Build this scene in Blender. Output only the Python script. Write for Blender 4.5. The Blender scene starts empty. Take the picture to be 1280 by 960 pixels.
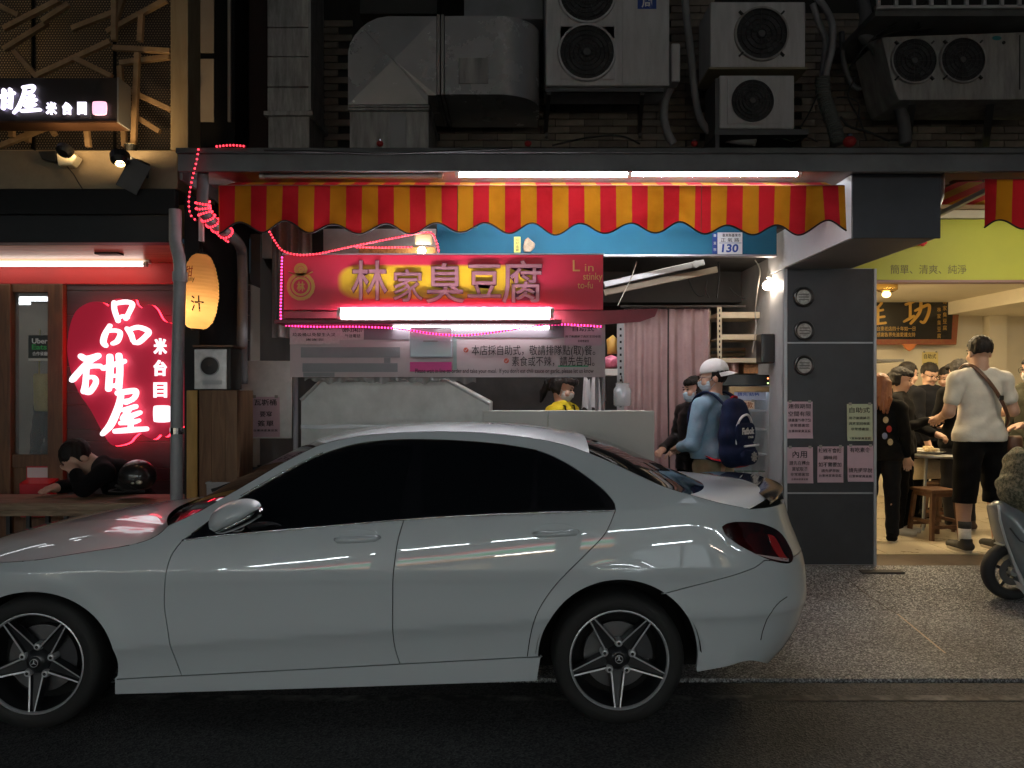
import bpy, bmesh, math, random
import numpy as np
from mathutils import Vector, Matrix

random.seed(7); np.random.seed(7)
scene = bpy.context.scene
COL = scene.collection
R = math.radians

# ------------------------------------------------------------------ camera, sky, light, exposure
F, CX, HY, CH = 1000.0, 640.0, 487.0, 1.65          # focal length in px of a 1280 wide frame, eye height
cam_d = bpy.data.cameras.new('camera'); cam = bpy.data.objects.new('camera', cam_d); COL.objects.link(cam)
cam.location = (0, 0, CH); cam.rotation_euler = (R(90), 0, 0)
cam_d.sensor_width = 36; cam_d.lens = 36 * F / 1280; cam_d.shift_y = (HY - 480) / 1280
cam_d.clip_start = 0.05; cam_d.clip_end = 2000
scene.camera = cam
world = bpy.data.worlds.new('World'); scene.world = world; world.use_nodes = True
wn = world.node_tree
sky = wn.nodes.new('ShaderNodeTexSky'); sky.sky_type = 'NISHITA'; sky.sun_disc = False
sky.sun_elevation = R(28); sky.sun_rotation = R(160)
bg = wn.nodes['Background']; bg.inputs['Strength'].default_value = 0.0034
wn.links.new(sky.outputs[0], bg.inputs[0])
sun_d = bpy.data.lights.new('moon', 'SUN'); sun_d.energy = 0.02; sun_d.angle = R(6); sun_d.color = (0.85, 0.9, 1.0)
sun = bpy.data.objects.new('moon', sun_d); COL.objects.link(sun); sun.rotation_euler = (R(50), 0, R(20)); sun.location = (0, -20, 20)
vs = scene.view_settings
vs.view_transform = 'Standard'; vs.look = 'None'; vs.exposure = 0.0; vs.gamma = 1.0; vs.use_curve_mapping = False
scene.render.engine = 'CYCLES'
scene.cycles.use_denoising = True; scene.cycles.use_adaptive_sampling = True; scene.cycles.adaptive_threshold = 0.02
scene.cycles.max_bounces = 8; scene.cycles.diffuse_bounces = 4; scene.cycles.glossy_bounces = 4
scene.cycles.transmission_bounces = 6; scene.cycles.transparent_max_bounces = 12
scene.cycles.sample_clamp_indirect = 3.0; scene.cycles.caustics_reflective = False; scene.cycles.caustics_refractive = False

def P(px, py, d): return Vector(((px - CX) / F * d, d, CH + (HY - py) / F * d))
def WX(px, d): return (px - CX) / F * d
def WZ(py, d): return CH + (HY - py) / F * d

# ------------------------------------------------------------------ materials
MATS = {}
def _bsdf(name):
    m = bpy.data.materials.new(name); m.use_nodes = True
    return m, m.node_tree, m.node_tree.nodes['Principled BSDF']
def mat(name, col=None, rough=0.6, metal=0.0, var=0.0, scale=6.0, bump=0.0, bscale=60.0, spec=0.5, coat=0.0, sheen=0.0, stretch=None, col2=None, thr=None, alpha=1.0):
    """procedural surface: a base colour broken up by two octaves of noise, fine relief, uneven gloss"""
    if name in MATS: return MATS[name]
    m, nt, b = _bsdf(name); N = nt.nodes; L = nt.links
    c = tuple(col) + (1,)
    b.inputs['Roughness'].default_value = rough; b.inputs['Metallic'].default_value = metal
    b.inputs['Specular IOR Level'].default_value = spec; b.inputs['Coat Weight'].default_value = coat
    b.inputs['Coat Roughness'].default_value = 0.04
    b.inputs['Sheen Weight'].default_value = sheen; b.inputs['Alpha'].default_value = alpha
    b.inputs['Base Color'].default_value = c
    tc = N.new('ShaderNodeTexCoord'); vec = tc.outputs['Object']
    if stretch:
        mp = N.new('ShaderNodeMapping'); mp.inputs['Scale'].default_value = stretch
        L.new(vec, mp.inputs[0]); vec = mp.outputs[0]
    if var > 0 or col2:
        no = N.new('ShaderNodeTexNoise'); no.inputs['Scale'].default_value = scale; no.inputs['Detail'].default_value = 6; no.inputs['Roughness'].default_value = 0.65
        L.new(vec, no.inputs['Vector'])
        rp = N.new('ShaderNodeValToRGB')
        lo, hi = thr if thr else (0.3, 0.72)
        rp.color_ramp.elements[0].position = lo; rp.color_ramp.elements[1].position = hi
        c2 = tuple(col2) if col2 else tuple(min(1, x * (1 + var)) for x in col)
        c1 = tuple(col) if col2 else tuple(x * (1 - var) for x in col)
        rp.color_ramp.elements[0].color = c1 + (1,); rp.color_ramp.elements[1].color = c2 + (1,)
        L.new(no.outputs['Fac'], rp.inputs[0]); L.new(rp.outputs[0], b.inputs['Base Color'])
        mr = N.new('ShaderNodeMapRange'); mr.inputs['To Min'].default_value = max(0.02, rough * 0.8); mr.inputs['To Max'].default_value = min(1, rough * 1.25)
        L.new(no.outputs['Fac'], mr.inputs[0]); L.new(mr.outputs[0], b.inputs['Roughness'])
    if bump > 0:
        n2 = N.new('ShaderNodeTexNoise'); n2.inputs['Scale'].default_value = bscale; n2.inputs['Detail'].default_value = 5
        L.new(vec, n2.inputs['Vector'])
        bp = N.new('ShaderNodeBump'); bp.inputs['Strength'].default_value = min(1.0, bump); bp.inputs['Distance'].default_value = 0.01
        L.new(n2.outputs['Fac'], bp.inputs['Height']); L.new(bp.outputs[0], b.inputs['Normal'])
    MATS[name] = m
    return m
def glow(name, col, strength, base=None):
    """something that gives off light itself"""
    if name in MATS: return MATS[name]
    m, nt, b = _bsdf(name)
    b.inputs['Base Color'].default_value = tuple(base or col) + (1,)
    b.inputs['Emission Color'].default_value = tuple(col) + (1,)
    b.inputs['Emission Strength'].default_value = strength
    if 'led' in name or 'tiny' in name: m.cycles.emission_sampling = 'NONE'
    MATS[name] = m
    return m
def wood(name, c1, c2, rough=0.5, scale=3.0, stretch=(1, 1, 12), bump=0.15, coat=0.0):
    if name in MATS: return MATS[name]
    m, nt, b = _bsdf(name); N = nt.nodes; L = nt.links
    tc = N.new('ShaderNodeTexCoord'); mp = N.new('ShaderNodeMapping'); mp.inputs['Scale'].default_value = stretch
    L.new(tc.outputs['Object'], mp.inputs[0])
    n1 = N.new('ShaderNodeTexNoise'); n1.inputs['Scale'].default_value = scale; n1.inputs['Detail'].default_value = 8; n1.inputs['Distortion'].default_value = 1.2
    L.new(mp.outputs[0], n1.inputs['Vector'])
    rp = N.new('ShaderNodeValToRGB'); rp.color_ramp.elements[0].color = tuple(c1) + (1,); rp.color_ramp.elements[1].color = tuple(c2) + (1,)
    rp.color_ramp.elements[0].position = 0.32; rp.color_ramp.elements[1].position = 0.68
    L.new(n1.outputs['Fac'], rp.inputs[0]); L.new(rp.outputs[0], b.inputs['Base Color'])
    b.inputs['Roughness'].default_value = rough; b.inputs['Coat Weight'].default_value = coat
    bp = N.new('ShaderNodeBump'); bp.inputs['Strength'].default_value = bump; bp.inputs['Distance'].default_value = 0.006
    L.new(n1.outputs['Fac'], bp.inputs['Height']); L.new(bp.outputs[0], b.inputs['Normal'])
    MATS[name] = m
    return m
def glassm(name, col=(0.8, 0.85, 0.85), rough=0.02, alpha=0.12):
    """clear pane: thin, mostly see-through, with a mirror sheen"""
    if name in MATS: return MATS[name]
    m, nt, b = _bsdf(name)
    b.inputs['Base Color'].default_value = tuple(col) + (1,); b.inputs['Roughness'].default_value = rough
    b.inputs['Alpha'].default_value = alpha; b.inputs['Specular IOR Level'].default_value = 0.8
    MATS[name] = m
    return m
def cloth(name, c1, c2=None, trans=0.0, rough=0.85, scale=40, bump=0.25):
    """woven fabric, optionally letting light through"""
    if name in MATS: return MATS[name]
    m = mat(name, c1, rough=rough, col2=c2 or tuple(x * 1.25 for x in c1), scale=scale, bump=bump, bscale=scale * 3, spec=0.06, sheen=0.02)
    if trans > 0:
        nt = m.node_tree; N = nt.nodes; L = nt.links; b = N['Principled BSDF']; out = N['Material Output']
        t = N.new('ShaderNodeBsdfTranslucent'); mx = N.new('ShaderNodeMixShader'); mx.inputs[0].default_value = trans
        src = b.inputs['Base Color'].links[0].from_socket
        L.new(src, t.inputs['Color']); L.new(b.outputs[0], mx.inputs[1]); L.new(t.outputs[0], mx.inputs[2]); L.new(mx.outputs[0], out.inputs['Surface'])
    return m

# ------------------------------------------------------------------ mesh building
class MB:
    def __init__(self): self.v = []; self.f = []
    def add(self, vs_, fs_):
        n = len(self.v); self.v += [tuple(p) for p in vs_]; self.f += [tuple(i + n for i in q) for q in fs_]; return self
    def box(self, x0, x1, y0, y1, z0, z1):
        if x0 > x1: x0, x1 = x1, x0
        if y0 > y1: y0, y1 = y1, y0
        if z0 > z1: z0, z1 = z1, z0
        return self.add([(x0,y0,z0),(x1,y0,z0),(x1,y1,z0),(x0,y1,z0),(x0,y0,z1),(x1,y0,z1),(x1,y1,z1),(x0,y1,z1)],
                        [(0,3,2,1),(4,5,6,7),(0,1,5,4),(1,2,6,5),(2,3,7,6),(3,0,4,7)])
    def bar(self, a, b, w, h, up=(0, 0, 1)):
        """square bar from a to b"""
        a = Vector(a); b = Vector(b); t = (b - a).normalized(); u = Vector(up)
        if abs(t.dot(u)) > 0.98: u = Vector((1, 0, 0))
        s = t.cross(u).normalized() * (w / 2); q = s.cross(t).normalized() * (h / 2)
        vs_ = [p + k * s + l * q for p in (a, b) for k, l in ((-1,-1),(1,-1),(1,1),(-1,1))]
        return self.add(vs_, [(0,1,2,3),(7,6,5,4),(0,4,5,1),(1,5,6,2),(2,6,7,3),(3,7,4,0)])
    def prism(self, pts, y0, y1):
        """outline in x,z (counter-clockwise seen from the camera), from y0 (front) to y1"""
        n = len(pts); a = sum(pts[i][0]*pts[(i+1)%n][1]-pts[(i+1)%n][0]*pts[i][1] for i in range(n))
        if a < 0: pts = pts[::-1]
        return self.add([(p[0], y0, p[1]) for p in pts] + [(p[0], y1, p[1]) for p in pts],
                        [tuple(range(n)), tuple(range(2*n-1, n-1, -1))] + [(i, i+n, (i+1)%n+n, (i+1)%n) for i in range(n)])
    def prism_x(self, pts, x0, x1):
        """outline in y,z from x0 to x1"""
        n = len(pts); a = sum(pts[i][0]*pts[(i+1)%n][1]-pts[(i+1)%n][0]*pts[i][1] for i in range(n))
        if a < 0: pts = pts[::-1]
        if x0 > x1: x0, x1 = x1, x0
        return self.add([(x0, p[0], p[1]) for p in pts] + [(x1, p[0], p[1]) for p in pts],
                        [tuple(range(n-1, -1, -1)), tuple(range(n, 2*n))] + [(i, (i+1)%n, (i+1)%n+n, i+n) for i in range(n)])
    def tube(self, pts, r, n=10, caps=True, flat=1.0):
        pts = [Vector(p) for p in pts]; m = len(pts)
        rs = list(r) if hasattr(r, '__len__') else [r] * m
        T = []
        for i in range(m):
            t = (pts[min(i+1, m-1)] - pts[max(i-1, 0)]); T.append(t.normalized() if t.length > 1e-9 else Vector((0,0,1)))
        up = Vector((0,0,1)) if abs(T[0].z) < 0.9 else Vector((0,1,0))
        s = T[0].cross(up).normalized(); vs_ = []
        for i in range(m):
            s = (s - T[i] * s.dot(T[i])).normalized(); q = T[i].cross(s)
            for k in range(n):
                a = 2*math.pi*k/n; vs_.append(pts[i] + s*(math.cos(a)*rs[i]) + q*(math.sin(a)*rs[i]*flat))
        fs_ = [(i*n+k, i*n+(k+1)%n, (i+1)*n+(k+1)%n, (i+1)*n+k) for i in range(m-1) for k in range(n)]
        if caps: fs_ += [tuple(range(n-1, -1, -1)), tuple(range((m-1)*n, m*n))]
        return self.add(vs_, fs_)
    def lathe(self, prof, n=24, axis='z', c=(0, 0, 0), cap=True):
        """prof: (radius, height) pairs along the axis"""
        vs_ = []; c = Vector(c)
        for r, h in prof:
            for k in range(n):
                a = 2*math.pi*k/n; x, y = r*math.cos(a), r*math.sin(a)
                vs_.append(c + (Vector((x, y, h)) if axis == 'z' else Vector((x, h, -y)) if axis == 'y' else Vector((h, x, y))))
        m = len(prof)
        fs_ = [(i*n+k, i*n+(k+1)%n, (i+1)*n+(k+1)%n, (i+1)*n+k) for i in range(m-1) for k in range(n)]
        if cap: fs_ += [tuple(range(n-1, -1, -1)), tuple(range((m-1)*n, m*n))]
        return self.add(vs_, fs_)
    def disc(self, c, r, n=32, th=0.004):
        """round plate facing the camera"""
        return self.lathe([(r, 0), (r, th)], n, 'y', c)
    def pillow(self, pts, y0, y1, n=6, p=0.5, back=0.35):
        """rounded cushion with the given x,z outline, bulging from y1 (back) to y0 (front)"""
        cx = sum(q[0] for q in pts)/len(pts); cz = sum(q[1] for q in pts)/len(pts); k = len(pts)
        a = sum(pts[i][0]*pts[(i+1)%k][1]-pts[(i+1)%k][0]*pts[i][1] for i in range(k))
        if a < 0: pts = pts[::-1]
        rings = []
        for i in range(n+1):
            t = i/n; s = (1-(1-t)**2)**p if i else 0.02
            rings.append((y0 + (y1-y0)*(1-back)*t, s))
        for i in range(1, n+1):
            t = i/n; rings.append((y1-(y1-y0)*back*(1-t), max(0.02, (1-t*t)**0.5)))
        vs_ = [(cx+(q[0]-cx)*s, y, cz+(q[1]-cz)*s) for y, s in rings for q in pts]
        m = len(rings)
        fs_ = [(i*k+j, (i+1)*k+j, (i+1)*k+(j+1)%k, i*k+(j+1)%k) for i in range(m-1) for j in range(k)]
        fs_ += [tuple(range(k)), tuple(range(m*k-1, (m-1)*k-1, -1))]
        return self.add(vs_, fs_)
    def sphere(self, c, r, nu=16, nv=10):
        rx, ry, rz = r if hasattr(r, '__len__') else (r, r, r)
        prof = [(math.sin(math.pi*i/nv), -math.cos(math.pi*i/nv)) for i in range(1, nv)]
        vs_ = [(c[0]+rx*a*math.cos(2*math.pi*k/nu), c[1]+ry*a*math.sin(2*math.pi*k/nu), c[2]+rz*h) for a, h in prof for k in range(nu)]
        m = len(prof)
        fs_ = [(i*nu+k, i*nu+(k+1)%nu, (i+1)*nu+(k+1)%nu, (i+1)*nu+k) for i in range(m-1) for k in range(nu)]
        n0 = len(vs_); vs_ += [(c[0], c[1], c[2]-rz), (c[0], c[1], c[2]+rz)]
        fs_ += [(n0, (k+1)%nu, k) for k in range(nu)] + [(n0+1, (m-1)*nu+k, (m-1)*nu+(k+1)%nu) for k in range(nu)]
        return self.add(vs_, fs_)
    def grid(self, fn, nu, nv, flip=False):
        vs_ = [fn(i/nu, j/nv) for i in range(nu+1) for j in range(nv+1)]; w = nv+1
        fs_ = [(i*w+j, (i+1)*w+j, (i+1)*w+j+1, i*w+j+1) for i in range(nu) for j in range(nv)]
        if flip: fs_ = [q[::-1] for q in fs_]
        return self.add(vs_, fs_)
    def mesh(self, name):
        me = bpy.data.meshes.new(name); me.from_pydata(self.v, [], self.f); me.update(); return me

ROOTM = {}
def link(name, data, material=None, parent=None, loc=None, rot=None, scl=None):
    o = bpy.data.objects.new(name, data); COL.objects.link(o)
    if material is not None and data is not None:
        ms = material if isinstance(material, (list, tuple)) else [material]
        if len(data.materials) == 0:
            for m in ms: data.materials.append(m)
    if loc is not None: o.location = loc
    if rot is not None: o.rotation_euler = rot
    if scl is not None: o.scale = scl
    if parent is not None:
        o.parent = parent; o.matrix_parent_inverse = ROOTM.get(parent.name, Matrix.Identity(4)).inverted()
    ROOTM[o.name] = Matrix.LocRotScale(o.location, o.rotation_euler, o.scale) if parent is None else Matrix.Identity(4)
    return o
def tag(o, label=None, cat=None, group=None, kind=None):
    if label: o['label'] = label
    if cat: o['category'] = cat
    if group: o['group'] = group
    if kind: o['kind'] = kind
    return o
def obj(name, mb, material, parent=None, smooth=False, bevel=0.0, label=None, cat=None, group=None, kind=None, seg=2, auto=None, **kw):
    me = mb if isinstance(mb, bpy.types.Mesh) else mb.mesh(name)
    if smooth:
        me.polygons.foreach_set('use_smooth', [True] * len(me.polygons))
        if auto: me.set_sharp_from_angle(angle=R(auto))
    o = link(name, me, material, parent, **kw)
    if bevel > 0:
        bv = o.modifiers.new('bevel', 'BEVEL'); bv.width = bevel; bv.segments = seg; bv.limit_method = 'ANGLE'; bv.angle_limit = R(40)
    return tag(o, label, cat, group, kind)
def thing(name, label, cat, loc=(0, 0, 0), group=None):
    o = link(name, None, loc=loc); o.empty_display_size = 0.1
    return tag(o, label, cat, group)
def struct(name, mb, material, label=None, **kw):
    return obj(name, mb, material, label=label, kind='structure', **kw)

# lettering: a text, converted to a mesh and fitted into a rectangle x0..x1, z0..z1 at depth y (facing the camera)
def text_mesh(s, bold=0.0, extrude=0.01, spacing=1.0):
    cu = bpy.data.curves.new('lettering', 'FONT'); cu.body = s; cu.size = 1.0; cu.extrude = extrude; cu.offset = bold
    cu.resolution_u = 3; cu.space_character = spacing; cu.align_x = 'CENTER'
    to = bpy.data.objects.new('lettering', cu); COL.objects.link(to)
    dg = bpy.context.evaluated_depsgraph_get()
    me = bpy.data.meshes.new_from_object(to.evaluated_get(dg))
    bpy.data.objects.remove(to); bpy.data.curves.remove(cu)
    return me
def text(s, x0, x1, z0, z1, y, material, parent, depth=0.002, bold=0.0, name='lettering', spacing=1.0, shear=0.0, fn=None, **kw):
    me = text_mesh(s, bold, 0.5, spacing); n = len(me.vertices)
    co = np.empty(n * 3); me.vertices.foreach_get('co', co); co = co.reshape(-1, 3)
    lo = co.min(0); hi = co.max(0); sx = (x1-x0)/(hi[0]-lo[0]); sz = (z1-z0)/(hi[1]-lo[1])
    X = x0+(co[:, 0]-lo[0])*sx; Z = z0+(co[:, 1]-lo[1])*sz; Y = y-(co[:, 2]+0.5)*depth
    X = X + shear*(Z-z0)
    out = np.stack([X, Y, Z], 1)
    if fn is not None: out = fn(out)
    me.vertices.foreach_set('co', out.ravel()); me.update()
    return obj(name, me, material, parent, **kw)
def ptext(s, px0, py0, px1, py1, d, material, parent, **kw):
    """the same, the rectangle given where it shows in the picture, standing at depth d"""
    return text(s, WX(px0, d), WX(px1, d), WZ(py1, d), WZ(py0, d), d, material, parent, **kw)
def brush(strokes, y, depth, tf, material, parent, name='character', **kw):
    """hand-brushed character: strokes = lists of (x, z, half-width); tf maps to world x,z"""
    mb = MB()
    for k, st in enumerate(strokes):
        pts = [(tf(a, b), w) for a, b, w in st]; L_, R_ = [], []
        # densify with Catmull-Rom
        den = []
        for i in range(len(pts)-1):
            p0 = pts[max(i-1, 0)]; p1 = pts[i]; p2 = pts[i+1]; p3 = pts[min(i+2, len(pts)-1)]
            for j in range(6):
                t = j/6; h = lambda a, b, c, d_: 0.5*((2*b)+(-a+c)*t+(2*a-5*b+4*c-d_)*t*t+(-a+3*b-3*c+d_)*t**3)
                den.append((h(p0[0][0], p1[0][0], p2[0][0], p3[0][0]), h(p0[0][1], p1[0][1], p2[0][1], p3[0][1]), max(0.001, h(p0[1], p1[1], p2[1], p3[1]))))
        den.append((pts[-1][0][0], pts[-1][0][1], pts[-1][1])); m = len(den)
        sc = abs(tf(1, 0)[0]-tf(0, 0)[0])
        for i in range(m):
            a = den[max(i-1, 0)]; b = den[min(i+1, m-1)]; tx, tz = b[0]-a[0], b[1]-a[1]; l = math.hypot(tx, tz) or 1
            nx, nz = -tz/l, tx/l; w = den[i][2]*sc
            L_.append((den[i][0]+nx*w, den[i][1]+nz*w)); R_.append((den[i][0]-nx*w, den[i][1]-nz*w))
        def cap(c, d0, sgn):
            o = []
            for q in range(1, 6):
                a = math.pi*q/6; o.append(a)
            return o
        # round ends
        def arc(i, dirn):
            x, z, w = den[i]; w *= sc; a = den[max(i-1, 0)]; b = den[min(i+1, m-1)]; th = math.atan2(b[1]-a[1], b[0]-a[0])
            base = th + math.pi/2 if dirn < 0 else th - math.pi/2
            return [(x+w*math.cos(base+math.pi*q/6), z+w*math.sin(base+math.pi*q/6)) for q in range(1, 6)]
        y0 = y-depth-0.0006*k
        vs_ = []; n0 = 0
        for (lx, lz), (rx, rz) in zip(L_, R_): vs_ += [(lx, y0, lz), (rx, y0, rz), (lx, y, lz), (rx, y, rz)]
        fs_ = []
        for i in range(m-1):
            o = i*4
            fs_ += [(o, o+1, o+5, o+4), (o+2, o+6, o+7, o+3), (o, o+4, o+6, o+2), (o+1, o+3, o+7, o+5)]
        for i, dn in ((0, -1), (m-1, 1)):
            ar = arc(i, dn); b0 = len(vs_); vs_ += [(x, y0, z) for x, z in ar] + [(x, y, z) for x, z in ar]; k5 = len(ar)
            l, r_, lb, rb = i*4, i*4+1, i*4+2, i*4+3
            st_, en, stb, enb = (l, r_, lb, rb) if dn < 0 else (r_, l, rb, lb)
            fs_.append(tuple([st_] + [b0+q for q in range(k5)] + [en]))
            ring = [st_] + [b0+q for q in range(k5)] + [en]; ringb = [stb] + [b0+k5+q for q in range(k5)] + [enb]
            fs_ += [(ring[q], ringb[q], ringb[q+1], ring[q+1]) for q in range(len(ring)-1)]
        mb.add(vs_, fs_)
    return obj(name, mb, material, parent, **kw)

# ------------------------------------------------------------------ smooth organic surfaces: distance field + surface nets
def rotm(rx=0, ry=0, rz=0): return np.array(Matrix.Rotation(rz, 3, 'Z') @ Matrix.Rotation(ry, 3, 'Y') @ Matrix.Rotation(rx, 3, 'X'))
class SDF:
    def __init__(self, k=0.02): self.pr = []; self.k = k
    def cap(self, a, b, ra, rb=None, sq=(1, 1, 1), k=None, sub=False):
        self.pr.append(('c', np.array(a, float), np.array(b, float), ra, ra if rb is None else rb, np.array(sq, float), self.k if k is None else k, sub)); return self
    def ell(self, c, r, rot=None, k=None, sub=False):
        self.pr.append(('e', np.array(c, float), np.array(r, float), rot, None, None, self.k if k is None else k, sub)); return self
    def chain(self, pts, rs, **kw):
        for i in range(len(pts)-1): self.cap(pts[i], pts[i+1], rs[i], rs[i+1], **kw)
        return self
    def bounds(self):
        lo = np.full(3, 1e9); hi = -lo
        for p in self.pr:
            if p[7]: continue
            if p[0] == 'c':
                r = max(p[3], p[4]) * np.max(p[5]); lo = np.minimum(lo, np.minimum(p[1], p[2])-r); hi = np.maximum(hi, np.maximum(p[1], p[2])+r)
            else:
                r = np.max(p[2]); lo = np.minimum(lo, p[1]-r); hi = np.maximum(hi, p[1]+r)
        return lo, hi
    def mesh(self, name, h=0.01, post=None, cut=None, smooth=True):
        lo, hi = self.bounds(); lo = lo-3*h; n = np.ceil((hi-lo)/h).astype(int)+4
        ax = [lo[i]+h*np.arange(n[i]) for i in range(3)]
        D = np.full(n, 0.5)
        for p in self.pr:
            k = p[6]; mg = k+4*h
            if p[0] == 'c':
                r = max(p[3], p[4])*np.max(p[5]); bl = np.minimum(p[1], p[2])-r-mg; bh = np.maximum(p[1], p[2])+r+mg
            else:
                r = np.max(p[2]); bl = p[1]-r-mg; bh = p[1]+r+mg
            i0 = np.clip(np.floor((bl-lo)/h).astype(int), 0, n); i1 = np.clip(np.ceil((bh-lo)/h).astype(int)+1, 0, n)
            if np.any(i1 <= i0): continue
            sl = tuple(slice(a, b) for a, b in zip(i0, i1))
            X, Y, Z = np.meshgrid(ax[0][sl[0]], ax[1][sl[1]], ax[2][sl[2]], indexing='ij')
            Q = np.stack([X, Y, Z], -1)
            if p[0] == 'c':
                a, b = p[1]/p[5], p[2]/p[5]; q = Q/p[5]; ab = b-a; l2 = max(1e-9, ab.dot(ab))
                t = np.clip(((q-a)@ab)/l2, 0, 1); d = np.linalg.norm(q-a-t[..., None]*ab, axis=-1)-(p[3]+(p[4]-p[3])*t)
            else:
                q = Q-p[1]
                if p[3] is not None: q = q@p[3]
                qs = q/p[2]; l = np.linalg.norm(qs, axis=-1); l2 = np.linalg.norm(qs/p[2], axis=-1)+1e-9
                d = l*(l-1)/l2
            cur = D[sl]
            if p[7]:
                e = np.clip(0.5+0.5*(cur+d)/max(k, 1e-6), 0, 1) if False else None
                D[sl] = np.maximum(cur, -d) if k < 1e-5 else -(np.minimum(-cur, d)-np.maximum(k-np.abs(-cur-d), 0)**2/(4*k))
            elif k > 1e-5:
                D[sl] = np.minimum(cur, d)-np.maximum(k-np.abs(cur-d), 0)**2/(4*k)
            else: D[sl] = np.minimum(cur, d)
        if post is not None or cut is not None:
            X, Y, Z = np.meshgrid(*ax, indexing='ij')
            if post is not None: D = D+post(X, Y, Z)
            if cut is not None: D = np.maximum(D, cut(X, Y, Z))
        ins = D < 0
        c = np.zeros(np.array(n)-1, dtype=int)
        for a in (0, 1):
            for b in (0, 1):
                for e in (0, 1): c += ins[a:n[0]-1+a, b:n[1]-1+b, e:n[2]-1+e]
        act = (c > 0) & (c < 8); idx = -np.ones(act.shape, int); cells = np.argwhere(act); idx[act] = np.arange(len(cells))
        acc = np.zeros((len(cells), 3)); cnt = np.zeros(len(cells))
        for axn in range(3):
            o1, o2 = [k_ for k_ in range(3) if k_ != axn]
            for a in (0, 1):
                for b in (0, 1):
                    s0 = np.zeros(3, int); s0[o1] = a; s0[o2] = b; s1 = s0.copy(); s1[axn] = 1
                    g0 = cells+s0; g1 = cells+s1
                    d0 = D[g0[:, 0], g0[:, 1], g0[:, 2]]; d1 = D[g1[:, 0], g1[:, 1], g1[:, 2]]
                    mk = (d0 < 0) != (d1 < 0); t = np.where(mk, d0/np.where(mk, d0-d1, 1), 0)
                    pt = s0+np.outer(t, (s1-s0)); acc += pt*mk[:, None]; cnt += mk
        V = lo+h*(cells+acc/np.maximum(cnt, 1)[:, None]); Fc = []
        for axn in range(3):
            o1, o2 = [(1, 2), (2, 0), (0, 1)][axn]
            a = [slice(None)]*3; b = [slice(None)]*3; a[axn] = slice(0, -1); b[axn] = slice(1, None)
            e = ins[tuple(a)] != ins[tuple(b)]; g = np.argwhere(e)
            g = g[(g[:, o1] > 0) & (g[:, o2] > 0) & (g[:, o1] < n[o1]-1) & (g[:, o2] < n[o2]-1)]
            if not len(g): continue
            fl = ins[g[:, 0], g[:, 1], g[:, 2]]
            def cell(d1, d2):
                q = g.copy(); q[:, o1] -= d1; q[:, o2] -= d2; return idx[q[:, 0], q[:, 1], q[:, 2]]
            quad = np.stack([cell(1, 1), cell(0, 1), cell(0, 0), cell(1, 0)], 1)
            quad[~fl] = quad[~fl][:, ::-1]; Fc.append(quad[(quad >= 0).all(1)])
        Fc = np.concatenate(Fc)
        me = bpy.data.meshes.new(name); me.vertices.add(len(V)); me.vertices.foreach_set('co', V.ravel())
        me.loops.add(Fc.size); me.polygons.add(len(Fc)); me.loops.foreach_set('vertex_index', Fc.ravel())
        me.polygons.foreach_set('loop_start', np.arange(0, Fc.size, 4)); me.polygons.foreach_set('loop_total', np.full(len(Fc), 4))
        me.polygons.foreach_set('use_smooth', np.full(len(Fc), smooth)); me.update(calc_edges=True); me.validate()
        return me
# ================================================================== ground
def pbox(mb, x0, y0, x1, y1, d, th): return mb.box(WX(x0, d), WX(x1, d), d, d+th, WZ(y1, d), WZ(y0, d))
def pb(x0, y0, x1, y1, d, th): return pbox(MB(), x0, y0, x1, y1, d, th)
def ppoly(pts, d): return [(WX(x, d), WZ(y, d)) for x, y in pts]

def asphalt_mat():
    m, nt, b = _bsdf('asphalt'); N = nt.nodes; L = nt.links
    tc = N.new('ShaderNodeTexCoord')
    v = N.new('ShaderNodeTexVoronoi'); v.inputs['Scale'].default_value = 105; L.new(tc.outputs['Object'], v.inputs['Vector'])
    n = N.new('ShaderNodeTexNoise'); n.inputs['Scale'].default_value = 1.3; n.inputs['Detail'].default_value = 7; L.new(tc.outputs['Object'], n.inputs['Vector'])
    r1 = N.new('ShaderNodeValToRGB'); r1.color_ramp.elements[0].color = (.028, .028, .030, 1); r1.color_ramp.elements[1].color = (.15, .148, .145, 1)
    r1.color_ramp.elements[0].position = .2; r1.color_ramp.elements[1].position = .9
    L.new(v.outputs['Color'], r1.inputs[0])
    mx = N.new('ShaderNodeMix'); mx.data_type = 'RGBA'; mx.blend_type = 'MULTIPLY'; mx.inputs[0].default_value = .8
    r2 = N.new('ShaderNodeValToRGB'); r2.color_ramp.elements[0].color = (.45, .45, .45, 1); r2.color_ramp.elements[1].color = (1, 1, 1, 1); r2.color_ramp.elements[0].position = .3; r2.color_ramp.elements[1].position = .7
    L.new(n.outputs['Fac'], r2.inputs[0]); L.new(r1.outputs[0], mx.inputs[6]); L.new(r2.outputs[0], mx.inputs[7]); L.new(mx.outputs[2], b.inputs['Base Color'])
    bp = N.new('ShaderNodeBump'); bp.inputs['Strength'].default_value = .7; bp.inputs['Distance'].default_value = .006
    L.new(v.outputs['Distance'], bp.inputs['Height']); L.new(bp.outputs[0], b.inputs['Normal'])
    b.inputs['Roughness'].default_value = .72
    return m
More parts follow.
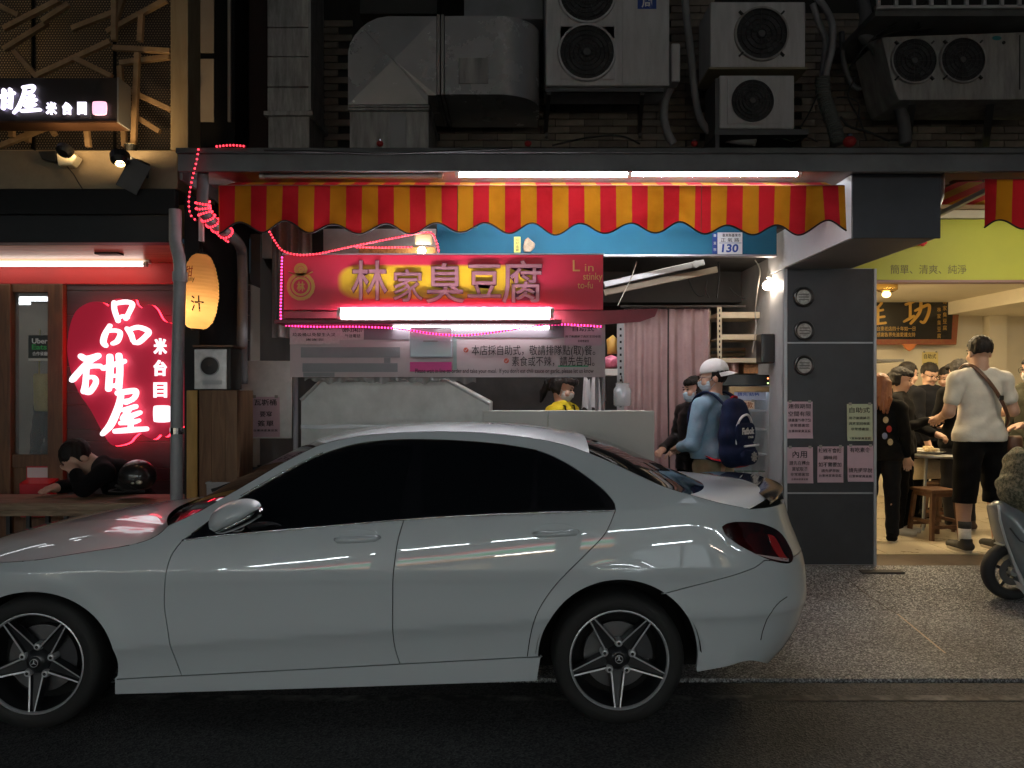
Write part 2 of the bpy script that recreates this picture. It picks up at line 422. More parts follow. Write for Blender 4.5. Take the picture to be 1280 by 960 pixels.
def pebble_mat():
    m, nt, b = _bsdf('pebble_dash'); N = nt.nodes; L = nt.links
    tc = N.new('ShaderNodeTexCoord')
    v = N.new('ShaderNodeTexVoronoi'); v.inputs['Scale'].default_value = 125; L.new(tc.outputs['Object'], v.inputs['Vector'])
    sp = N.new('ShaderNodeSeparateColor'); L.new(v.outputs['Color'], sp.inputs[0])
    r1 = N.new('ShaderNodeValToRGB'); e = r1.color_ramp.elements
    e[0].color = (.035, .035, .035, 1); e[1].color = (.64, .65, .66, 1); e[0].position = .05; e[1].position = .97
    k = e.new(.45); k.color = (.16, .162, .165, 1); k = e.new(.75); k.color = (.32, .325, .33, 1)
    L.new(sp.outputs[0], r1.inputs[0])
    n = N.new('ShaderNodeTexNoise'); n.inputs['Scale'].default_value = 1.1; n.inputs['Detail'].default_value = 6; L.new(tc.outputs['Object'], n.inputs['Vector'])
    r2 = N.new('ShaderNodeValToRGB'); r2.color_ramp.elements[0].color = (.60, .58, .56, 1); r2.color_ramp.elements[1].color = (1, 1, 1, 1); r2.color_ramp.elements[0].position = .34; r2.color_ramp.elements[1].position = .6
    L.new(n.outputs['Fac'], r2.inputs[0])
    mx = N.new('ShaderNodeMix'); mx.data_type = 'RGBA'; mx.blend_type = 'MULTIPLY'; mx.inputs[0].default_value = .85
    L.new(r1.outputs[0], mx.inputs[6]); L.new(r2.outputs[0], mx.inputs[7]); L.new(mx.outputs[2], b.inputs['Base Color'])
    bp = N.new('ShaderNodeBump'); bp.inputs['Strength'].default_value = .8; bp.inputs['Distance'].default_value = .005; bp.invert = True
    L.new(v.outputs['Distance'], bp.inputs['Height']); L.new(bp.outputs[0], b.inputs['Normal'])
    b.inputs['Roughness'].default_value = .5
    return m
m_asph = asphalt_mat(); m_peb = pebble_mat()
m_conc = mat('worn_concrete', (.20, .19, .18), rough=.85, var=.35, scale=4, bump=.25, bscale=50)
struct('ground', MB().box(-300, 300, -300, 300, -.30, -.05), mat('far_ground', (.05, .05, .05), rough=.9, var=.3))
struct('road', MB().grid(lambda a, b: (-40+80*a, -12+16.50*b, 0), 40, 12), m_asph)
struct('road_line', MB().grid(lambda a, b: (-40+80*a, 4.235+.075*b, .004), 80, 1), mat('worn_white_paint', (.030, .030, .030), rough=.7, col2=(.22, .21, .20), scale=9, thr=(.42, .70)))
struct('gutter', MB().box(-40, 40, 4.50, 4.535, -.05, -.012), mat('wet_dirt', (.012, .012, .012), rough=.6))
prof = [(4.535, .012), (5.0, .02), (5.75, .05), (6.0, .10), (6.30, .185), (6.48, .22)]
def zg(y): return float(np.interp(y, [4.5]+[p[0] for p in prof]+[6.84], [0, .012, .02, .05, .10, .185, .22, .24]))
ap = MB()
ap.grid(lambda a, b: (-9+18*a, 4.535+(6.50-4.535)*b, zg(4.535+(6.50-4.535)*b)), 36, 24)
ap.add([(-9, 4.535, .012), (9, 4.535, .012), (9, 4.535, -.05), (-9, 4.535, -.05)], [(0, 1, 2, 3)][::-1])
apron = struct('pavement', ap, m_peb)
struct('arcade_floor', MB().grid(lambda a, b: (-9+18*a, 6.50+.34*b, .221+.017*b), 12, 3), mat('brown_wet_concrete', (.15, .115, .09), rough=.4, var=.5, scale=3, bump=.2, bscale=30))
struct('shop_floor', MB().box(-9, 9, 6.84, 16, .10, .237), m_conc)
tile_me = MB().box(0, .594, 0, .594, 0, .006).mesh('tile')
m_tile = mat('cream_floor_tile', (.52, .45, .33), rough=.28, var=.12, scale=2.0)
sf = bpy.data.objects['shop_floor']
for i in range(6):
    for j in range(7):
        link('tile', tile_me, m_tile, sf, loc=(2.62+.6*i, 6.843+.6*j, .2372))
# brass joint strip in the pavement, drain slot
jp = [P(1040, 712, 1), P(1177, 813, 1)]
def onground(px, py):
    r = P(px, py, 1)-Vector((0, 0, CH)); t = 4.6
    for _ in range(30): t = (CH-zg(r.y*t))/(-r.z)
    return Vector((r.x*t, r.y*t, zg(r.y*t)))
a, b = onground(1122, 768), onground(1182, 817)
pts = [a+(b-a)*(i/8) for i in range(9)]
for p in pts: p.z = zg(p.y)+.003
js = MB(); js.add([p+Vector((s_*.006, 0, 0)) for p in pts for s_ in (-1, 1)], [(2*i, 2*i+1, 2*i+3, 2*i+2) for i in range(8)])
a2 = onground(1046, 715); pts2 = [a2+(a-a2)*(i/8) for i in range(9)]
for p in pts2: p.z = zg(p.y)+.003
js2 = MB(); js2.add([p+Vector((s_*.005, 0, 0)) for p in pts2 for s_ in (-1, 1)], [(2*i, 2*i+1, 2*i+3, 2*i+2) for i in range(8)])
obj('joint_line', js2, mat('dirty_joint', (.10, .085, .07), rough=.8, var=.5, scale=20), apron)
obj('joint_strip', js, mat('brass_joint', (.55, .42, .30), rough=.35, metal=.6), apron)
c = onground(1101, 714)
obj('drain_cover', MB().box(c.x-.17, c.x+.17, c.y-.05, c.y+.05, c.z-.02, c.z+.006), mat('cast_iron', (.03, .027, .025), rough=.6), None, bevel=.004,
    label='dark iron drain cover let into the pavement beside the grey pillar', cat='drain cover')

# ================================================================== building: tiled upper wall, canopy, pillar, beam
WD = 6.45
m_wall = mat('grimy_dark_wall', (.035, .033, .031), rough=.9, var=.4, scale=3, bump=.2)
m_grout = mat('dark_grout', (.018, .017, .016), rough=.95, var=.3)
wall = thing('building_wall', 'dark upper wall of the building, faced with small brown tiles, behind air conditioners', 'building', (0, WD, 3.0))
obj('wall_backing', MB().box(-2.40, 2.78, WD+.012, WD+.35, 2.95, 7.5), m_grout, wall)
obj('wall_backing', MB().box(2.781, 9, WD+.012, WD+.35, 3.50, 7.5), m_grout, wall)
m_br = [mat('brown_wall_tile', (.17, .135, .105), rough=.55, var=.3, scale=7, bump=.1), mat('brown_wall_tile_pale', (.20, .165, .13), rough=.6, var=.3, scale=9, bump=.1), mat('brown_wall_tile_dark', (.12, .095, .075), rough=.6, var=.35, scale=8, bump=.1)]
bme = []
for m_ in m_br:
    bb = MB().box(-.1135, .1135, -.012, .006, -.0247, .0247).mesh('brick'); bb.materials.append(m_); bme.append(bb)
nb = 0; rows = []
CW, RH = .2330, .0570
for j in range(int((5.2-3.08)/RH)):
    z = 3.115+j*RH
    for i in range(-14, 42):
        x = i*CW+(CW/2 if j % 2 else 0); px = CX+x/WD*F; py = HY-(z-CH)/WD*F
        vis = (690 < px < 885 and 100 < py < 192) or (835 < px < 895 and 0 < py < 105) or (985 < px < 1105 and 20 < py < 192) or (1085 < px < 1300 and (120 < py < 192 or 8 < py < 40)) or (384 < px < 440 and 30 < py < 192) or (535 < px < 690 and 125 < py < 192)
        if not vis or nb >= 300: continue
        o = link('brick', random.choice(bme), None, wall, loc=(x+random.uniform(-.001, .001), WD+random.uniform(-.0015, .002), z)); nb += 1
# canopy over the shopfront
m_can = mat('grey_sheet_canopy', (.13, .13, .135), rough=.5, var=.35, scale=2.2, bump=.08, bscale=14)
can = thing('shop_canopy', 'long grey sheet-metal canopy edge running above the striped awning and the pillar', 'canopy', (1.5, 5.0, 3.0))
m_can2 = mat('canopy_top_flashing', (.08, .08, .08), rough=.6, var=.4, scale=3)
obj('fascia', MB().box(WX(222, 5.0), 7.0, 5.0, 5.03, WZ(214, 5.0), WZ(192.5, 5.0)), m_can, can, bevel=.004)
obj('flashing', MB().box(WX(220, 4.985), 7.0, 4.975, 5.06, WZ(191.5, 4.985), WZ(185, 4.985)), m_can2, can, bevel=.004)
obj('roof_deck', MB().box(WX(222, 5.0), 2.79, 5.061, WD, 3.07, 3.11), m_can2, can)
obj('roof_deck', MB().prism_x([(5.065, 3.075), (6.455, 3.44), (6.455, 3.47), (5.065, 3.105)], 2.791, 7.0), m_can2, can)
obj('roof_return', MB().prism_x([(5.07, 3.06), (6.45, 3.06), (6.45, 3.43)], 2.779, 2.7895), m_can2, can)
obj('soffit', MB().box(WX(222, 5.0)+.02, 2.79, 5.031, WD, 3.055, 3.066), mat('canopy_soffit', (.30, .28, .27), rough=.7, var=.3, scale=2), can)
obj('side_fascia', MB().box(WX(222, 5.0), WX(222, 5.0)+.02, 5.031, 6.2, 2.97, 3.066), m_can, can)
# pillar
PX0, PX1, PD = WX(983, 6.5), WX(1093, 6.5), 6.5
m_pan = mat('charcoal_laminate', (.020, .022, .027), rough=.40, var=.35, scale=4, bump=.05, bscale=120)
m_ps = mat('pale_grey_panel', (.44, .45, .46), rough=.5, var=.12, scale=3)
m_alu = mat('grey_aluminium_trim', (.36, .37, .39), rough=.4, metal=.6)
pil = thing('pillar', 'charcoal-clad square pillar with grey trim strips between the two shops', 'pillar', ((PX0+PX1)/2, 6.7, .22))
obj('core', MB().box(PX0+.012, PX1-.012, PD+.02, PD+.42, .15, 2.638), m_ps, pil)
for (ya, yb_) in ((336, 427.4), (429.4, 615.4), (617.4, 705.5)):
    obj('panel', MB().box(WX(984.5, PD), WX(1091.5, PD), PD, PD+.02, WZ(yb_, PD), WZ(ya, PD)), m_pan, pil, bevel=.002)
for yy in (428.4, 616.4): obj('trim_strip', MB().box(WX(984, PD), WX(1092, PD), PD-.003, PD+.01, WZ(yy+.9, PD), WZ(yy-.9, PD)), m_alu, pil)
for (xa, xb) in ((979.5, 984), (1092, 1095.5)):
    obj('corner_trim', MB().box(WX(xa, PD), WX(xb, PD), PD-.006, PD+.03, .215, 2.632), m_alu, pil, bevel=.002)
obj('side_panel', MB().box(PX0-.006, PX0+.010, PD+.032, PD+.40, .215, 2.632), m_ps, pil)
for k, (x, y) in enumerate(((1004, 371.5), (1005, 413.5), (1005, 457))):
    v = thing('wall_vent', ('topmost', 'middle', 'lowest')[k]+' of three round black-rimmed vents on the charcoal pillar', 'vent', P(x, y, PD), 'round vents on the pillar')
    c = P(x, y, PD); r = .082
    obj('rim', MB().lathe([(r, 0), (r, -.018), (r*.92, -.024), (r*.74, -.018), (r*.72, -.004)], 36, 'y', c, cap=False), blk if False else mat('black_vent_rim', (.012, .012, .012), rough=.35), v, smooth=True, auto=40)
    obj('cover', MB().lathe([(.001, -.012), (r*.73, -.010)], 30, 'y', c, cap=False), mat('tarnished_silver_cap', (.40, .40, .38), rough=.45, metal=.5, var=.6, scale=35, bump=.7, bscale=70), v, smooth=True)
    for q in (-.022, 0, .022):
        obj('slot', MB().box(c.x-r*.5, c.x+r*.5, c.y-.016, c.y-.012, c.z+q-.004, c.z+q+.004), mat('tarnished_dark', (.12, .12, .11), rough=.5, metal=.3), v)
# notices on the pillar
ink = mat('print_ink', (.012, .010, .012), rough=.8)
inkr = mat('print_ink_brown', (.10, .03, .03), rough=.8)
m_pink = mat('pink_paper', (.52, .37, .42), rough=.75, var=.06, scale=6)
m_green = mat('pale_green_paper', (.46, .50, .33), rough=.75, var=.06, scale=6)
def notice(px0, py0, px1, py1, d, paper, lines, label, ink_=None, tilt=0):
    t = thing('paper_notice', label, 'notice', P((px0+px1)/2, (py0+py1)/2, d))
    g = MB(); x0, x1, z0, z1 = WX(px0, d), WX(px1, d), WZ(py1, d), WZ(py0, d)
    rn = random.Random(int(px0*7+py0)); cu_ = [rn.uniform(.002, .009), rn.uniform(.002, .009), 0, 0]
    def shp(a, b):
        w4 = [max(0, 1-5.5*math.hypot(a-i, b-j)) for i, j in ((0, 0), (1, 0), (0, 1), (1, 1))]
        return (x0+(x1-x0)*a+.004*(b-.5)*rn2, d-.0045-sum(c*w*w for c, w in zip(cu_, w4)), z0+(z1-z0)*b)
    rn2 = rn.uniform(-1, 1); g.grid(shp, 12, 12, flip=False)
    obj('sheet', g, paper, t, smooth=True)
    for i in (.12, .88): obj('tape', MB().box(x0+(x1-x0)*i-.012, x0+(x1-x0)*i+.012, d-.0075, d-.0068, z1-.010, z1+.012), mat('clear_tape', (.5, .48, .42), rough=.3, alpha=.5), t)
    w, h = px1-px0, py1-py0
    for (s_, u0, v0, u1, v1) in lines:
        ptext(s_, px0+w*u0, py0+h*v0, px0+w*u1, py0+h*v1, d-.0047, ink_ or ink, t, depth=.0008, bold=.012)
    return t
q = PD-.0005
notice(983.5, 502, 1015.5, 548, q, m_pink, [('連假期間', .06, .06, .94, .19), ('空間有限', .06, .26, .94, .40), ('請盡量外帶餐點', .06, .46, .94, .55), ('非常感謝您', .12, .60, .88, .69), ('台東林家臭豆腐', .07, .76, .93, .84)], 'pink notice with five printed lines, upper one at the left edge of the pillar')
notice(1058.5, 505, 1090.5, 551, q, m_green, [('自助式', .10, .09, .90, .24), ('用餐後請將餐', .08, .34, .90, .42), ('具放至回收區', .08, .49, .90, .57), ('非常感謝您', .16, .64, .86, .72), ('台東林家臭豆腐', .06, .90, .94, .97)], 'pale green notice at the right edge of the charcoal pillar')
notice(983.5, 559, 1016, 604, q, m_pink, [('內用', .22, .10, .78, .30), ('請先在櫃台', .10, .38, .88, .50), ('買號取餐', .20, .55, .80, .66), ('非常感謝您', .14, .71, .86, .80), ('台東林家臭豆腐', .18, .86, .82, .92)], 'pink notice headed by two large characters, lower left on the pillar')
notice(1021.5, 558, 1054, 603, q, m_pink, [('辣椒不會辣', .05, .05, .93, .18), ('調味用', .24, .25, .76, .37), ('如不需要加', .05, .44, .93, .57), ('請先提早說', .16, .63, .86, .72), ('台東林家臭豆腐', .07, .77, .93, .85)], 'pink notice in the middle of the lower row on the pillar')
notice(1059, 557, 1091.5, 602, q, m_pink, [('有吃素食', .10, .05, .88, .19), ('請先提早說', .06, .62, .96, .75), ('台東林家臭豆腐', .07, .81, .95, .89)], 'pink notice with a wide blank middle, lower right on the pillar')
# beam from the pillar to the street
bm_ = thing('beam', 'boxed beam above the pillar with pale sides and charcoal end face', 'beam', (2.5, 5.2, 2.64))
BX0, BX1 = 2.21, 2.775
obj('side_cladding', MB().box(BX0, BX0+.02, 5.205, PD+.4, 2.64, 3.05), mat('white_beam_paint', (.66, .68, .70), rough=.45, var=.08, scale=2), bm_)
obj('side_cladding', MB().box(BX1-.02, BX1, 5.205, PD+.4, 2.64, 3.05), m_ps, bm_)
obj('end_panel', MB().box(BX0-.004, BX1+.004, 5.185, 5.204, 2.632, 3.05), mat('slate_end_panel', (.040, .044, .055), rough=.5, var=.2, scale=3), bm_, bevel=.003)
obj('underside', MB().box(BX0+.021, BX1-.021, 5.205, PD+.4, 2.636, 2.66), mat('grey_underside', (.22, .215, .225), rough=.6, var=.12, scale=2), bm_)

# ================================================================== striped awnings
def stripe_mat():
    m = cloth('striped_canvas', (.5, .02, .03), (.56, .03, .04), trans=.42, scale=14)
    nt = m.node_tree; N = nt.nodes; L = nt.links; b = N['Principled BSDF']
    tc = N.new('ShaderNodeTexCoord'); sx = N.new('ShaderNodeSeparateXYZ'); L.new(tc.outputs['Object'], sx.inputs[0])
    ad = N.new('ShaderNodeMath'); ad.operation = 'ADD'; ad.inputs[1].default_value = 20.0+.1247; L.new(sx.outputs[0], ad.inputs[0])
    md = N.new('ShaderNodeMath'); md.operation = 'MODULO'; md.inputs[1].default_value = .2008; L.new(ad.outputs[0], md.inputs[0])
    gt = N.new('ShaderNodeMath'); gt.operation = 'GREATER_THAN'; gt.inputs[1].default_value = .1004; L.new(md.outputs[0], gt.inputs[0])
    n = N.new('ShaderNodeTexNoise'); n.inputs['Scale'].default_value = 3.5; n.inputs['Detail'].default_value = 7; L.new(tc.outputs['Object'], n.inputs['Vector'])
    dr = N.new('ShaderNodeValToRGB'); dr.color_ramp.elements[0].color = (.62, .58, .52, 1); dr.color_ramp.elements[1].color = (1, 1, 1, 1); dr.color_ramp.elements[0].position = .28; dr.color_ramp.elements[1].position = .55
    L.new(n.outputs['Fac'], dr.inputs[0])
    mx = N.new('ShaderNodeMix'); mx.data_type = 'RGBA'; mx.inputs[6].default_value = (.47, .018, .028, 1); mx.inputs[7].default_value = (.47, .20, .013, 1)
    L.new(gt.outputs[0], mx.inputs[0])
    mm = N.new('ShaderNodeMix'); mm.data_type = 'RGBA'; mm.blend_type = 'MULTIPLY'; mm.inputs[0].default_value = 1.0
    L.new(mx.outputs[2], mm.inputs[6]); L.new(dr.outputs[0], mm.inputs[7])
    for l in list(b.inputs['Base Color'].links): L.remove(l)
    L.new(mm.outputs[2], b.inputs['Base Color'])
    t = [x for x in N if x.type == 'BSDF_TRANSLUCENT'][0]
    for l in list(t.inputs['Color'].links): L.remove(l)
    L.new(mm.outputs[2], t.inputs['Color'])
    return m
m_str = stripe_mat(); m_edge = mat('black_hem_tape', (.015, .010, .010), rough=.8)
def awning(px0, px1, label, ytop=232, zlo=292, amp=13, ph=298.0, per=61.3, d=5.06):
    x0, x1 = WX(px0, d), WX(px1, d)
    t = thing('striped_awning', label, 'awning', ((x0+x1)/2, d, WZ(ytop, d)))
    n = max(60, int((x1-x0)*60)); zt = WZ(ytop, d)
    def hem(x):
        px = CX+x/d*F; u = ((px-ph)/per) % 1.0
        return WZ(zlo-amp*(1+.12*math.sin(x*7.3))*(.5+.5*math.cos(2*math.pi*(u+.03*math.sin(x*4.1)))), d)-.006*math.sin(x*5)
    def yy(x, v): return d+.020*math.sin(x*6.0+1.5*math.sin(x*2.3))*v+.008*math.sin(x*23+1)*v*v+(.05*v*math.exp(-((x-x1+.28)/.10)**2)-.04*v*math.exp(-((x-x1+.15)/.07)**2))
    obj('valance', MB().grid(lambda a, b: (lambda x: (x, yy(x, b), zt+(hem(x)-zt)*b))(x0+(x1-x0)*a), n, 10, flip=True), m_str, t, smooth=True)
    obj('hem', MB().tube([(x0+(x1-x0)*i/n, yy(x0+(x1-x0)*i/n, 1), hem(x0+(x1-x0)*i/n)) for i in range(n+1)], .0055, 6), m_edge, t, smooth=True)
    obj('canopy_cloth', MB().grid(lambda a, b: (x0+(x1-x0)*a, d+.015+(.30*b/.6 if b < .6 else .30+.65*(b-.6)/.4), zt-.003+(3.046-zt)*min(1, b/.6)-.008*math.sin(math.pi*min(1, b/.6))*abs(math.sin(a*14))), n, 10), m_str, t, smooth=True)
    obj('front_bar', MB().box(x0, x1, d+.003, d+.03, zt-.012, zt+.006), mat('awning_bar', (.25, .12, .10), rough=.5), t, bevel=.003)
    for sx_ in (WX(572, d), WX(877, d)):
        if x0 < sx_ < x1: obj('seam', MB().tube([(sx_, yy(sx_, v_)-.002, zt+(hem(sx_)-zt)*v_) for v_ in np.linspace(0, 1, 8)], .0025, 5), mat('dark_seam', (.16, .06, .02), rough=.8), t)
    for k in range(int((x1-x0)/1.4)+1):
        x = x0+.12+k*1.4
        if x < x1: obj('folding_arm', MB().bar((x, d+.06, zt-.02), (x+.05, d+1.2, 2.93), .03, .03), m_alu, t)
    return t
awning(273, 1056, 'red and yellow striped awning with scalloped hem above the red tofu sign')
awning(1231, 1560, 'red and yellow striped awning cut off by the right edge of the photo', zlo=286, ytop=224, ph=1252)
# fluorescent tubes
m_tube = glow('fluorescent_tube', (.93, .95, 1.0), 95)
def tube_light(px0, px1, py, d, label, r=.016, m=None, holder=True, group=None, dy=0):
    a, b = P(px0, py, d), P(px1, py+dy, d)
    t = thing('fluorescent_lamp', label, 'lamp', (a+b)/2, group)
    obj('lamp_tube', MB().tube([a, b], r, 12), m or m_tube, t, smooth=True)
    if holder:
        obj('lamp_batten', MB().bar(a+Vector((-.03, .035, .028)), b+Vector((.03, .035, .028)), .045, .03), mat('white_batten', (.7, .7, .68), rough=.5), t)
        for e, s_ in ((a, -1), (b, 1)): obj('end_cap', MB().tube([e, e+Vector((s_*.025, 0, 0))], r*1.25, 12), mat('end_cap_plastic', (.55, .55, .5), rough=.5), t)
    return t
tube_light(574, 784, 218, 5.10, 'lit fluorescent tube under the canopy edge, left one of the two above the awning')
tube_light(790, 996, 217, 5.10, 'lit fluorescent tube under the canopy edge, right one ending near the beam')
tube_light(330, 548, 220, 5.12, 'unlit white fluorescent tube under the canopy edge above the left of the awning', m=mat('unlit_tube', (.55, .53, .52), rough=.4))
# ================================================================== the parked car
def pchip(xs, ys):
    x = np.array(xs, float); y = np.array(ys, float); h = np.diff(x); d = np.diff(y)/h; m = np.zeros(len(x))
    for i in range(1, len(x)-1):
        if d[i-1]*d[i] > 0:
            w1 = 2*h[i]+h[i-1]; w2 = h[i]+2*h[i-1]; m[i] = (w1+w2)/(w1/d[i-1]+w2/d[i])
    m[0] = d[0]; m[-1] = d[-1]
    def f(q):
        q = np.clip(np.asarray(q, float), x[0], x[-1]); i = np.clip(np.searchsorted(x, q)-1, 0, len(x)-2)
        t = (q-x[i])/h[i]; t2 = t*t; t3 = t2*t
        return (2*t3-3*t2+1)*y[i]+(t3-2*t2+t)*h[i]*m[i]+(-2*t3+3*t2)*y[i+1]+(t3-t2)*h[i]*m[i+1]
    return f
PSI = math.atan(0.055/2.84); CAR_X, CAR_Y = -2.3135, 3.845; HW = 0.905
cp, sp_ = math.cos(PSI), math.sin(PSI)
car = thing('sedan_car', 'white four-door sedan with dark tinted windows and black star-spoke wheels, parked at the kerb', 'car', (CAR_X, CAR_Y, 0))
car.rotation_euler = (0, 0, PSI); ROOTM[car.name] = Matrix.Identity(4)

UR = pchip([.10, .20, .30, .42, .55, .66, .76, .85, .95, 1.05, 1.15], [3.70, 3.78, 3.865, 3.93, 3.952, 3.948, 3.928, 3.898, 3.862, 3.84, 3.83])
UF = pchip([.10, .20, .40, .60, .75, .88, 1.0], [-.68, -.74, -.80, -.79, -.73, -.60, -.45])
LOW = pchip([.10, .15, .20, .30, .385, .425, .455, .50, .60, .69, .735, .76], [.075, .064, .056, .048, .034, .020, .0085, .0075, .0095, .006, .0005, 0.0])
UPP = pchip([0, .14, .35, .7, 1.0], [0.0, .0055, .0145, .032, .052])
def Sf(u, z):
    u = np.asarray(u, float); z = np.asarray(z, float); u, z = np.broadcast_arrays(u, z)
    sh = 0.062*np.clip(u-1.25, -1.2, 1.6)*np.clip(np.minimum((z-.16)/.2, (.76-z)/.26), 0, 1)
    belt = .886+.0598*u
    r = np.clip((z-.76)/(belt-.76), 0, 1); hh = np.maximum(0, z-belt)
    s = np.where(z < .76, LOW(z-sh), UPP(r)) + .47*hh + .28*hh*hh
    s = s + .010*((u-1.42)/1.42)**2
    L_, A_, n_ = .66, .62, 2.35
    w = np.clip((L_-(UR(z)-u))/L_, 0, .9993); s = s + A_*(1-(1-w**n_)**(1/n_))
    L2, A2 = .80, .70
    w = np.clip((L2-(u-UF(z)))/L2, 0, .9993); s = s + A2*(1-(1-w**2.5)**(1/2.5))
    # gentle flare round the wheel openings
    for uc in (0.0, 2.84):
        rr = np.sqrt((u-uc)**2+(z-.325)**2); s = s - .009*np.exp(-((rr-.40)/.055)**2)*np.clip((z-.2)/.2, 0, 1)
    return s
def tr1(px, py):
    """where the line of sight through this pixel meets the car's side: (u, z)"""
    s = np.linspace(-.06, 1.0, 700); u = np.zeros_like(s)
    for _ in range(4):
        D = CAR_Y+s*cp+u*sp_; u = ((px-CX)/F*D-CAR_X+s*sp_)/cp
    z = CH+(HY-py)/F*D; f = s-Sf(u, z); k = np.argmax(f >= 0) if (f >= 0).any() else int(np.argmax(f))
    return float(u[k]), float(z[k])
def tr(pts):
    o = [tr1(*p) for p in pts]
    return [(min(u, float(UR(z))-.010), z) for u, z in o]
def dens(pts, step=.02, smooth=True):
    """closed or open outline resampled with a spline through the given points"""
    out = []
    for i in range(len(pts)-1):
        p0, p1, p2, p3 = pts[max(i-1, 0)], pts[i], pts[i+1], pts[min(i+2, len(pts)-1)]
        n = max(1, int(math.hypot(p2[0]-p1[0], p2[1]-p1[1])/step))
        for j in range(n):
            t = j/n
            if smooth:
                out.append(tuple(.5*((2*p1[k])+(-p0[k]+p2[k])*t+(2*p0[k]-5*p1[k]+4*p2[k]-p3[k])*t*t+(-p0[k]+3*p1[k]-3*p2[k]+p3[k])*t**3) for k in (0, 1)))
            else: out.append(tuple(p1[k]+(p2[k]-p1[k])*t for k in (0, 1)))
    out.append(tuple(pts[-1])); return out
def join(*ls):
    o = []
    for l in ls:
        for p in l:
            if not o or math.hypot(p[0]-o[-1][0], p[1]-o[-1][1]) > .003: o.append(p)
    if math.hypot(o[0][0]-o[-1][0], o[0][1]-o[-1][1]) < .003: o.pop()
    return o
def arc_pts(uc, a, b, t0, t1, zc=.325, n=48): return [(uc+a*math.cos(t0+(t1-t0)*i/n), zc+b*math.sin(t0+(t1-t0)*i/n)) for i in range(n+1)]

U_LINES = [x for x in np.concatenate([np.arange(-.80, -.45, .02), np.arange(-.45, 3.25, .05), np.arange(3.25, 3.70, .025), np.arange(3.70, 3.90, .010)])]
Z_LINES = [x for x in np.arange(.12, 1.46, .022)]
def side_panel(name, poly, material, parent=None, off=0.0, edge=.018, gap=.0, mirror=True, sub=None):
    n = len(poly); area = sum(poly[i][0]*poly[(i+1) % n][1]-poly[(i+1) % n][0]*poly[i][1] for i in range(n))
    if area < 0: poly = poly[::-1]
    if gap:
        q = []
        for i in range(n):
            a, b, c = poly[i-1], poly[i], poly[(i+1) % n]
            e1 = Vector((b[0]-a[0], b[1]-a[1])); e2 = Vector((c[0]-b[0], c[1]-b[1]))
            e1.normalize(); e2.normalize(); nn = Vector((-e1.y-e2.y, e1.x+e2.x))
            l = nn.length; nn = nn/l if l > 1e-6 else Vector((-e1.y, e1.x)); k = gap/max(.5, l/2)
            q.append((b[0]+nn.x*k, b[1]+nn.y*k))
        poly = q
    bm = bmesh.new(); vs_ = [bm.verts.new((u, 0, z)) for u, z in poly]; bm.faces.new(vs_)
    us = [p[0] for p in poly]; zs = [p[1] for p in poly]
    for x in U_LINES:
        if min(us) < x < max(us): bmesh.ops.bisect_plane(bm, geom=bm.verts[:]+bm.edges[:]+bm.faces[:], dist=1e-5, plane_co=(x, 0, 0), plane_no=(1, 0, 0))
    for z in Z_LINES:
        if min(zs) < z < max(zs): bmesh.ops.bisect_plane(bm, geom=bm.verts[:]+bm.edges[:]+bm.faces[:], dist=1e-5, plane_co=(0, 0, z), plane_no=(0, 0, 1))
    bmesh.ops.triangulate(bm, faces=[f for f in bm.faces if len(f.verts) > 4])
    bm.normal_update()
    for f in bm.faces:
        if f.normal.y > 0: f.normal_flip()
    bm.verts.index_update(); co = np.array([v.co[:] for v in bm.verts])
    faces = [[v.index for v in f.verts] for f in bm.faces]
    be = []
    for e in bm.edges:
        if len(e.link_faces) == 1:
            l = e.link_faces[0].loops
            for lp in l:
                if lp.edge == e: be.append((lp.vert.index, lp.link_loop_next.vert.index))
    bm.free()
    u, z = co[:, 0], co[:, 2]; S0 = Sf(u, z); e = 1e-3
    Su = (Sf(u+e, z)-Sf(u-e, z))/(2*e); Sz = (Sf(u, z+e)-Sf(u, z-e))/(2*e)
    nr = np.stack([Su, -np.ones_like(Su), Sz], 1); nr /= np.linalg.norm(nr, axis=1)[:, None]
    V = np.stack([u, S0, z], 1)+nr*off
    # the folded-in edge
    Vl = V.tolist(); Nl = nr.tolist()
    for a, b in be:
        ea = np.array([V[b][0]-V[a][0], 0, V[b][2]-V[a][2]]); on = np.array([ea[2], 0, -ea[0]]); on = on/(np.linalg.norm(on)+1e-9)
        k = len(Vl)
        for i in (a, b): Vl.append(V[i].tolist()); Nl.append(on.tolist())
        for i in (b, a): Vl.append((V[i]-nr[i]*edge).tolist()); Nl.append(on.tolist())
        faces.append([k+1, k, k+3, k+2])
    Vl = np.array(Vl); Nl = np.array(Nl); res = []
    for side in ((0, 1) if mirror else (0,)):
        VV = Vl.copy(); NN = Nl.copy(); FF = faces
        if side: VV[:, 1] = 2*HW-VV[:, 1]; NN[:, 1] = -NN[:, 1]; FF = [f[::-1] for f in faces]
        me = bpy.data.meshes.new(name); me.from_pydata(VV.tolist(), [], FF); me.update()
        me.polygons.foreach_set('use_smooth', [True]*len(me.polygons)); me.normals_split_custom_set_from_vertices(NN.tolist())
        res.append(link(name, me, material, (parent[side] if isinstance(parent, (list, tuple)) else parent) or car))
    return res

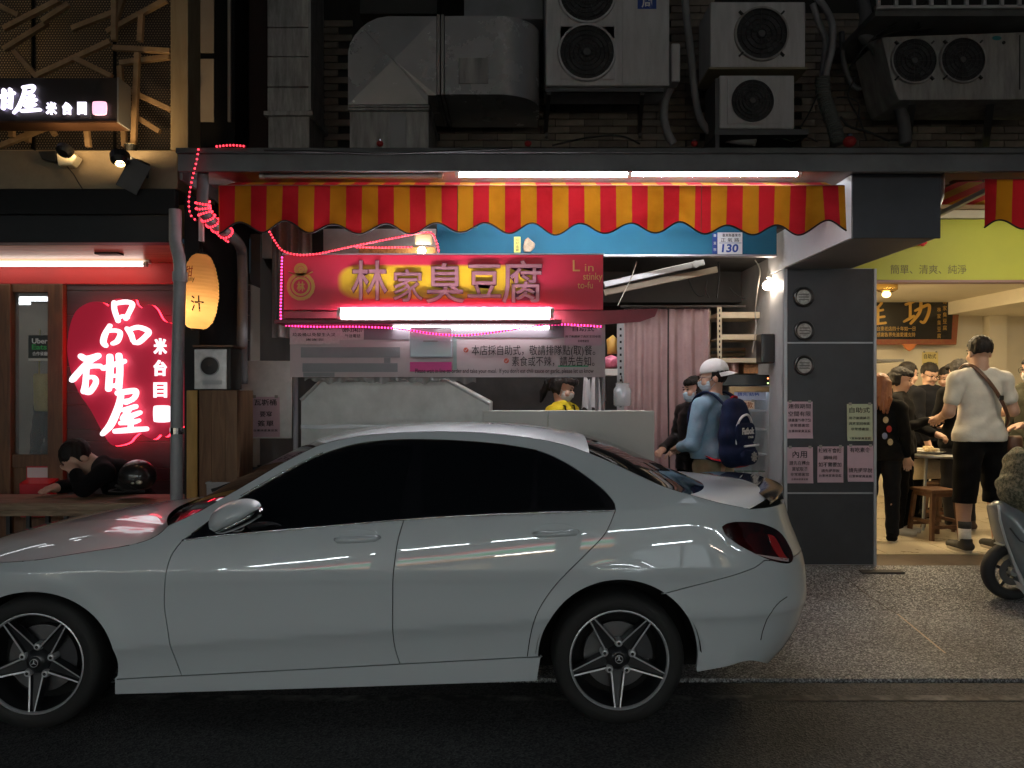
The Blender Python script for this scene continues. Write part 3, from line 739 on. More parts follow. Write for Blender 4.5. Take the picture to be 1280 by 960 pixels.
paint = mat('white_car_paint', (.56, .605, .63), rough=.38, spec=.5, coat=1.0)
_pb = paint.node_tree.nodes['Principled BSDF']; _pb.inputs['Coat Roughness'].default_value = .02
blk = mat('black_gloss_trim', (.006, .006, .007), rough=.12, coat=.6)
tint = mat('tinted_car_glass', (.004, .005, .006), rough=.03, spec=.42)
rubber = mat('black_rubber', (.012, .012, .012), rough=.75, bump=.1, bscale=80)
chrome = mat('dull_chrome', (.62, .63, .65), rough=.16, metal=1.0)
dark = mat('dark_underbody', (.006, .006, .006), rough=.9)
gunm = mat('gunmetal_wheel', (.028, .029, .032), rough=.38, metal=.4, coat=.4)
mach = mat('machined_rim', (.60, .61, .63), rough=.38, metal=.55)

belt_px = [(228, 675.8), (270, 670), (335, 664), (400, 658.5), (505, 649.5), (597, 644), (690, 640.5), (757, 638.5), (769.5, 637.5)]
dlo_top = [(769.5, 637.5), (768, 630), (757, 615.5), (734, 596.5), (705, 577.5), (672, 563.5), (630, 556.3), (580, 551.8), (526, 550), (484, 551), (442, 556.3), (401, 569), (385.6, 576), (348, 596), (303, 622), (262, 651.5), (239.5, 668), (228, 675.8)]
gapA = [(228, 675.8), (214, 695), (207, 721), (205.5, 755), (210, 789), (217.5, 819), (227, 844.5)]
gapB = [(505, 649.5), (497, 678), (491.5, 720), (491, 753), (492.5, 803), (500, 830)]
gapC = [(769.5, 637.5), (757, 666), (734, 691), (705, 720), (684, 745), (670, 770), (663, 795), (659, 821.5)]
sill_top = [(144, 849), (227, 844.5), (400, 835.5), (500, 830), (659, 821.5), (676, 820.5)]
rail_px = [(210, 657), (225, 650), (251, 638), (282, 620.5), (310, 604), (331, 591.5), (351, 580), (372, 569), (389, 560.5), (408, 553.5), (442, 546), (484, 541.5), (526, 539.5), (567, 539.3), (609, 541), (651, 545.3), (692, 552.5), (725, 562), (760, 576), (791, 590.5), (829, 607.5), (862, 618), (900, 628.5), (937, 636)]
bump_px = [(828, 742.5), (866, 732.5), (895, 725), (922, 717.5), (945, 708.5), (955, 700.5)]
D_ = lambda px, s=.02: dens(tr(px), s)
T_rail = tr(rail_px); T_bump = tr(bump_px)
aF = arc_pts(0, .388, .348, R(8), R(172)); aR = arc_pts(2.84, .395, .395, R(-6), R(182))
zF0 = tr1(144, 849)[1]; zR0 = tr1(676, 820.5)[1]
# front and rear wheel openings, cut at the sill
arcF = arc_pts(0, .395, .348, math.asin((zF0-.325)/.348), math.pi-math.asin((zF0-.325)/.348))
arcR_q = arc_pts(2.84, .395, .395, math.pi-math.asin((zR0-.325)/.395), 0)            # left to right over the top
iq = min(range(len(arcR_q)), key=lambda i: math.hypot(arcR_q[i][0]-T_bump[0][0], arcR_q[i][1]-T_bump[0][1]))
hoodgap = [(-.66, .700), (-.58, .745), (-.45, .785)] + tr([(37, 700.5), (75, 695), (112, 689), (145, 684), (169, 679.5), (190, 672.5), (203, 664), (210, 657)])
rear_cut = [(float(UR(z))-.012, z) for z in np.linspace(T_rail[-1][1]-.004, .80, 12)]
side_poly = join(dens(hoodgap), dens(T_rail), rear_cut, dens(tr([(978, 701), (955, 700.5)])), dens(T_bump[::-1]), arcR_q[:iq+1][::-1],
                 dens(tr(gapC))[::-1], dens(tr(dlo_top)), dens(tr(gapA)), dens(tr(sill_top[:2]))[::-1], arcF, [(-.43, .31), (-.44, .38), (-.50, .52), (-.58, .62), (-.66, .69)])
side_panel('body_side', side_poly, paint, gap=.0024)
doorF = side_panel('front_door', join(dens(tr(gapA)), dens(tr(sill_top[1:4])), dens(tr(gapB))[::-1], dens(tr(belt_px[:5]))[::-1]), paint, gap=.0024)
doorR = side_panel('rear_door', join(dens(tr(gapB)), dens(tr(sill_top[3:5])), dens(tr(gapC))[::-1], dens(tr(belt_px[4:]))[::-1]), paint, gap=.0024)
sill_bot = [(144, 867.5), (250, 864.5), (400, 860), (550, 855), (671, 851)]
side_panel('side_skirt', join(dens(tr(sill_top)), dens(tr(sill_bot))[::-1]), paint, gap=.0022, off=.004)
arcR_b = arc_pts(2.84, .395, .395, math.atan2(arcR_q[iq][1]-.325, arcR_q[iq][0]-2.84), R(-9))
rb_low = [(float(UR(z))-.012, z) for z in np.linspace(.795, .345, 16)]
bumper = side_panel('rear_bumper', join(dens(T_bump), dens(tr([(955, 700.5), (978, 701)])), rb_low, dens(tr([(996, 803), (986, 809.5), (941, 826), (905, 834), (871, 840)])), arcR_b[::-1]), paint, gap=.0022)
side_panel('front_bumper', join([(-.43, .30), (-.44, .38), (-.50, .52), (-.58, .62), (-.66, .69)], [(float(UF(z))+.012, z) for z in np.linspace(.69, .2, 14)], [(-.5, .19), (-.42, .22)]), paint, gap=.0022)
# dark structure behind the gaps
arcF_i = arc_pts(0, .43, .385, R(-8), R(165)); arcR_i = arc_pts(2.84, .43, .43, R(10), R(188))
inner = join([(-.55, .45), (-.55, .62), (-.3, .78), (.5, .88), (1.2, 1.2), (1.7, 1.36), (2.3, 1.36), (2.9, 1.15), (3.55, 1.02), (3.55, .42), (3.30, .42)], arcR_i, [(2.38, .25), (.47, .25)], arcF_i)
side_panel('inner_frame', inner, dark, off=-.028, edge=.01)
# glass house
trim = side_panel('window_surround', join(dens(tr(belt_px)), dens(tr(dlo_top))), blk, off=-.004)
gl_f = [(262, 665.5), (335, 660.5), (400, 655.3), (498, 646.6), (507, 600), (517, 556.5), (484, 557.3), (444, 562.5), (404, 575), (388, 582.5), (350, 602.5), (306, 629)]
gl_r = [(527, 643.5), (597, 640), (663, 637.3), (666, 600), (667, 569.5), (630, 562.5), (580, 558), (529, 556.3), (527, 600)]
gl_q = [(672, 637), (720, 635.6), (757, 634.6), (748, 618), (728, 601), (702, 583.5), (672.5, 571.5), (672, 600)]
side_panel('window_glass', dens(tr(gl_f+gl_f[:1]), .03, False)[:-1], tint, off=-.001, edge=.006)
side_panel('window_glass', dens(tr(gl_r+gl_r[:1]), .03, False)[:-1], tint, off=-.001, edge=.006)
side_panel('quarter_glass', dens(tr(gl_q+gl_q[:1]), .03, False)[:-1], tint, off=-.001, edge=.006)
def on_side(pts, off):
    o = []
    for u, z in pts:
        e = 1e-3; s = float(Sf(u, z)); n = Vector((float(Sf(u+e, z)-Sf(u-e, z))/(2*e), -1, float(Sf(u, z+e)-Sf(u, z-e))/(2*e))).normalized()
        o.append(Vector((u, s, z))+n*off)
    return o
def both(name, mb, material, parent=None, smooth=True, **kw):
    """the part and its mirror image on the far side"""
    r = [obj(name, mb, material, parent[0] if isinstance(parent, list) else (parent or car), smooth=smooth, **kw)]
    m2 = MB(); m2.v = [(x, 2*HW-y, z) for x, y, z in mb.v]; m2.f = [f[::-1] for f in mb.f]
    r.append(obj(name, m2, material, parent[1] if isinstance(parent, list) else (parent or car), smooth=smooth, **kw)); return r
both('chrome_strip', MB().tube(on_side(dens(tr(belt_px)), .003), .0055, 8), chrome)
both('chrome_strip', MB().tube(on_side(dens(tr(dlo_top)[5:-1]), .002), .0040, 8), blk)
both('chrome_strip', MB().tube(on_side(dens(tr([(301, 620), (348, 593.5), (390, 572.2), (404, 566)])), .001), .0035, 8), chrome)

# top skins: hood, windscreen, roof, rear window, boot lid
def edge3(pts): return [Vector((u, float(Sf(u, z)), z)) for u, z in pts]
def interp_poly(pts, n):
    P_ = [Vector(p) for p in pts]; L = [0]
    for a, b in zip(P_[:-1], P_[1:]): L.append(L[-1]+(b-a).length)
    fs = [pchip(L, [p[k] for p in P_]) for k in range(3)]
    return [Vector([float(f(L[-1]*i/n)) for f in fs]) for i in range(n+1)]
def top_skin(name, edge, center, material, n=30, m=28, p=2.3, bow=2.0, off=0.0):
    E = interp_poly(edge, n); Cc = interp_poly([(u, HW, z) for u, z in center], n)
    def fn(a, b):
        i = int(round(a*n)); v = -1+2*b; e, c = E[i], Cc[i]; hwid = HW-e.y; av = abs(v)
        return (e.x+(c.x-e.x)*(1-av**bow), HW+v*hwid, c.z-(c.z-e.z)*av**p+off)
    return obj(name, MB().grid(fn, n, m), material, car, smooth=True)
hood_e = edge3(dens(hoodgap, .05)); hood = top_skin('hood', hood_e, [(-.76, .70), (-.70, .76), (-.58, .815), (-.40, .86), (-.17, .908), (.10, .950), (.30, .975), (.42, .985)], paint, p=2.6, n=40, m=40)
T_a = dens(T_rail, .04); ci = lambda px: min(range(len(T_a)), key=lambda i: abs(T_a[i][0]-tr1(*px)[0]))
i1, i2, i3 = ci((400, 556)), ci((732, 564)), ci((862, 618))
top_skin('windscreen', edge3(T_a[:i1+1]), [(.44, .975), (.60, 1.06), (.80, 1.17), (1.0, 1.275), (1.20, 1.362)], tint, p=2.6)
top_skin('roof', edge3(T_a[i1:i2+1]), [(1.20, 1.362), (1.36, 1.402), (1.60, 1.436), (1.95, 1.455), (2.2, 1.4545), (2.45, 1.438), (2.74, 1.392)], paint, p=2.7, n=44)
top_skin('rear_window', edge3(T_a[i2:i3+1]), [(2.74, 1.392), (2.95, 1.325), (3.2, 1.212), (3.44, 1.108)], tint, p=2.8)
boot_c = [(3.44, 1.108), (3.6, 1.108), (3.75, 1.098), (3.85, 1.085)]
boot_e = edge3(T_a[i3:]); boot = top_skin('boot_lid', boot_e, boot_c, paint, p=2.8)
# antenna fin, wipers
#obj('roof_fin', MB().prism([(2.44, 1.438), (2.62, 1.415), (2.60, 1.455), (2.56, 1.468)], HW-.012, HW+.012), paint, car, smooth=False, bevel=.004)
for (a, b) in (((.62, .35, 1.02), (.86, 1.0, 1.205)), ((.56, .95, 1.055), (.74, 1.45, 1.13))):
    obj('wiper', MB().tube([(a[0]-.03, a[1], a[2]-.01), a, b], [.012, .009, .005], 6), rubber, car)
# rear face: closing skin between the two sides, boot spoiler, lamps, plate, valance
zs = list(np.linspace(.30, 1.075, 26))
def rear_fn(a, b):
    z = .30+(1.075-.30)*a; u0 = float(UR(z))-.012; s0 = float(Sf(u0, z)); v = -1+2*b
    return (u0+.028*(1-v*v), HW+v*(HW-s0), z)
obj('boot_face', MB().grid(rear_fn, 26, 14, flip=True), paint, car, smooth=True)
def spoil(a, b):
    v = -1+2*a; av = abs(v); y = HW+v*.72
    back = 3.845-.20*av**2.6; w = .150*(1-av**3.2)+.004; zc = 1.088-.018*av**2.2
    x = back-w+w*b*1.16; up = .022*(1-av**4)*b**2.0
    return (x, y, zc+.007+up)
sk = MB().grid(spoil, 48, 10)
def spoil2(a, b): q = spoil(a, b); return (q[0]-.006, q[1], q[2]-.016)
sk.grid(spoil2, 48, 10, flip=True)
k = 49*11; 
for i in range(48): sk.f.append((i*11+10, (i+1)*11+10, k+(i+1)*11+10, k+i*11+10))
obj('boot_spoiler', sk, mat('smoked_black_spoiler', (.02, .019, .018), rough=.07, coat=1.0), car, smooth=True, auto=50)
tl_px = [(902, 658.5), (908, 654.5), (919, 652.5), (932, 652.3), (945, 653.5), (958, 657), (969, 662), (977, 669), (984, 680), (989, 691), (990, 699), (986, 704), (975, 703.8), (960, 699.5), (948, 694.5), (937, 689), (926, 683), (914, 675), (906, 667.5)]
m_tl = mat('red_lamp_lens', (.055, .003, .004), rough=.06, coat=1.0, col2=(.012, .0015, .002), scale=9, thr=(.35, .6))
m_tl2 = mat('bright_red_reflector', (.42, .02, .02), rough=.15, coat=1.0)
tls = side_panel('taillight', dens(tr(tl_px+tl_px[:1]), .012)[:-1], m_tl, off=.006, edge=.016)
side_panel('lamp_band', dens(tr([(958, 668), (967, 672), (978, 692), (983, 699), (974, 698), (964, 684), (958, 668)]), .01)[:-1], m_tl2, parent=tls, off=.0085, edge=.004)
side_panel('lamp_band', dens(tr([(941, 692), (984, 698.5), (984, 702), (962, 698.5), (941, 692)]), .01)[:-1], mat('clear_lamp_strip', (.5, .4, .4), rough=.1, coat=1), parent=tls, off=.0085, edge=.003)
vent = [tr1(*p) for p in [(951, 800), (953, 790), (956, 781), (961, 770), (967, 761), (975, 752), (984, 746)]]
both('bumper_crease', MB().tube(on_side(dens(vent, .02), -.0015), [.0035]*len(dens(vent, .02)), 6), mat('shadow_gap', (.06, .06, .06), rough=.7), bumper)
zb = .36
side_panel('rear_vent', dens(tr([(1006, 776), (1002, 795), (990, 807), (983, 808), (992, 797), (999, 782), (1006, 776)]), .01)[:-1], blk, parent=bumper, off=.004, edge=.01)
valp = [(float(UR(z))-.05+.035*math.sin((z-.26)*20), z) for z in (.27, .33, .40, .46)]
both('rear_diffuser', MB().grid(lambda a, b: (lambda z, y: (float(UR(z))-.030-.30*max(0, (.62-y))**1.3, y, z))(.25+.19*a, .33+.58*b), 8, 12, flip=True), blk, smooth=True)
both('exhaust_tip', MB().tube([(3.68, .50, .30), (3.84, .50, .31)], [.035, .038], 16, flat=.6), chrome)
plate = obj('number_plate', MB().box(3.925, 3.932, HW-.19, HW+.19, .62, .73), mat('plate_white', (.75, .75, .73), rough=.5), car)
# front face
def front_fn(a, b):
    z = .20+.52*a; u0 = float(UF(z))+.012; s0 = float(Sf(u0, z)); v = -1+2*b
    return (u0-.05*(1-v*v), HW+v*(HW-s0), z)
obj('front_face', MB().grid(front_fn, 16, 14), paint, car, smooth=True)
obj('grille', MB().grid(lambda a, b: (lambda z, v: (float(UF(z))-.052+.03*v*v, HW+v*.40, z))(.42+.22*a, -1+2*b), 8, 10), blk, car, smooth=True)
both('headlight', MB().grid(lambda a, b: (lambda u, z: tuple(on_side([(u, z)], .006)[0]))(-.70+.28*a, .58+.03*a+(.12-.04*(1-a))*b), 10, 6, flip=False), mat('lamp_glass', (.25, .27, .3), rough=.05, coat=1), smooth=True)
# underside and wheel wells
obj('underbody', MB().box(-.55, 3.45, .40, 2*HW-.40, .17, .62), dark, car)
obj('underbody', MB().box(.55, 2.25, .10, 2*HW-.10, .19, .50), dark, car)
for uc in (0, 2.84):
    for sd in (0, 1):
        well = MB()
        y0, y1 = (.03, .42) if sd == 0 else (2*HW-.03, 2*HW-.42)
        pr = []
        n = 22
        vs_ = [(uc+.41*math.cos(R(4)+R(172)*i/n), y, .325+.40*math.sin(R(4)+R(172)*i/n)) for y in (y0, y1) for i in range(n+1)]
        well.add(vs_, [(i, i+1, n+1+i+1, n+1+i) for i in range(n)])
        obj('wheel_liner', well, dark, car)
# door handles and mirrors
for (x0, x1, y0, y1) in ((417, 477, 680, 666), (665, 725, 672.5, 659)):
    a = tr1(x0+2, (y0+y1)/2+1.5); b = tr1(x1-2, (y0+y1)/2-1.5)
    cup = on_side([((a[0]+b[0])/2+.080*math.cos(t)*1.3, (a[1]+b[1])/2+.012+.034*math.sin(t)) for t in np.linspace(0, 2*math.pi, 28, endpoint=False)], .0008)
    par = doorF if x0 < 500 else doorR
    mid = sum(cup, Vector())/len(cup)
    both('handle_cup', MB().add([v+Vector((0, .0, 0)) for v in cup]+[mid+Vector((0, .010, 0))], [(i, len(cup), (i+1) % len(cup)) for i in range(len(cup))]), paint, par)
    hs = [(a[0]+(b[0]-a[0])*t, a[1]+(b[1]-a[1])*t) for t in np.linspace(0, 1, 12)]
    hp = [v+Vector((0, -.034*math.sin(math.pi*min(1, max(0, t*1.0)))**.35, 0)) for v, t in zip(on_side(hs, .004), np.linspace(0, 1, 12))]
    both('door_handle', MB().tube(hp, [.008]+[.0165]*10+[.008], 12, flat=1.0), paint, par)
mir = [(261, 661), (260.5, 653), (263.5, 644), (271, 635.5), (282, 629), (294, 625.3), (306, 624.2), (315, 625.6), (321.5, 629), (324, 633), (321, 640), (312, 648), (298, 656.5), (283, 662.5), (270, 665.5)]
def loc_px(px, py, D):     # picture point at depth D to car coordinates
    w = P(px, py, D)-Vector((CAR_X, CAR_Y, 0)); return (w.x*cp+w.y*sp_, -w.x*sp_+w.y*cp, w.z)
Dm = 3.74
mo = [(lambda q: (q[0], q[2]))(loc_px(x, y, Dm)) for x, y in mir]
mo = dens(mo+mo[:1], .012)[:-1]; ym = loc_px(290, 645, Dm)[1]
mh = both('door_mirror', MB().pillow(mo, ym-.085, ym+.11, 8, .5, .45), paint)
st = [(271, 660.5), (290, 653.5), (310, 643), (323.5, 634.5), (329.5, 641), (326, 646), (312, 655), (294, 663), (276, 668), (267, 666.5)]
so = [(lambda q: (q[0], q[2]))(loc_px(x, y, Dm)) for x, y in st]; so = dens(so+so[:1], .012)[:-1]
both('mirror_lower_shell', MB().pillow(so, ym-.074, ym+.115, 6, .45, .4), blk, mh)
sg = [loc_px(x, y, Dm) for x, y in ((275, 662), (290, 657), (308, 648), (323, 638.5))]
both('signal_strip', MB().tube([(q[0], ym-.070, q[2]) for q in dens([(s_[0], s_[2]) for s_ in sg], .01) and sg], [.003, .006, .007, .003], 8), chrome, mh)
both('mirror_base', MB().tube([(loc_px(282, 667, Dm)[0], .05, loc_px(282, 669, Dm)[2]), (loc_px(292, 662, Dm)[0], ym+.03, loc_px(292, 659, Dm)[2])], [.045, .035], 12, flat=.5), blk)
# wheels
def make_wheel(c, sgn):
    w = link('wheel', None, parent=car, loc=c); w.empty_display_size = .1
    if sgn < 0: w.rotation_euler = (0, 0, math.pi)
    return w
def wheel_meshes():
    t = MB().lathe([(.236, .02), (.238, -.004), (.246, -.017), (.262, -.023), (.285, -.024), (.303, -.018), (.316, -.007), (.3235, .012), (.3255, .04), (.3255, .17), (.318, .195), (.29, .212), (.24, .205), (.236, .15)], 72, 'y', cap=False)
    lip = MB().lathe([(.2335, -.004), (.2345, -.0125), (.2405, -.0185), (.2455, -.0165), (.2462, -.006)], 72, 'y', cap=False)
    bar = MB().lathe([(.2335, -.004), (.229, .012), (.219, .05), (.213, .10), (.215, .19)], 60, 'y', cap=False)
    back = MB().lathe([(.001, .135), (.215, .135)], 40, 'y', cap=False)
    disc = MB().lathe([(.05, .075), (.165, .075), (.165, .10), (.05, .10)], 48, 'y', cap=False)
    cal = MB().prism([(.150*math.cos(a)*k, .150*math.sin(a)*k) for k, rng in ((1.18, np.linspace(-.1, .75, 8)), (.66, np.linspace(.75, -.1, 8))) for a in rng], .055, .12)
    sp = MB(); nR = 10; sec = []
    for i in range(nR+1):
        t_ = i/nR; r = .050+.186*t_; wv = .038-.0225*t_; yb = .020-.032*t_**1.2; e = .0085-.0015*t_
        for o_, yy in ((-wv-.005, yb+.042), (-wv, yb), (-wv+e, yb+.001), (-wv+e+.004, yb+.016), (wv-e-.004, yb+.016), (wv-e, yb+.001), (wv, yb), (wv+.005, yb+.042)):
            sp.v.append((o_, yy, -r))
    for i in range(nR):
        for j in range(7): sp.f.append((i*8+j, i*8+j+1, (i+1)*8+j+1, (i+1)*8+j))
    hub = MB().lathe([(.001, .004), (.030, .004), (.040, .010), (.052, .024), (.066, .040), (.07, .10)], 40, 'y', cap=False)
    boss = MB().lathe([(.001, .018), (.007, .018), (.0075, .0125), (.015, .0135), (.020, .024), (.022, .06)], 20, 'y', c=(0, 0, 0), cap=False)
    hole = MB().lathe([(.001, .0118), (.0075, .0118)], 14, 'y', cap=False)
    cap = MB().lathe([(.001, -.006), (.021, -.005), (.026, -.002), (.0285, .004)], 32, 'y', cap=False)
    ring = MB()
    ring.lathe([(.0175, -.0055), (.018, -.008), (.0195, -.008), (.020, -.005)], 32, 'y', cap=False)
    for k_ in range(3):
        a = R(90+120*k_); ring.add([(.0185*math.cos(a), -.0072, .0185*math.sin(a)), (.0035*math.cos(a+1.05), -.0078, .0035*math.sin(a+1.05)), (0, -.0095, 0), (.0035*math.cos(a-1.05), -.0078, .0035*math.sin(a-1.05))], [(0, 3, 2, 1)])
    return dict(tyre=(t, rubber), rim_lip=(lip, mach), rim=(bar, gunm), wheel_back=(back, dark), brake_disc=(disc, mat('brake_steel', (.16, .16, .165), rough=.4, metal=.9)), brake_caliper=(cal, mat('caliper_grey', (.05, .05, .055), rough=.5, metal=.5)), hub=(hub, gunm), hub_cap=(cap, mat('hub_cap_grey', (.08, .08, .085), rough=.25, metal=.8)), star_emblem=(ring, mach)), sp, boss, hole
WM, spk, boss_m, hole_m = wheel_meshes()
WMESH = {k_: m_.mesh(k_) for k_, (m_, _) in WM.items()}
spm = spk.mesh('spoke'); spm.materials.append(gunm); spm.materials.append(mach)
for i, pl in enumerate(spm.polygons):
    pl.material_index = 1 if i % 7 in (1, 5) else 0
bom = boss_m.mesh('bolt_boss'); hom = hole_m.mesh('bolt')
for me in list(WMESH.values())+[bom]:
    me.polygons.foreach_set('use_smooth', [True]*len(me.polygons)); me.set_sharp_from_angle(angle=R(40))
for (uc, side) in ((0, 0), (2.84, 0), (0, 1), (2.84, 1)):
    w = make_wheel((uc, .032 if side == 0 else 2*HW-.032, .3255), 1 if side == 0 else -1)
    ROOTM[w.name] = Matrix.Identity(4)
    for k_, (m_, mt) in WM.items():
        rot = (0, R(0 if uc else 8), 0) if k_ == 'brake_caliper' else None
        link(k_, WMESH[k_], mt, w, rot=rot)
    for k_ in range(5):
        a = 72*k_+2
        link('spoke', spm, None, w, rot=(0, R(a), 0))
        rr = .072; b = R(a+36); lc = (-rr*math.sin(b), 0, -rr*math.cos(b))
        link('bolt_boss', bom, mach, w, loc=lc); link('bolt', hom, dark, w, loc=lc)
# ================================================================== the dessert shop on the left
LW = 6.10                                   # its ground floor wall
ls = thing('dessert_shop', 'dessert shop building with perforated screen upstairs and wooden door below', 'shop', (-3.4, LW, .2))
m_dk = mat('black_steel_fascia', (.006, .006, .0065), rough=.5, spec=.2, var=.3, scale=4)
m_dk2 = mat('dark_grey_fascia', (.010, .0105, .0115), rough=.45, spec=.25, var=.3, scale=4)
m_wd = wood('brown_door_wood', (.085, .035, .014), (.17, .075, .030), rough=.45, stretch=(9, 9, 1))
obj('fascia_upper', MB().box(-6.5, WX(219, 5.30), 5.30, 5.36, WZ(268, 5.30), WZ(236, 5.30)), m_dk, ls, bevel=.004)
obj('fascia_lower', MB().box(-6.5, WX(214, 5.25), 5.25, 5.36, WZ(303, 5.25), WZ(269, 5.25)), m_dk2, ls, bevel=.004)
zs_ = WZ(303, 5.25)
m_sof = wood('soffit_board', (.28, .12, .045), (.50, .27, .12), rough=.4, scale=2.2, stretch=(1.0, 7, 7), bump=.05)
for k in range(4):
    y0 = 5.362+k*(LW-5.362)/4
    obj('soffit_plank', MB().box(-6.5, -2.22, y0+.002, y0+(LW-5.362)/4-.002, zs_, zs_+.02), m_sof, ls)
obj('soffit_light_slot', MB().box(WX(125, 5.7), WX(155, 5.7), 5.62, 5.70, zs_-.012, zs_-.001), m_dk, ls)
m_redw = mat('red_wall_paint', (.52, .035, .03), rough=.55, var=.1, scale=3)
obj('red_band', MB().box(-6.5, -2.20, LW-.02, LW+.2, WZ(355, LW), zs_-.002), m_redw, ls)
m_slate = mat('slate_cladding', (.045, .043, .044), rough=.55, var=.25, scale=5, stretch=(1, 1, 6))
obj('wall_backing', MB().box(WX(82, LW), -2.0, LW+.02, LW+.25, .2, WZ(355, LW)), mat('pale_joint', (.22, .20, .17), rough=.8), ls)
ys = [356, 363, 394, 425, 458, 490, 506, 537, 552, 585, 600, 632, 650, 690, 720]
for a, b in zip(ys[:-1], ys[1:]):
    obj('slate_plank', MB().box(WX(83.5, LW), -2.0, LW, LW+.018, WZ(b, LW)+.0025, WZ(a, LW)-.0025), m_slate, ls, bevel=.002)
obj('return_wall', MB().box(-2.20, -2.10, 5.37, 6.4, .1, 2.95), m_dk, ls)
obj('door_post', MB().box(WX(64, LW), WX(83, LW), LW-.05, LW+.06, .22, WZ(356, LW)), m_wd, ls, bevel=.004)
obj('door_post', MB().box(WX(0, LW), WX(18, LW), LW-.05, LW+.06, .22, WZ(356, LW)), m_wd, ls, bevel=.004)
obj('door_rail', MB().box(WX(18, LW)+.001, WX(64, LW)-.001, LW-.03, LW+.04, WZ(584, LW), WZ(568, LW)), m_wd, ls, bevel=.003)
obj('door_rail', MB().box(WX(18, LW)+.001, WX(64, LW)-.001, LW-.03, LW+.04, WZ(366, LW), WZ(356, LW)), m_wd, ls, bevel=.003)
obj('door_panel', MB().box(WX(18, LW)+.001, WX(64, LW)-.001, LW-.01, LW+.03, .22, WZ(584, LW)-.001), m_wd, ls)
obj('window_pane', MB().box(WX(18, LW)+.002, WX(64, LW)-.002, LW+.012, LW+.020, WZ(568, LW)+.001, WZ(366, LW)-.001), glassm('clear_glass'), ls)
obj('side_window_pane', MB().box(-6.5, WX(0, LW)-.002, LW+.012, LW+.020, 1.0, WZ(366, LW)-.001), glassm('clear_glass'), ls)
obj('side_wall', MB().box(-6.5, WX(0, LW)-.002, LW-.01, LW+.03, .2, 1.0), m_wd, ls)
# room behind the glass
m_room = mat('shop_inner_wall', (.24, .20, .15), rough=.8, var=.2, scale=2)
obj('inner_wall', MB().box(-6.5, -2.3, 7.9, 8.0, .2, 2.8), m_room, ls)
obj('inner_side_wall', MB().box(WX(95, LW), WX(95, LW)+.05, LW+.26, 7.9, .2, 2.8), m_room, ls)
obj('inner_ceiling', MB().box(-6.5, -2.3, LW+.26, 7.9, 2.5, 2.6), m_room, ls)
for (xa, y) in ((-4.9, 7.3), (-4.25, 7.0)):
    t = thing('ceiling_lamp', 'white ceiling tube seen through the dessert shop door' if xa < -4.5 else 'white ceiling tube deeper inside the dessert shop doorway', 'lamp', (xa, y, 2.45))
    obj('lamp_tube', MB().tube([(xa-.5, y, 2.44), (xa+.5, y, 2.44)], .016, 10), glow('inner_tube', (.9, .95, 1), 5), t, smooth=True)
    obj('lamp_base', MB().box(xa-.52, xa+.52, y-.03, y+.03, 2.462, 2.50), mat('white_batten', (.7, .7, .68), rough=.5), t)
# delivery sticker on the pane
st_ = thing('window_sticker', 'small black delivery sticker with white and green words on the door glass', 'sticker', P(49, 435, LW))
obj('sheet', pb(35.5, 419, 64, 447.5, LW+.004, .004), mat('black_vinyl', (.01, .012, .01), rough=.4), st_)
obj('lower_edge', pb(35.5, 448, 64, 451, LW+.004, .004), mat('white_vinyl', (.7, .68, .62), rough=.5), st_)
ptext('Uber', 40, 423, 59.5, 429.5, LW+.0035, mat('white_print', (.8, .8, .78), rough=.6), st_, bold=.02)
ptext('Eats', 40, 430.5, 58.5, 437, LW+.0035, mat('green_print', (.05, .45, .10), rough=.6), st_, bold=.02)
ptext('合作餐廳', 40.5, 439.5, 59.5, 444.5, LW+.0035, mat('white_print', (.8, .8, .78), rough=.6), st_, bold=.01)
tb = thing('tote_bag', 'pale yellow tote bag hanging inside the door glass', 'bag', P(55, 515, 6.6))
obj('bag_body', MB().pillow(ppoly([(45, 467), (65.5, 467), (64.5, 514), (46, 514)], 6.5), 6.42, 6.54, 5, .25), cloth('yellow_canvas', (.62, .50, .16)), tb, smooth=True)
for dx in (49, 61): obj('bag_strap', MB().bar(P(dx, 467, 6.48), P(dx+1, 412, 6.48), .018, .004), cloth('yellow_canvas', (.62, .50, .16)), tb)
# red suggestion box on the door
rb = thing('red_box', 'red metal ballot box with white label fixed to the lower door panel', 'box', P(47, 620, LW))
m_rb = mat('red_enamel', (.55, .012, .025), rough=.35, coat=.3)
obj('box_body', MB().prism(ppoly([(27, 604), (65, 604), (64, 646), (28.5, 646)], 5.98), 5.95, LW-.012), m_rb, rb, bevel=.004)
obj('box_back', pb(33, 583, 66, 603.5, 6.06, .02), m_rb, rb)
obj('box_lid', MB().prism_x([(5.945, WZ(604, 5.98)+.001), (LW-.012, WZ(597, 6.0)), (LW-.012, WZ(604, 5.98)+.001)], WX(26.5, 5.97), WX(65.5, 5.97)), m_rb, rb)
obj('box_label', pb(34, 584.5, 60.5, 597, 6.055, .003), mat('white_card', (.62, .55, .55), rough=.7), rb)
# tubes under the soffit
tube_light(-60, 180, 330.5, 5.95, 'long lit fluorescent tube under the wooden soffit of the dessert shop', m=glow('soffit_tube', (1.0, .88, .78), 5.5))
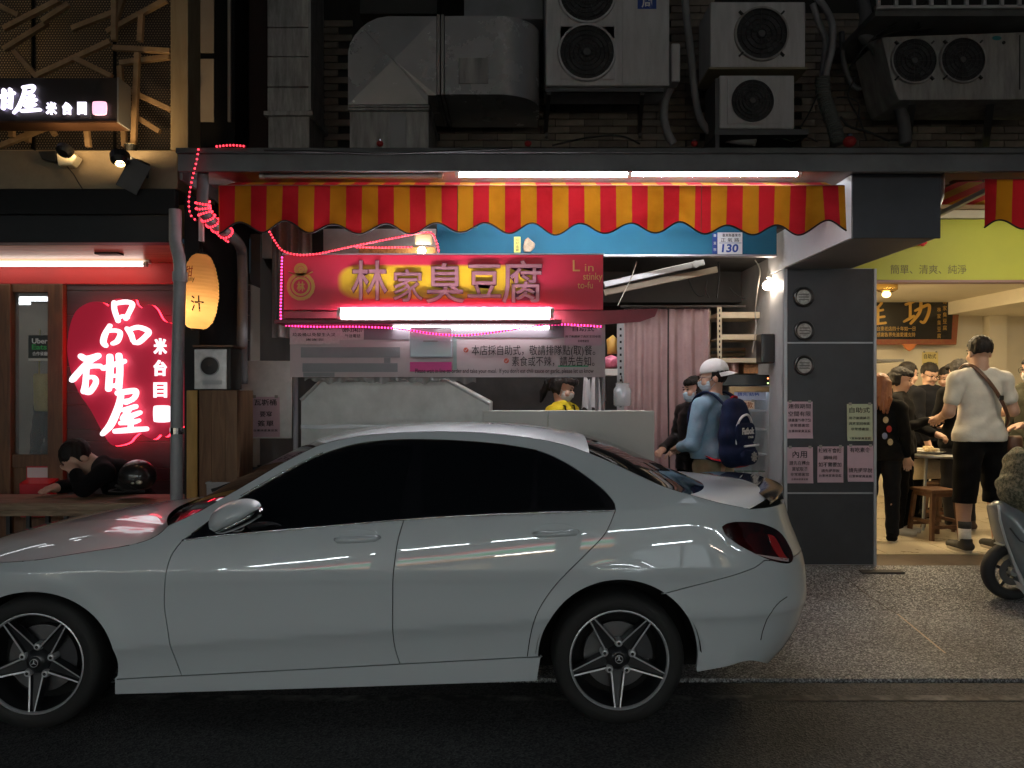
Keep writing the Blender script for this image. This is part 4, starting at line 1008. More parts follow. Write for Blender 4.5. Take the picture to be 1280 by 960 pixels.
# bench counter along the front
bc = thing('bench_counter', 'rough wooden counter board along the front of the dessert shop', 'counter', (-3.0, 5.3, .2))
m_bw = wood('weathered_counter_wood', (.15, .095, .055), (.29, .20, .125), rough=.6, stretch=(1, 9, 9), scale=4)
zt = WZ(629, 5.12)
for k, (ya, yb_) in enumerate(((5.12, 5.345), (5.35, 5.57))):
    obj('top_board', MB().box(-5.6, WX(214, 5.12)+.01, ya, yb_, zt-.05, zt), m_bw, bc, bevel=.006)
obj('front_rail', MB().box(-5.6, WX(214, 5.12)+.01, 5.135, 5.16, zt-.085, zt-.052), m_bw, bc)
for px in (-40, 8, 33, 57, 80, 104, 128, 152, 176, 200):
    x = WX(px, 5.15); obj('slat', MB().box(x-.012, x+.012, 5.165, 5.185, .05, zt-.052), mat('black_iron_bar', (.012, .012, .012), rough=.5), bc)
obj('leg', MB().box(WX(205, 5.3), WX(212, 5.3), 5.3, 5.36, .03, zt-.052), m_bw, bc); obj('leg', MB().box(-5.2, -5.1, 5.3, 5.36, .03, zt-.052), m_bw, bc)
# downpipe in front
dp = thing('downpipe', 'grey painted rainwater downpipe standing in front of the dessert shop sign', 'pipe', P(221, 640, 5.08))
m_pp = mat('grey_pipe_paint', (.25, .26, .27), rough=.4, var=.2, scale=5)
pp_ = [P(219, 262, 5.12), P(219, 300, 5.12), P(220.5, 309, 5.11), P(223.5, 320, 5.09), P(225, 330, 5.08), P(225, 345, 5.08)]
obj('pipe', MB().tube(pp_+[Vector((WX(221, 5.08), 5.08, 1.6)), Vector((WX(220.5, 5.08), 5.08, .03))], .038, 16), m_pp, dp, smooth=True, auto=50)
obj('clamp', MB().lathe([(.0385, -.02), (.043, -.02), (.043, .02), (.0385, .02)], 18, 'z', P(221.5, 538.5, 5.08)), chrome if 'chrome' in globals() else m_alu, dp)
obj('pipe_socket', MB().lathe([(.039, -.03), (.046, -.03), (.046, .03), (.039, .03)], 18, 'z', P(225, 346, 5.08)), m_pp, dp)
# big glowing shop sign
sg_ = thing('shop_sign', 'large red cloud-shaped shop sign with glowing white brushed characters', 'sign', P(155, 560, 5.98))
SD = 5.97
m_face = mat('deep_red_acrylic', (.50, .014, .050), rough=.62, coat=0.0); _fb = m_face.node_tree.nodes['Principled BSDF']; _fb.inputs['Emission Color'].default_value = (1, .015, .07, 1); _fb.inputs['Emission Strength'].default_value = .16   # faint glow added to the face for the soffit tube's light
out = [(84, 440), (85, 422), (88, 405), (95, 389), (108, 379.5), (121, 377), (129, 379), (135, 383), (140, 375.5), (150, 373), (159, 376.5), (167, 374), (169, 380), (177, 385), (186, 380.5), (194, 386), (202, 400), (213, 404), (224, 412), (233, 425), (238, 440), (240, 470), (239, 500), (236, 522), (228, 533), (218, 537), (212, 540), (206, 546), (199, 543), (192, 549), (183, 546), (174, 541), (166, 546), (160, 553), (148, 557), (138, 555), (128, 540), (113, 512), (98, 490), (89, 466)]
def smooth_loop(p, n=4):
    o = []; m = len(p)
    for i in range(m):
        a, b, c, d_ = p[i-1], p[i], p[(i+1) % m], p[(i+2) % m]
        for j in range(n):
            t = j/n; o.append(tuple(.5*((2*b[k])+(-a[k]+c[k])*t+(2*a[k]-5*b[k]+4*c[k]-d_[k])*t*t+(-a[k]+3*b[k]-3*c[k]+d_[k])*t**3) for k in (0, 1)))
    return o
so_ = smooth_loop(out, 3)
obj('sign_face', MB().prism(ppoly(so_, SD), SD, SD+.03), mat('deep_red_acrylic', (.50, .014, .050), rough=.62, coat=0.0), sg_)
cxs, cys = 160, 465
halo = [(cxs+2.6+(x-cxs)*1.0, cys+.6+(y-cys)*1.0) for x, y in so_]
obj('light_rim', MB().prism(ppoly(halo, SD+.04), SD+.045, SD+.075), glow('red_halo_light', (1.0, .03, .06), 6), sg_)
m_let = glow('white_sign_light', (1.0, .96, 1.0), 1.25)
def tf_of(ox, oy, sc, d): return lambda a, b: (WX(ox+a/sc, d), WZ(oy+b/sc, d))
tfz = lambda d: tf_of(85, 365, 4.923, d)      # measured on a 4.923x enlargement
k_ = 1/4.923
SDl = SD-.03
BR = {
 'pin': [[(288, 66, 13), (290, 110, 14), (312, 178, 13)], [(292, 72, 11), (360, 62, 14), (400, 74, 13), (388, 110, 13), (360, 165, 12)], [(312, 162, 10), (345, 148, 9), (372, 158, 9)],
         [(262, 208, 12), (232, 262, 15), (222, 308, 16), (236, 330, 13)], [(250, 240, 10), (300, 238, 12), (326, 254, 12), (310, 300, 14), (280, 318, 11)],
         [(368, 226, 12), (392, 262, 14), (404, 300, 12)], [(380, 232, 10), (440, 218, 14), (500, 244, 15), (480, 276, 14), (440, 310, 14), (412, 314, 10)]],
 'tian': [[(84, 396, 16), (120, 412, 18), (190, 392, 16)], [(186, 398, 14), (120, 440, 15), (40, 530, 18), (30, 545, 12)], [(60, 500, 12), (130, 460, 14), (200, 456, 14)], [(118, 470, 14), (112, 560, 15), (104, 610, 18)],
          [(110, 530, 11), (160, 524, 12), (176, 556, 14), (140, 614, 15), (112, 616, 12)],
          [(222, 470, 14), (290, 446, 14), (350, 426, 14)], [(262, 398, 17), (262, 480, 18), (254, 596, 17)], [(318, 392, 17), (324, 480, 17), (316, 585, 18)], [(262, 520, 10), (318, 512, 10)], [(258, 580, 12), (318, 572, 12)]],
 'wu': [[(310, 622, 16), (370, 612, 17), (420, 610, 16), (412, 650, 14), (360, 680, 13)], [(330, 630, 16), (316, 700, 19), (270, 810, 20), (218, 872, 14)], [(330, 672, 10), (400, 664, 12)],
        [(344, 726, 13), (420, 704, 14)], [(392, 712, 11), (350, 762, 13), (340, 778, 13)], [(344, 778, 13), (400, 760, 15), (446, 742, 13)], [(330, 806, 13), (400, 800, 15), (440, 790, 11)], [(392, 776, 13), (388, 850, 13)], [(296, 856, 14), (370, 850, 17), (486, 842, 14)]]}
for key, stt in BR.items(): brush([[(a, b, w*1.04) for a, b, w in q] for q in stt], SDl, .018, tfz(SDl), m_let, sg_)
for (s_, y0, y1) in (('米', 423, 443), ('台', 450, 470), ('目', 478, 497)):
    ptext(s_, 193, y0, 209, y1, SDl, m_let, sg_, depth=.018, bold=.03, name='character')
obj('seal_mark', MB().prism(ppoly(smooth_loop([(193, 510), (196, 507), (210, 507), (213.5, 510), (213.5, 524), (211, 527.5), (196, 527.5), (193, 524)], 3), SDl), SDl-.018, SDl), m_let, sg_)
# paper lantern
ln = thing('paper_lantern', 'glowing orange paper lantern with a black character hanging beside the downpipe', 'lantern', P(249, 318, 5.3))
LD = 5.32; lc = P(249, 366, LD)
prof_l = [(.045, .255), (.075, .235), (.110, .17), (.138, .07), (.146, -.02), (.135, -.12), (.112, -.19), (.070, -.235), (.045, -.24)]
lv = []
for r_, h_ in prof_l: lv.append((r_*.86, h_))
pl_ = pchip([p[1] for p in lv[::-1]], [p[0] for p in lv[::-1]]) if 'pchip' in globals() else None
seg = [(float(np.interp(h_, [p[1] for p in lv[::-1]], [p[0] for p in lv[::-1]]))*(1+.025*math.cos(h_*260)), h_) for h_ in np.linspace(-.24, .255, 60)]
lm, lnt, lb = _bsdf('lantern_paper'); lN = lnt.nodes; lL = lnt.links
lb.inputs['Base Color'].default_value = (.75, .42, .16, 1); lb.inputs['Roughness'].default_value = .8
ltr = lN.new('ShaderNodeBsdfTranslucent'); ltr.inputs['Color'].default_value = (.95, .58, .30, 1); lmx = lN.new('ShaderNodeMixShader'); lmx.inputs[0].default_value = .72
lL.new(lb.outputs[0], lmx.inputs[1]); lL.new(ltr.outputs[0], lmx.inputs[2]); lL.new(lmx.outputs[0], lN['Material Output'].inputs['Surface'])
lsh = MB().lathe(seg, 28, 'z', (0, 0, 0), cap=False)
lrot = Matrix.Rotation(R(3.5), 4, 'Y')
def place(mb, M): mb.v = [tuple(M @ Vector(v)) for v in mb.v]; return mb
LM = Matrix.Translation(lc) @ lrot
obj('paper_shell', place(lsh, LM), lm, ln, smooth=True)
obj('bulb', place(MB().sphere((-.02, 0, -.10), .032, 12, 8), LM), glow('lantern_bulb', (1.0, .72, .34), 42), ln, smooth=True)
for h_ in (-.245, .258): obj('rim_ring', place(MB().lathe([(.030, h_-.008), (.036, h_-.008), (.036, h_+.008), (.030, h_+.008)], 20, 'z', cap=False), LM), m_dk, ln)
obj('hanging_hook', MB().tube([LM @ Vector((0, 0, .26)), LM @ Vector((-.01, .03, .36)), LM @ Vector((-.02, .05, .45))], .004, 6), m_dk, ln)
def on_lantern(rx):
    def f(o):
        q = []
        for x, y, z in o:
            h_ = z-lc.z; r_ = float(np.interp(h_, [s_[1] for s_ in seg], [s_[0] for s_ in seg]))+.004; dx = max(-.98*r_, min(.98*r_, x-lc.x-h_*math.tan(R(3.5)))); q.append((x, lc.y-math.sqrt(max(1e-6, r_*r_-dx*dx))-(LD-y)*.2, z))
        return np.array(q)
    return f
ink_l = mat('lantern_ink', (.03, .012, .008), rough=.9)
text('汁', WX(248, LD), WX(262, LD), WZ(391, LD), WZ(372, LD), LD, ink_l, ln, depth=.004, fn=on_lantern(0), bold=.01)
text('甜', WX(238, LD), WX(249, LD), WZ(349, LD), WZ(335, LD), LD, mat('lantern_red_ink', (.35, .03, .02), rough=.9), ln, depth=.004, fn=on_lantern(0))
text('yummy', WX(236, LD), WX(252, LD), WZ(356, LD), WZ(350, LD), LD, ink_l, ln, depth=.004, fn=on_lantern(0))
# upstairs: ledge, post, slanting timbers in front of a perforated screen
m_led = mat('ochre_plaster_ledge', (.26, .20, .13), rough=.75, var=.25, scale=3, bump=.1)
obj('ledge', MB().box(-6.5, WX(222, 5.42), 5.42, 5.9, WZ(236, 5.42), WZ(188, 5.42)), m_led, ls, bevel=.004)
obj('corner_post', MB().box(WX(213, 5.40), WX(235, 5.40), 5.40, 5.62, WZ(188, 5.40)+.002, 5.6), wood('ochre_post_wood', (.28, .20, .11), (.36, .27, .16), rough=.6, stretch=(6, 6, 1)), ls, bevel=.004)
def perf_mat():
    m, nt, b = _bsdf('perforated_sheet'); N = nt.nodes; L = nt.links
    tc = N.new('ShaderNodeTexCoord'); mp = N.new('ShaderNodeMapping'); mp.inputs['Rotation'].default_value = (R(90), 0, 0); L.new(tc.outputs['Object'], mp.inputs[0])
    sx = N.new('ShaderNodeSeparateXYZ'); L.new(tc.outputs['Object'], sx.inputs[0])
    def M(op, a, b_=None):
        n = N.new('ShaderNodeMath'); n.operation = op
        for i, q in enumerate((a, b_)):
            if q is None: continue
            if isinstance(q, (int, float)): n.inputs[i].default_value = q
            else: L.new(q, n.inputs[i])
        return n.outputs[0]
    S_ = 1/.0205
    z = M('MULTIPLY', sx.outputs[2], S_*1.1547); rowi = M('FLOOR', z)
    x = M('ADD', M('MULTIPLY', sx.outputs[0], S_), M('MULTIPLY', M('MODULO', rowi, 2.0), .5))
    fx = M('SUBTRACT', M('FRACT', M('ADD', x, 400.0)), .5); fz = M('SUBTRACT', M('FRACT', z), .5)
    d2 = M('ADD', M('MULTIPLY', fx, fx), M('MULTIPLY', fz, fz)); hole = M('LESS_THAN', d2, .075)
    b.inputs['Base Color'].default_value = (.055, .045, .04, 1); b.inputs['Roughness'].default_value = .5; b.inputs['Metallic'].default_value = .3
    L.new(M('SUBTRACT', 1.0, hole), b.inputs['Alpha'])
    return m
m_perf = perf_mat()
scd = 5.80
for k, (xa, xb) in enumerate(((-60, 41), (43, 143), (145, 213))):
    obj('perforated_panel', MB().box(WX(xa, scd), WX(xb, scd), scd, scd+.004, WZ(187, scd), 5.3), m_perf, ls)
obj('screen_frame', MB().box(WX(41, scd), WX(43, scd), scd-.02, scd+.02, WZ(187, scd), 5.3), m_dk, ls)
obj('screen_frame', MB().box(WX(143, scd), WX(145, scd), scd-.02, scd+.02, WZ(187, scd), 5.3), m_dk, ls)
obj('upper_room_wall', MB().box(-6.5, -2.3, 7.6, 7.7, 3.1, 5.6), mat('upper_room_plaster', (.42, .32, .2), rough=.8, var=.35, scale=1.5), ls)
m_tim = wood('slanting_timber', (.30, .19, .10), (.42, .28, .16), rough=.6, stretch=(3, 3, 3), scale=3)
TB = [(5, 36, 75, 0), (53, 27, 86, 5), (90, 36, 142, 16), (134, 40, 208, 0), (143, -10, 143, 51), (177, 18, 175, 52), (142, 60, 213, 64), (150, 79, 213, 71), (172, 66, 167, 184), (152, 109, 215, 138), (153, 135, 200, 165), (150, 83, 156, 184), (107, 150, 111, 184), (0, 183, 56, 160), (58, 150, 69, 169), (36, 150, 35, 178), (15, 148, 15, 172), (47, 94, 138, 52), (5, 62, 60, 28), (18, 64, 48, 98), (92, 72, 140, 96), (-6, 5, 24, 20), (145, 24, 155, -6)]
for k, (xa, ya, xb, yb_) in enumerate(TB):
    dd = 5.56+.052*(k % 4)
    obj('timber', MB().bar(P(xa, ya, dd), P(xb, yb_, dd), .036, .036, up=(0, 1, 0)), m_tim, ls, bevel=.003)
# upstairs side: pale panels in a dark frame
obj('side_frame', MB().box(WX(235, 5.9)+.002, WX(292, 5.9), 5.92, 6.2, WZ(187, 5.9), 5.6), m_dk, ls)
m_pl = mat('pale_side_panel', (.36, .30, .25), rough=.7, var=.15, scale=2)
for (ya, yb_) in ((-60, 65.5), (73, 152)): obj('pale_panel', MB().box(WX(236.5, 5.9), WX(267, 5.9), 5.905, 5.918, WZ(yb_, 5.9), WZ(ya, 5.9)), m_pl, ls, bevel=.002)
obj('pale_strip', MB().box(WX(284.5, 5.9), WX(288, 5.9), 5.9, 5.918, WZ(152, 5.9), WZ(-60, 5.9)), m_pl, ls)
obj('dark_wall', MB().box(WX(292, 5.9)+.01, WX(333, 6.0), 6.21, 6.4, 3.1, 5.6), mat('maroon_wall', (.028, .012, .010), rough=.8, var=.4), ls)
# upper sign box
us = thing('sign_box', 'dark upper sign box with small glowing white characters and a pink seal', 'sign', P(70, 153, 5.2))
UD = 5.20
obj('box', MB().box(WX(-260, UD), WX(146.5, UD), UD, UD+.16, WZ(151, UD), WZ(97, UD)), mat('black_brown_sign_box', (.022, .017, .016), rough=.45, var=.15), us, bevel=.004)
obj('end_trim', MB().box(WX(146.5, UD)+.001, WX(148.5, UD), UD-.004, UD+.165, WZ(153, UD), WZ(97, UD)), m_alu, us)
obj('lower_trim', MB().box(WX(-260, UD), WX(146.5, UD), UD-.004, UD+.165, WZ(153.5, UD), WZ(151, UD)-.001), mat('copper_trim', (.12, .06, .035), rough=.4, metal=.6), us)
m_ul = glow('upper_letter_light', (.84, .80, 1.0), 1.9)
U2 = UD-.012
# the house character again, then the half-cut sweet character
hx = lambda a, b: (WX(16.5+(a-205)*.1265*.97, U2), WZ(106.8+(b-598)*.1258, U2))
brush(BR['wu'], U2, .010, hx, m_ul, us)
tx_ = lambda a, b: (WX(-28+(a-20)*.140, U2), WZ(112+(b-385)*.112, U2))
brush(BR['tian'], U2, .010, tx_, m_ul, us)
for (s_, xa, xb) in (('米', 58, 71.5), ('台', 78.5, 90.5), ('目', 97.5, 108.5)):
    ptext(s_, xa, 128, xb, 143.5, U2, m_ul, us, depth=.010, bold=.045, name='character')
obj('seal_mark', MB().prism(ppoly(smooth_loop([(116.5, 130), (119, 127.5), (131, 127.5), (133.7, 130), (133.7, 141), (131, 144), (119, 144), (116.5, 141)], 3), U2), U2-.010, U2), glow('pink_seal_light', (1.0, .55, .74), 1.2), us)
# lamps on the ledge
fl = thing('flood_lamp', 'black flood lamp hanging from the ledge left of the striped awning', 'lamp', P(166, 205, 5.3))
m_bk = mat('black_lamp_housing', (.010, .010, .010), rough=.45)
M_ = Matrix.Translation(P(167, 220, 5.30)) @ Matrix.Rotation(R(-62), 4, 'Y') @ Matrix.Rotation(R(25), 4, 'X')
obj('housing', place(MB().box(-.10, .10, -.055, .055, -.065, .06), M_), m_bk, fl, bevel=.01)
obj('lens_frame', place(MB().box(-.105, .105, -.062, -.056, -.07, .065), M_), m_bk, fl, bevel=.004)
obj('lens', place(MB().lathe([(.001, 0), (.055, 0)], 18, 'z', cap=False), Matrix.Translation(P(150, 196, 5.16)) @ Matrix.Rotation(R(-24), 4, 'X') @ Matrix.Rotation(R(-12), 4, 'Y')), glow('warm_flood_lens', (1.0, .68, .32), 115), fl)
obj('lens_hood', place(MB().lathe([(.03, -.06), (.058, -.03), (.062, .012), (.056, .0)], 18, 'z', cap=False), Matrix.Translation(P(150, 196, 5.16)) @ Matrix.Rotation(R(-24), 4, 'X') @ Matrix.Rotation(R(-12), 4, 'Y')), m_bk, fl)
obj('cooling_rib', place(MB().box(-.09, .09, .056, .07, -.05, .05), M_), m_bk, fl)
obj('bracket', MB().tube([P(160, 205, 5.36), P(172, 200, 5.38), P(186, 206, 5.36), P(184, 222, 5.32)], .008, 6), m_bk, fl)
wl = thing('junction_lamp', 'small white square-backed lamp with a black arm clipped to the ledge', 'lamp', P(82, 197, 5.35))
obj('housing', MB().prism(ppoly([(70, 191), (89, 189), (91, 192), (96, 195), (92, 202), (89, 206), (72, 207)], 5.33), 5.33, 5.41), mat('cream_plastic', (.72, .66, .50), rough=.45), wl, bevel=.008)
obj('arm', MB().prism(ppoly([(47, 189), (70, 188), (70, 203), (52, 199)], 5.36), 5.36, 5.415), m_bk, wl, bevel=.006)
obj('lens', place(MB().lathe([(.001, 0), (.05, 0)], 18, 'z', cap=False), Matrix.Translation(P(82, 186.5, 5.24)) @ Matrix.Rotation(R(-38), 4, 'X')), glow('warm_lamp_lens', (1.0, .66, .30), 30), wl)
obj('lens_hood', place(MB().lathe([(.03, -.05), (.05, -.03), (.054, -.004), (.05, -.002)], 18, 'z'), Matrix.Translation(P(82, 186.5, 5.24)) @ Matrix.Rotation(R(-38), 4, 'X')), m_bk, wl)
obj('cord', MB().tube([P(83, 207, 5.36), P(92, 218, 5.37), P(99, 230, 5.38), P(103, 236, 5.38)], .004, 6), m_bk, wl)
up_ = thing('up_lamp', 'small warm spotlight on the ledge lighting the slanting timbers', 'lamp', (-2.62, 5.5, WZ(188, 5.42)))
obj('housing', MB().lathe([(.03, 0), (.04, .05), (.045, .06)], 16, 'z', (-2.62, 5.50, WZ(188, 5.42))), m_bk, up_)
obj('lens', MB().lathe([(.001, .062), (.040, .062)], 16, 'z', (-2.62, 5.50, WZ(188, 5.42)), cap=False), glow('warm_spot', (1.0, .62, .22), 3), up_)

ur = thing('ceiling_lamp', 'warm lamp in the upper room behind the perforated screen', 'lamp', (-4.7, 6.7, 4.9))
obj('bulb', MB().sphere((-4.7, 6.7, 4.9), .06, 14, 8), glow('upper_room_bulb', (1.0, .70, .36), 70), ur, smooth=True)
obj('cord', MB().tube([(-4.7, 6.7, 4.96), (-4.7, 6.7, 5.6)], .006, 6), m_bk, ur)
# ================================================================== ducts and air conditioners above the canopy
m_galv = mat('galvanised_duct', (.50, .495, .49), rough=.26, metal=.5, var=.12, scale=3, bump=.03, bscale=6)
m_galv2 = mat('stained_duct', (.30, .29, .285), rough=.5, metal=.25, var=.5, scale=5, stretch=(4, 4, .6))
ct = 3.11
d1 = thing('vent_duct', 'tall narrow galvanised duct running up the wall left of the big elbow', 'duct', P(360, 185, 5.95))
for k, (ya, yb_) in enumerate(((-70, 33.5), (34.5, 70), (71, 108), (109, 138.5))):
    obj('duct_section', MB().box(WX(334, 5.9), WX(387, 5.9), 5.9+.002*(k % 2), 6.35, WZ(yb_, 5.9), WZ(ya, 5.9)), m_galv2, d1, bevel=.006)
obj('flange', MB().box(WX(330, 5.88), WX(391, 5.88), 5.87, 6.36, WZ(144.5, 5.88), WZ(139, 5.88)), m_galv2, d1, bevel=.003)
obj('duct_foot', MB().box(WX(335, 5.9), WX(386.5, 5.9), 5.905, 6.35, ct, WZ(145, 5.9)), m_galv2, d1, bevel=.004)
obj('side_seam', MB().box(WX(386, 5.9), WX(389, 5.9), 5.89, 5.9, WZ(138, 5.9), WZ(-70, 5.9)), m_galv, d1)
ED = 5.55
d2 = thing('elbow_duct', 'large galvanised elbow duct with creased face and round-ended side box', 'duct', P(540, 180, ED))
eo = [(435, 130.5), (435, 66), (437.5, 55), (443, 44.5), (451, 35), (461, 27.5), (472, 22.5), (485, 20.3), (545.5, 20.3), (545.5, 119), (535, 119), (535, 130.5)]
ew = ppoly(eo, ED); cw = ppoly([(493.5, 77)], ED)[0]
me_ = MB(); n = len(ew)
a_ = sum(ew[i][0]*ew[(i+1) % n][1]-ew[(i+1) % n][0]*ew[i][1] for i in range(n))
if a_ < 0: ew = ew[::-1]
me_.add([(x, ED, z) for x, z in ew]+[(cw[0], ED-.035, cw[1])]+[(x, ED+.65, z) for x, z in ew], [(i, (i+1) % n, n) for i in range(n)]+[(i, n+1+i, n+1+(i+1) % n, (i+1) % n) for i in range(n)])
obj('elbow', me_, m_galv, d2)
for (xa, ya, xb, yb_) in ((455, 37, 493.5, 77), (493.5, 77, 534, 118)):
    obj('crease', MB().tube([P(xa, ya, ED-.003 if xa < 490 else ED-.036)-Vector((0, 0, 0)), P(xb, yb_, ED-.036 if xa < 490 else ED-.003)], .003, 6), m_galv2, d2)
for yy in (133.5, 137): obj('flange', MB().box(WX(435, ED-.01), WX(536.5, ED-.01), ED-.012, ED+.66, WZ(yy+1.3, ED), WZ(yy-1.3, ED)), m_galv2, d2, bevel=.002)
obj('duct_foot', MB().box(WX(437, ED), WX(535.5, ED), ED+.01, ED+.64, ct, WZ(139, ED)), m_galv2, d2)
obj('foot_stripe', MB().box(WX(487, ED), WX(507, ED), ED+.004, ED+.009, ct, WZ(141, ED)), m_galv, d2)
obj('seam_frame', MB().box(WX(546.5, ED), WX(550, ED), ED-.012, ED+.66, WZ(119, ED), WZ(19, ED)), m_galv2, d2)
obj('seam_frame', MB().box(WX(551.5, ED), WX(555, ED), ED-.012, ED+.66, WZ(119, ED), WZ(19, ED)), m_galv2, d2)
xs0, xs1 = WX(556, ED), WX(676, ED); rr_ = .30
arcp = [(xs0, ED+.7), (xs0, ED)]+[(xs1-rr_+rr_*math.sin(t), ED+rr_-rr_*math.cos(t)) for t in np.linspace(0, math.pi/2, 14)]+[(xs1, ED+.7)]
sb_ = MB(); n = len(arcp); z0_, z1_ = WZ(118, ED), WZ(20, ED)
sb_.add([(x, y, z0_) for x, y in arcp]+[(x, y, z1_) for x, y in arcp], [tuple(range(n)), tuple(range(2*n-1, n-1, -1))]+[(i, i+n, (i+1) % n+n, (i+1) % n) for i in range(n)])
obj('side_box', sb_, m_galv, d2, smooth=True, auto=30)
obj('access_hatch', MB().box(WX(573.5, ED), WX(610.5, ED), ED-.008, ED-.001, WZ(105, ED), WZ(72.5, ED)), m_galv2, d2, bevel=.003)
obj('back_hood', MB().box(WX(450, 5.9), WX(546, 5.9), 5.9, 6.4, WZ(17, 5.9), 5.3), mat('black_hood', (.015, .015, .015), rough=.6), None, label='dark hood above the creased elbow duct at the top edge', cat='hood')
obj('grey_cabinet', MB().box(WX(580, 6.0), WX(679, 6.0), 6.0, 6.42, WZ(24, 6.0), 5.3), mat('grey_cabinet_paint', (.20, .20, .215), rough=.5, var=.2), None, label='pale grey cabinet behind the round-ended duct box', cat='cabinet', bevel=.006)

m_acw = mat('white_ac_steel', (.50, .49, .50), rough=.5, var=.17, scale=6, stretch=(3, 3, .5))
m_acd = mat('dark_ac_grille', (.016, .016, .017), rough=.55)
m_acold = mat('aged_white_ac_steel', (.30, .29, .28), rough=.6, var=.4, scale=5, stretch=(3, 3, .6))
def fan(t, px, py, r, d, ring=True, wires=4, mesh=False):
    c = P(px, py, d); r = r/F*d
    obj('fan_opening', MB().lathe([(.001, -.004), (r, -.004)], 36, 'y', c, cap=False), m_acd, t)
    rg = MB()
    for k in range(1, wires+1):
        q = r*k/wires
        rg.lathe([(q-.0025, -.010), (q, -.014), (q+.0025, -.010)], 36, 'y', c, cap=False)
    for k in range(8):
        a = math.pi*k/8; rg.bar((c.x-r*math.cos(a), c.y-.011, c.z-r*math.sin(a)), (c.x+r*math.cos(a), c.y-.011, c.z+r*math.sin(a)), .003, .003, up=(0, 1, 0))
    tag(obj('fan_guard', rg, mat('dark_wire_guard', (.045, .045, .048), rough=.5), t), kind='stuff')
    obj('fan_hub', MB().disc((c.x, c.y-.018, c.z), r*.14, 16, .010), mat('fan_hub_grey', (.08, .08, .08), rough=.5), t)
    for k in range(4):
        a = R(20+90*k); b = a+.7
        obj('fan_blade', MB().add([(c.x+r*.14*math.cos(a), c.y-.005, c.z+r*.14*math.sin(a)), (c.x+r*.85*math.cos(a), c.y-.0055, c.z+r*.85*math.sin(a)), (c.x+r*.9*math.cos(b), c.y-.008, c.z+r*.9*math.sin(b)), (c.x+r*.14*math.cos(b), c.y-.007, c.z+r*.14*math.sin(b))], [(0, 1, 2, 3)]), mat('fan_blade_grey', (.03, .03, .032), rough=.5), t)
    if ring: obj('fan_ring', MB().lathe([(r, 0), (r, -.022), (r*1.07, -.022), (r*1.09, 0)], 36, 'y', c, cap=False), m_acold if ring == 'old' else m_acw, t, smooth=True, auto=40)
    if ring == 'old':
        for k in range(4):
            a = R(45+90*k); obj('ring_clip', MB().bar((c.x+r*1.05*math.cos(a), c.y-.012, c.z+r*1.05*math.sin(a)), (c.x+r*1.25*math.cos(a), c.y-.012, c.z+r*1.25*math.sin(a)), .012, .02, up=(0, 1, 0)), m_acd, t)
AD = 5.70
ac1 = thing('air_conditioner', 'tall white twin-fan outdoor unit with blue label at the top of the wall', 'air conditioner', P(760, 108, AD), 'outdoor units on the wall')
obj('casing', MB().box(WX(682, AD), WX(837, AD), AD, AD+.38, WZ(107, AD), WZ(-45, AD)), m_acw, ac1, bevel=.012)
obj('front_panel', MB().box(WX(778, AD), WX(836, AD), AD-.006, AD-.0005, WZ(105, AD), WZ(-45, AD)), m_acw, ac1, bevel=.003)
for yy in (15, 66):
    q = [(701, yy-35), (767, yy-35), (767, yy+32), (701, yy+32)]
    obj('fan_bezel', MB().box(WX(700, AD), WX(768, AD), AD-.007, AD-.0005, WZ(yy+33.5, AD), WZ(yy-33 if yy > 20 else yy-60, AD)), m_acw, ac1, bevel=.005)
fan(ac1, 733.5, -6, 33.5, AD-.008, wires=6); fan(ac1, 733.5, 66, 33.5, AD-.008, wires=6)
obj('valve_cover', MB().box(WX(838.5, AD+.1), WX(850, AD+.1), AD+.08, AD+.22, WZ(103, AD+.1), WZ(55, AD+.1)), m_acw, ac1, bevel=.015, seg=3)
obj('brand_label', pb(797, -6, 820.5, 11, AD-.009, .002), mat('blue_label', (.02, .06, .30), rough=.4), ac1)
ptext('周', 802, -4, 815, 9.5, AD-.0095, mat('white_print', (.8, .8, .78), rough=.6), ac1, bold=.02)
obj('shelf_bracket', MB().bar(P(682, 113, AD+.02), P(829, 113.5, AD+.02), .03, .025), mat('dark_steel_angle', (.10, .10, .105), rough=.5, metal=.5), ac1)
for px in (686, 803):
    obj('wall_bracket', MB().bar(P(px, 116, AD+.03), P(px-4, 165, WD-.02), .03, .03).bar(P(px-3, 128, WD-.03), P(px-3, 172, WD-.03), .04, .02), mat('dark_steel_angle', (.10, .10, .105), rough=.5, metal=.5), ac1)
ac2 = thing('air_conditioner', 'square white outdoor unit with one large ringed fan, upper of the stacked pair', 'air conditioner', P(947, 85, AD), 'outdoor units on the wall')
obj('casing', MB().box(WX(888, AD), WX(1007, AD), AD, AD+.36, WZ(84, AD), WZ(2, AD)), m_acw, ac2, bevel=.010)
fan(ac2, 951.5, 43, 31.5, AD-.002, ring='old', wires=5)
obj('base_rail', MB().box(WX(886, AD), WX(1009, AD), AD-.01, AD+.37, WZ(87, AD), WZ(84.5, AD)), mat('yellowed_rail', (.22, .19, .12), rough=.6), ac2)
ac3 = thing('air_conditioner', 'small white outdoor unit with a raised square fan panel, lower of the stacked pair', 'air conditioner', P(946, 162, AD), 'outdoor units on the wall')
obj('casing', MB().box(WX(899.5, AD), WX(993, AD), AD, AD+.28, WZ(160.5, AD), WZ(94, AD)), m_acw, ac3, bevel=.008)
obj('fan_bezel', MB().box(WX(909, AD), WX(974, AD), AD-.007, AD-.0005, WZ(155.5, AD), WZ(97, AD)), m_acw, ac3, bevel=.004)
fan(ac3, 940.5, 126.5, 26, AD-.009, ring=False, wires=6)
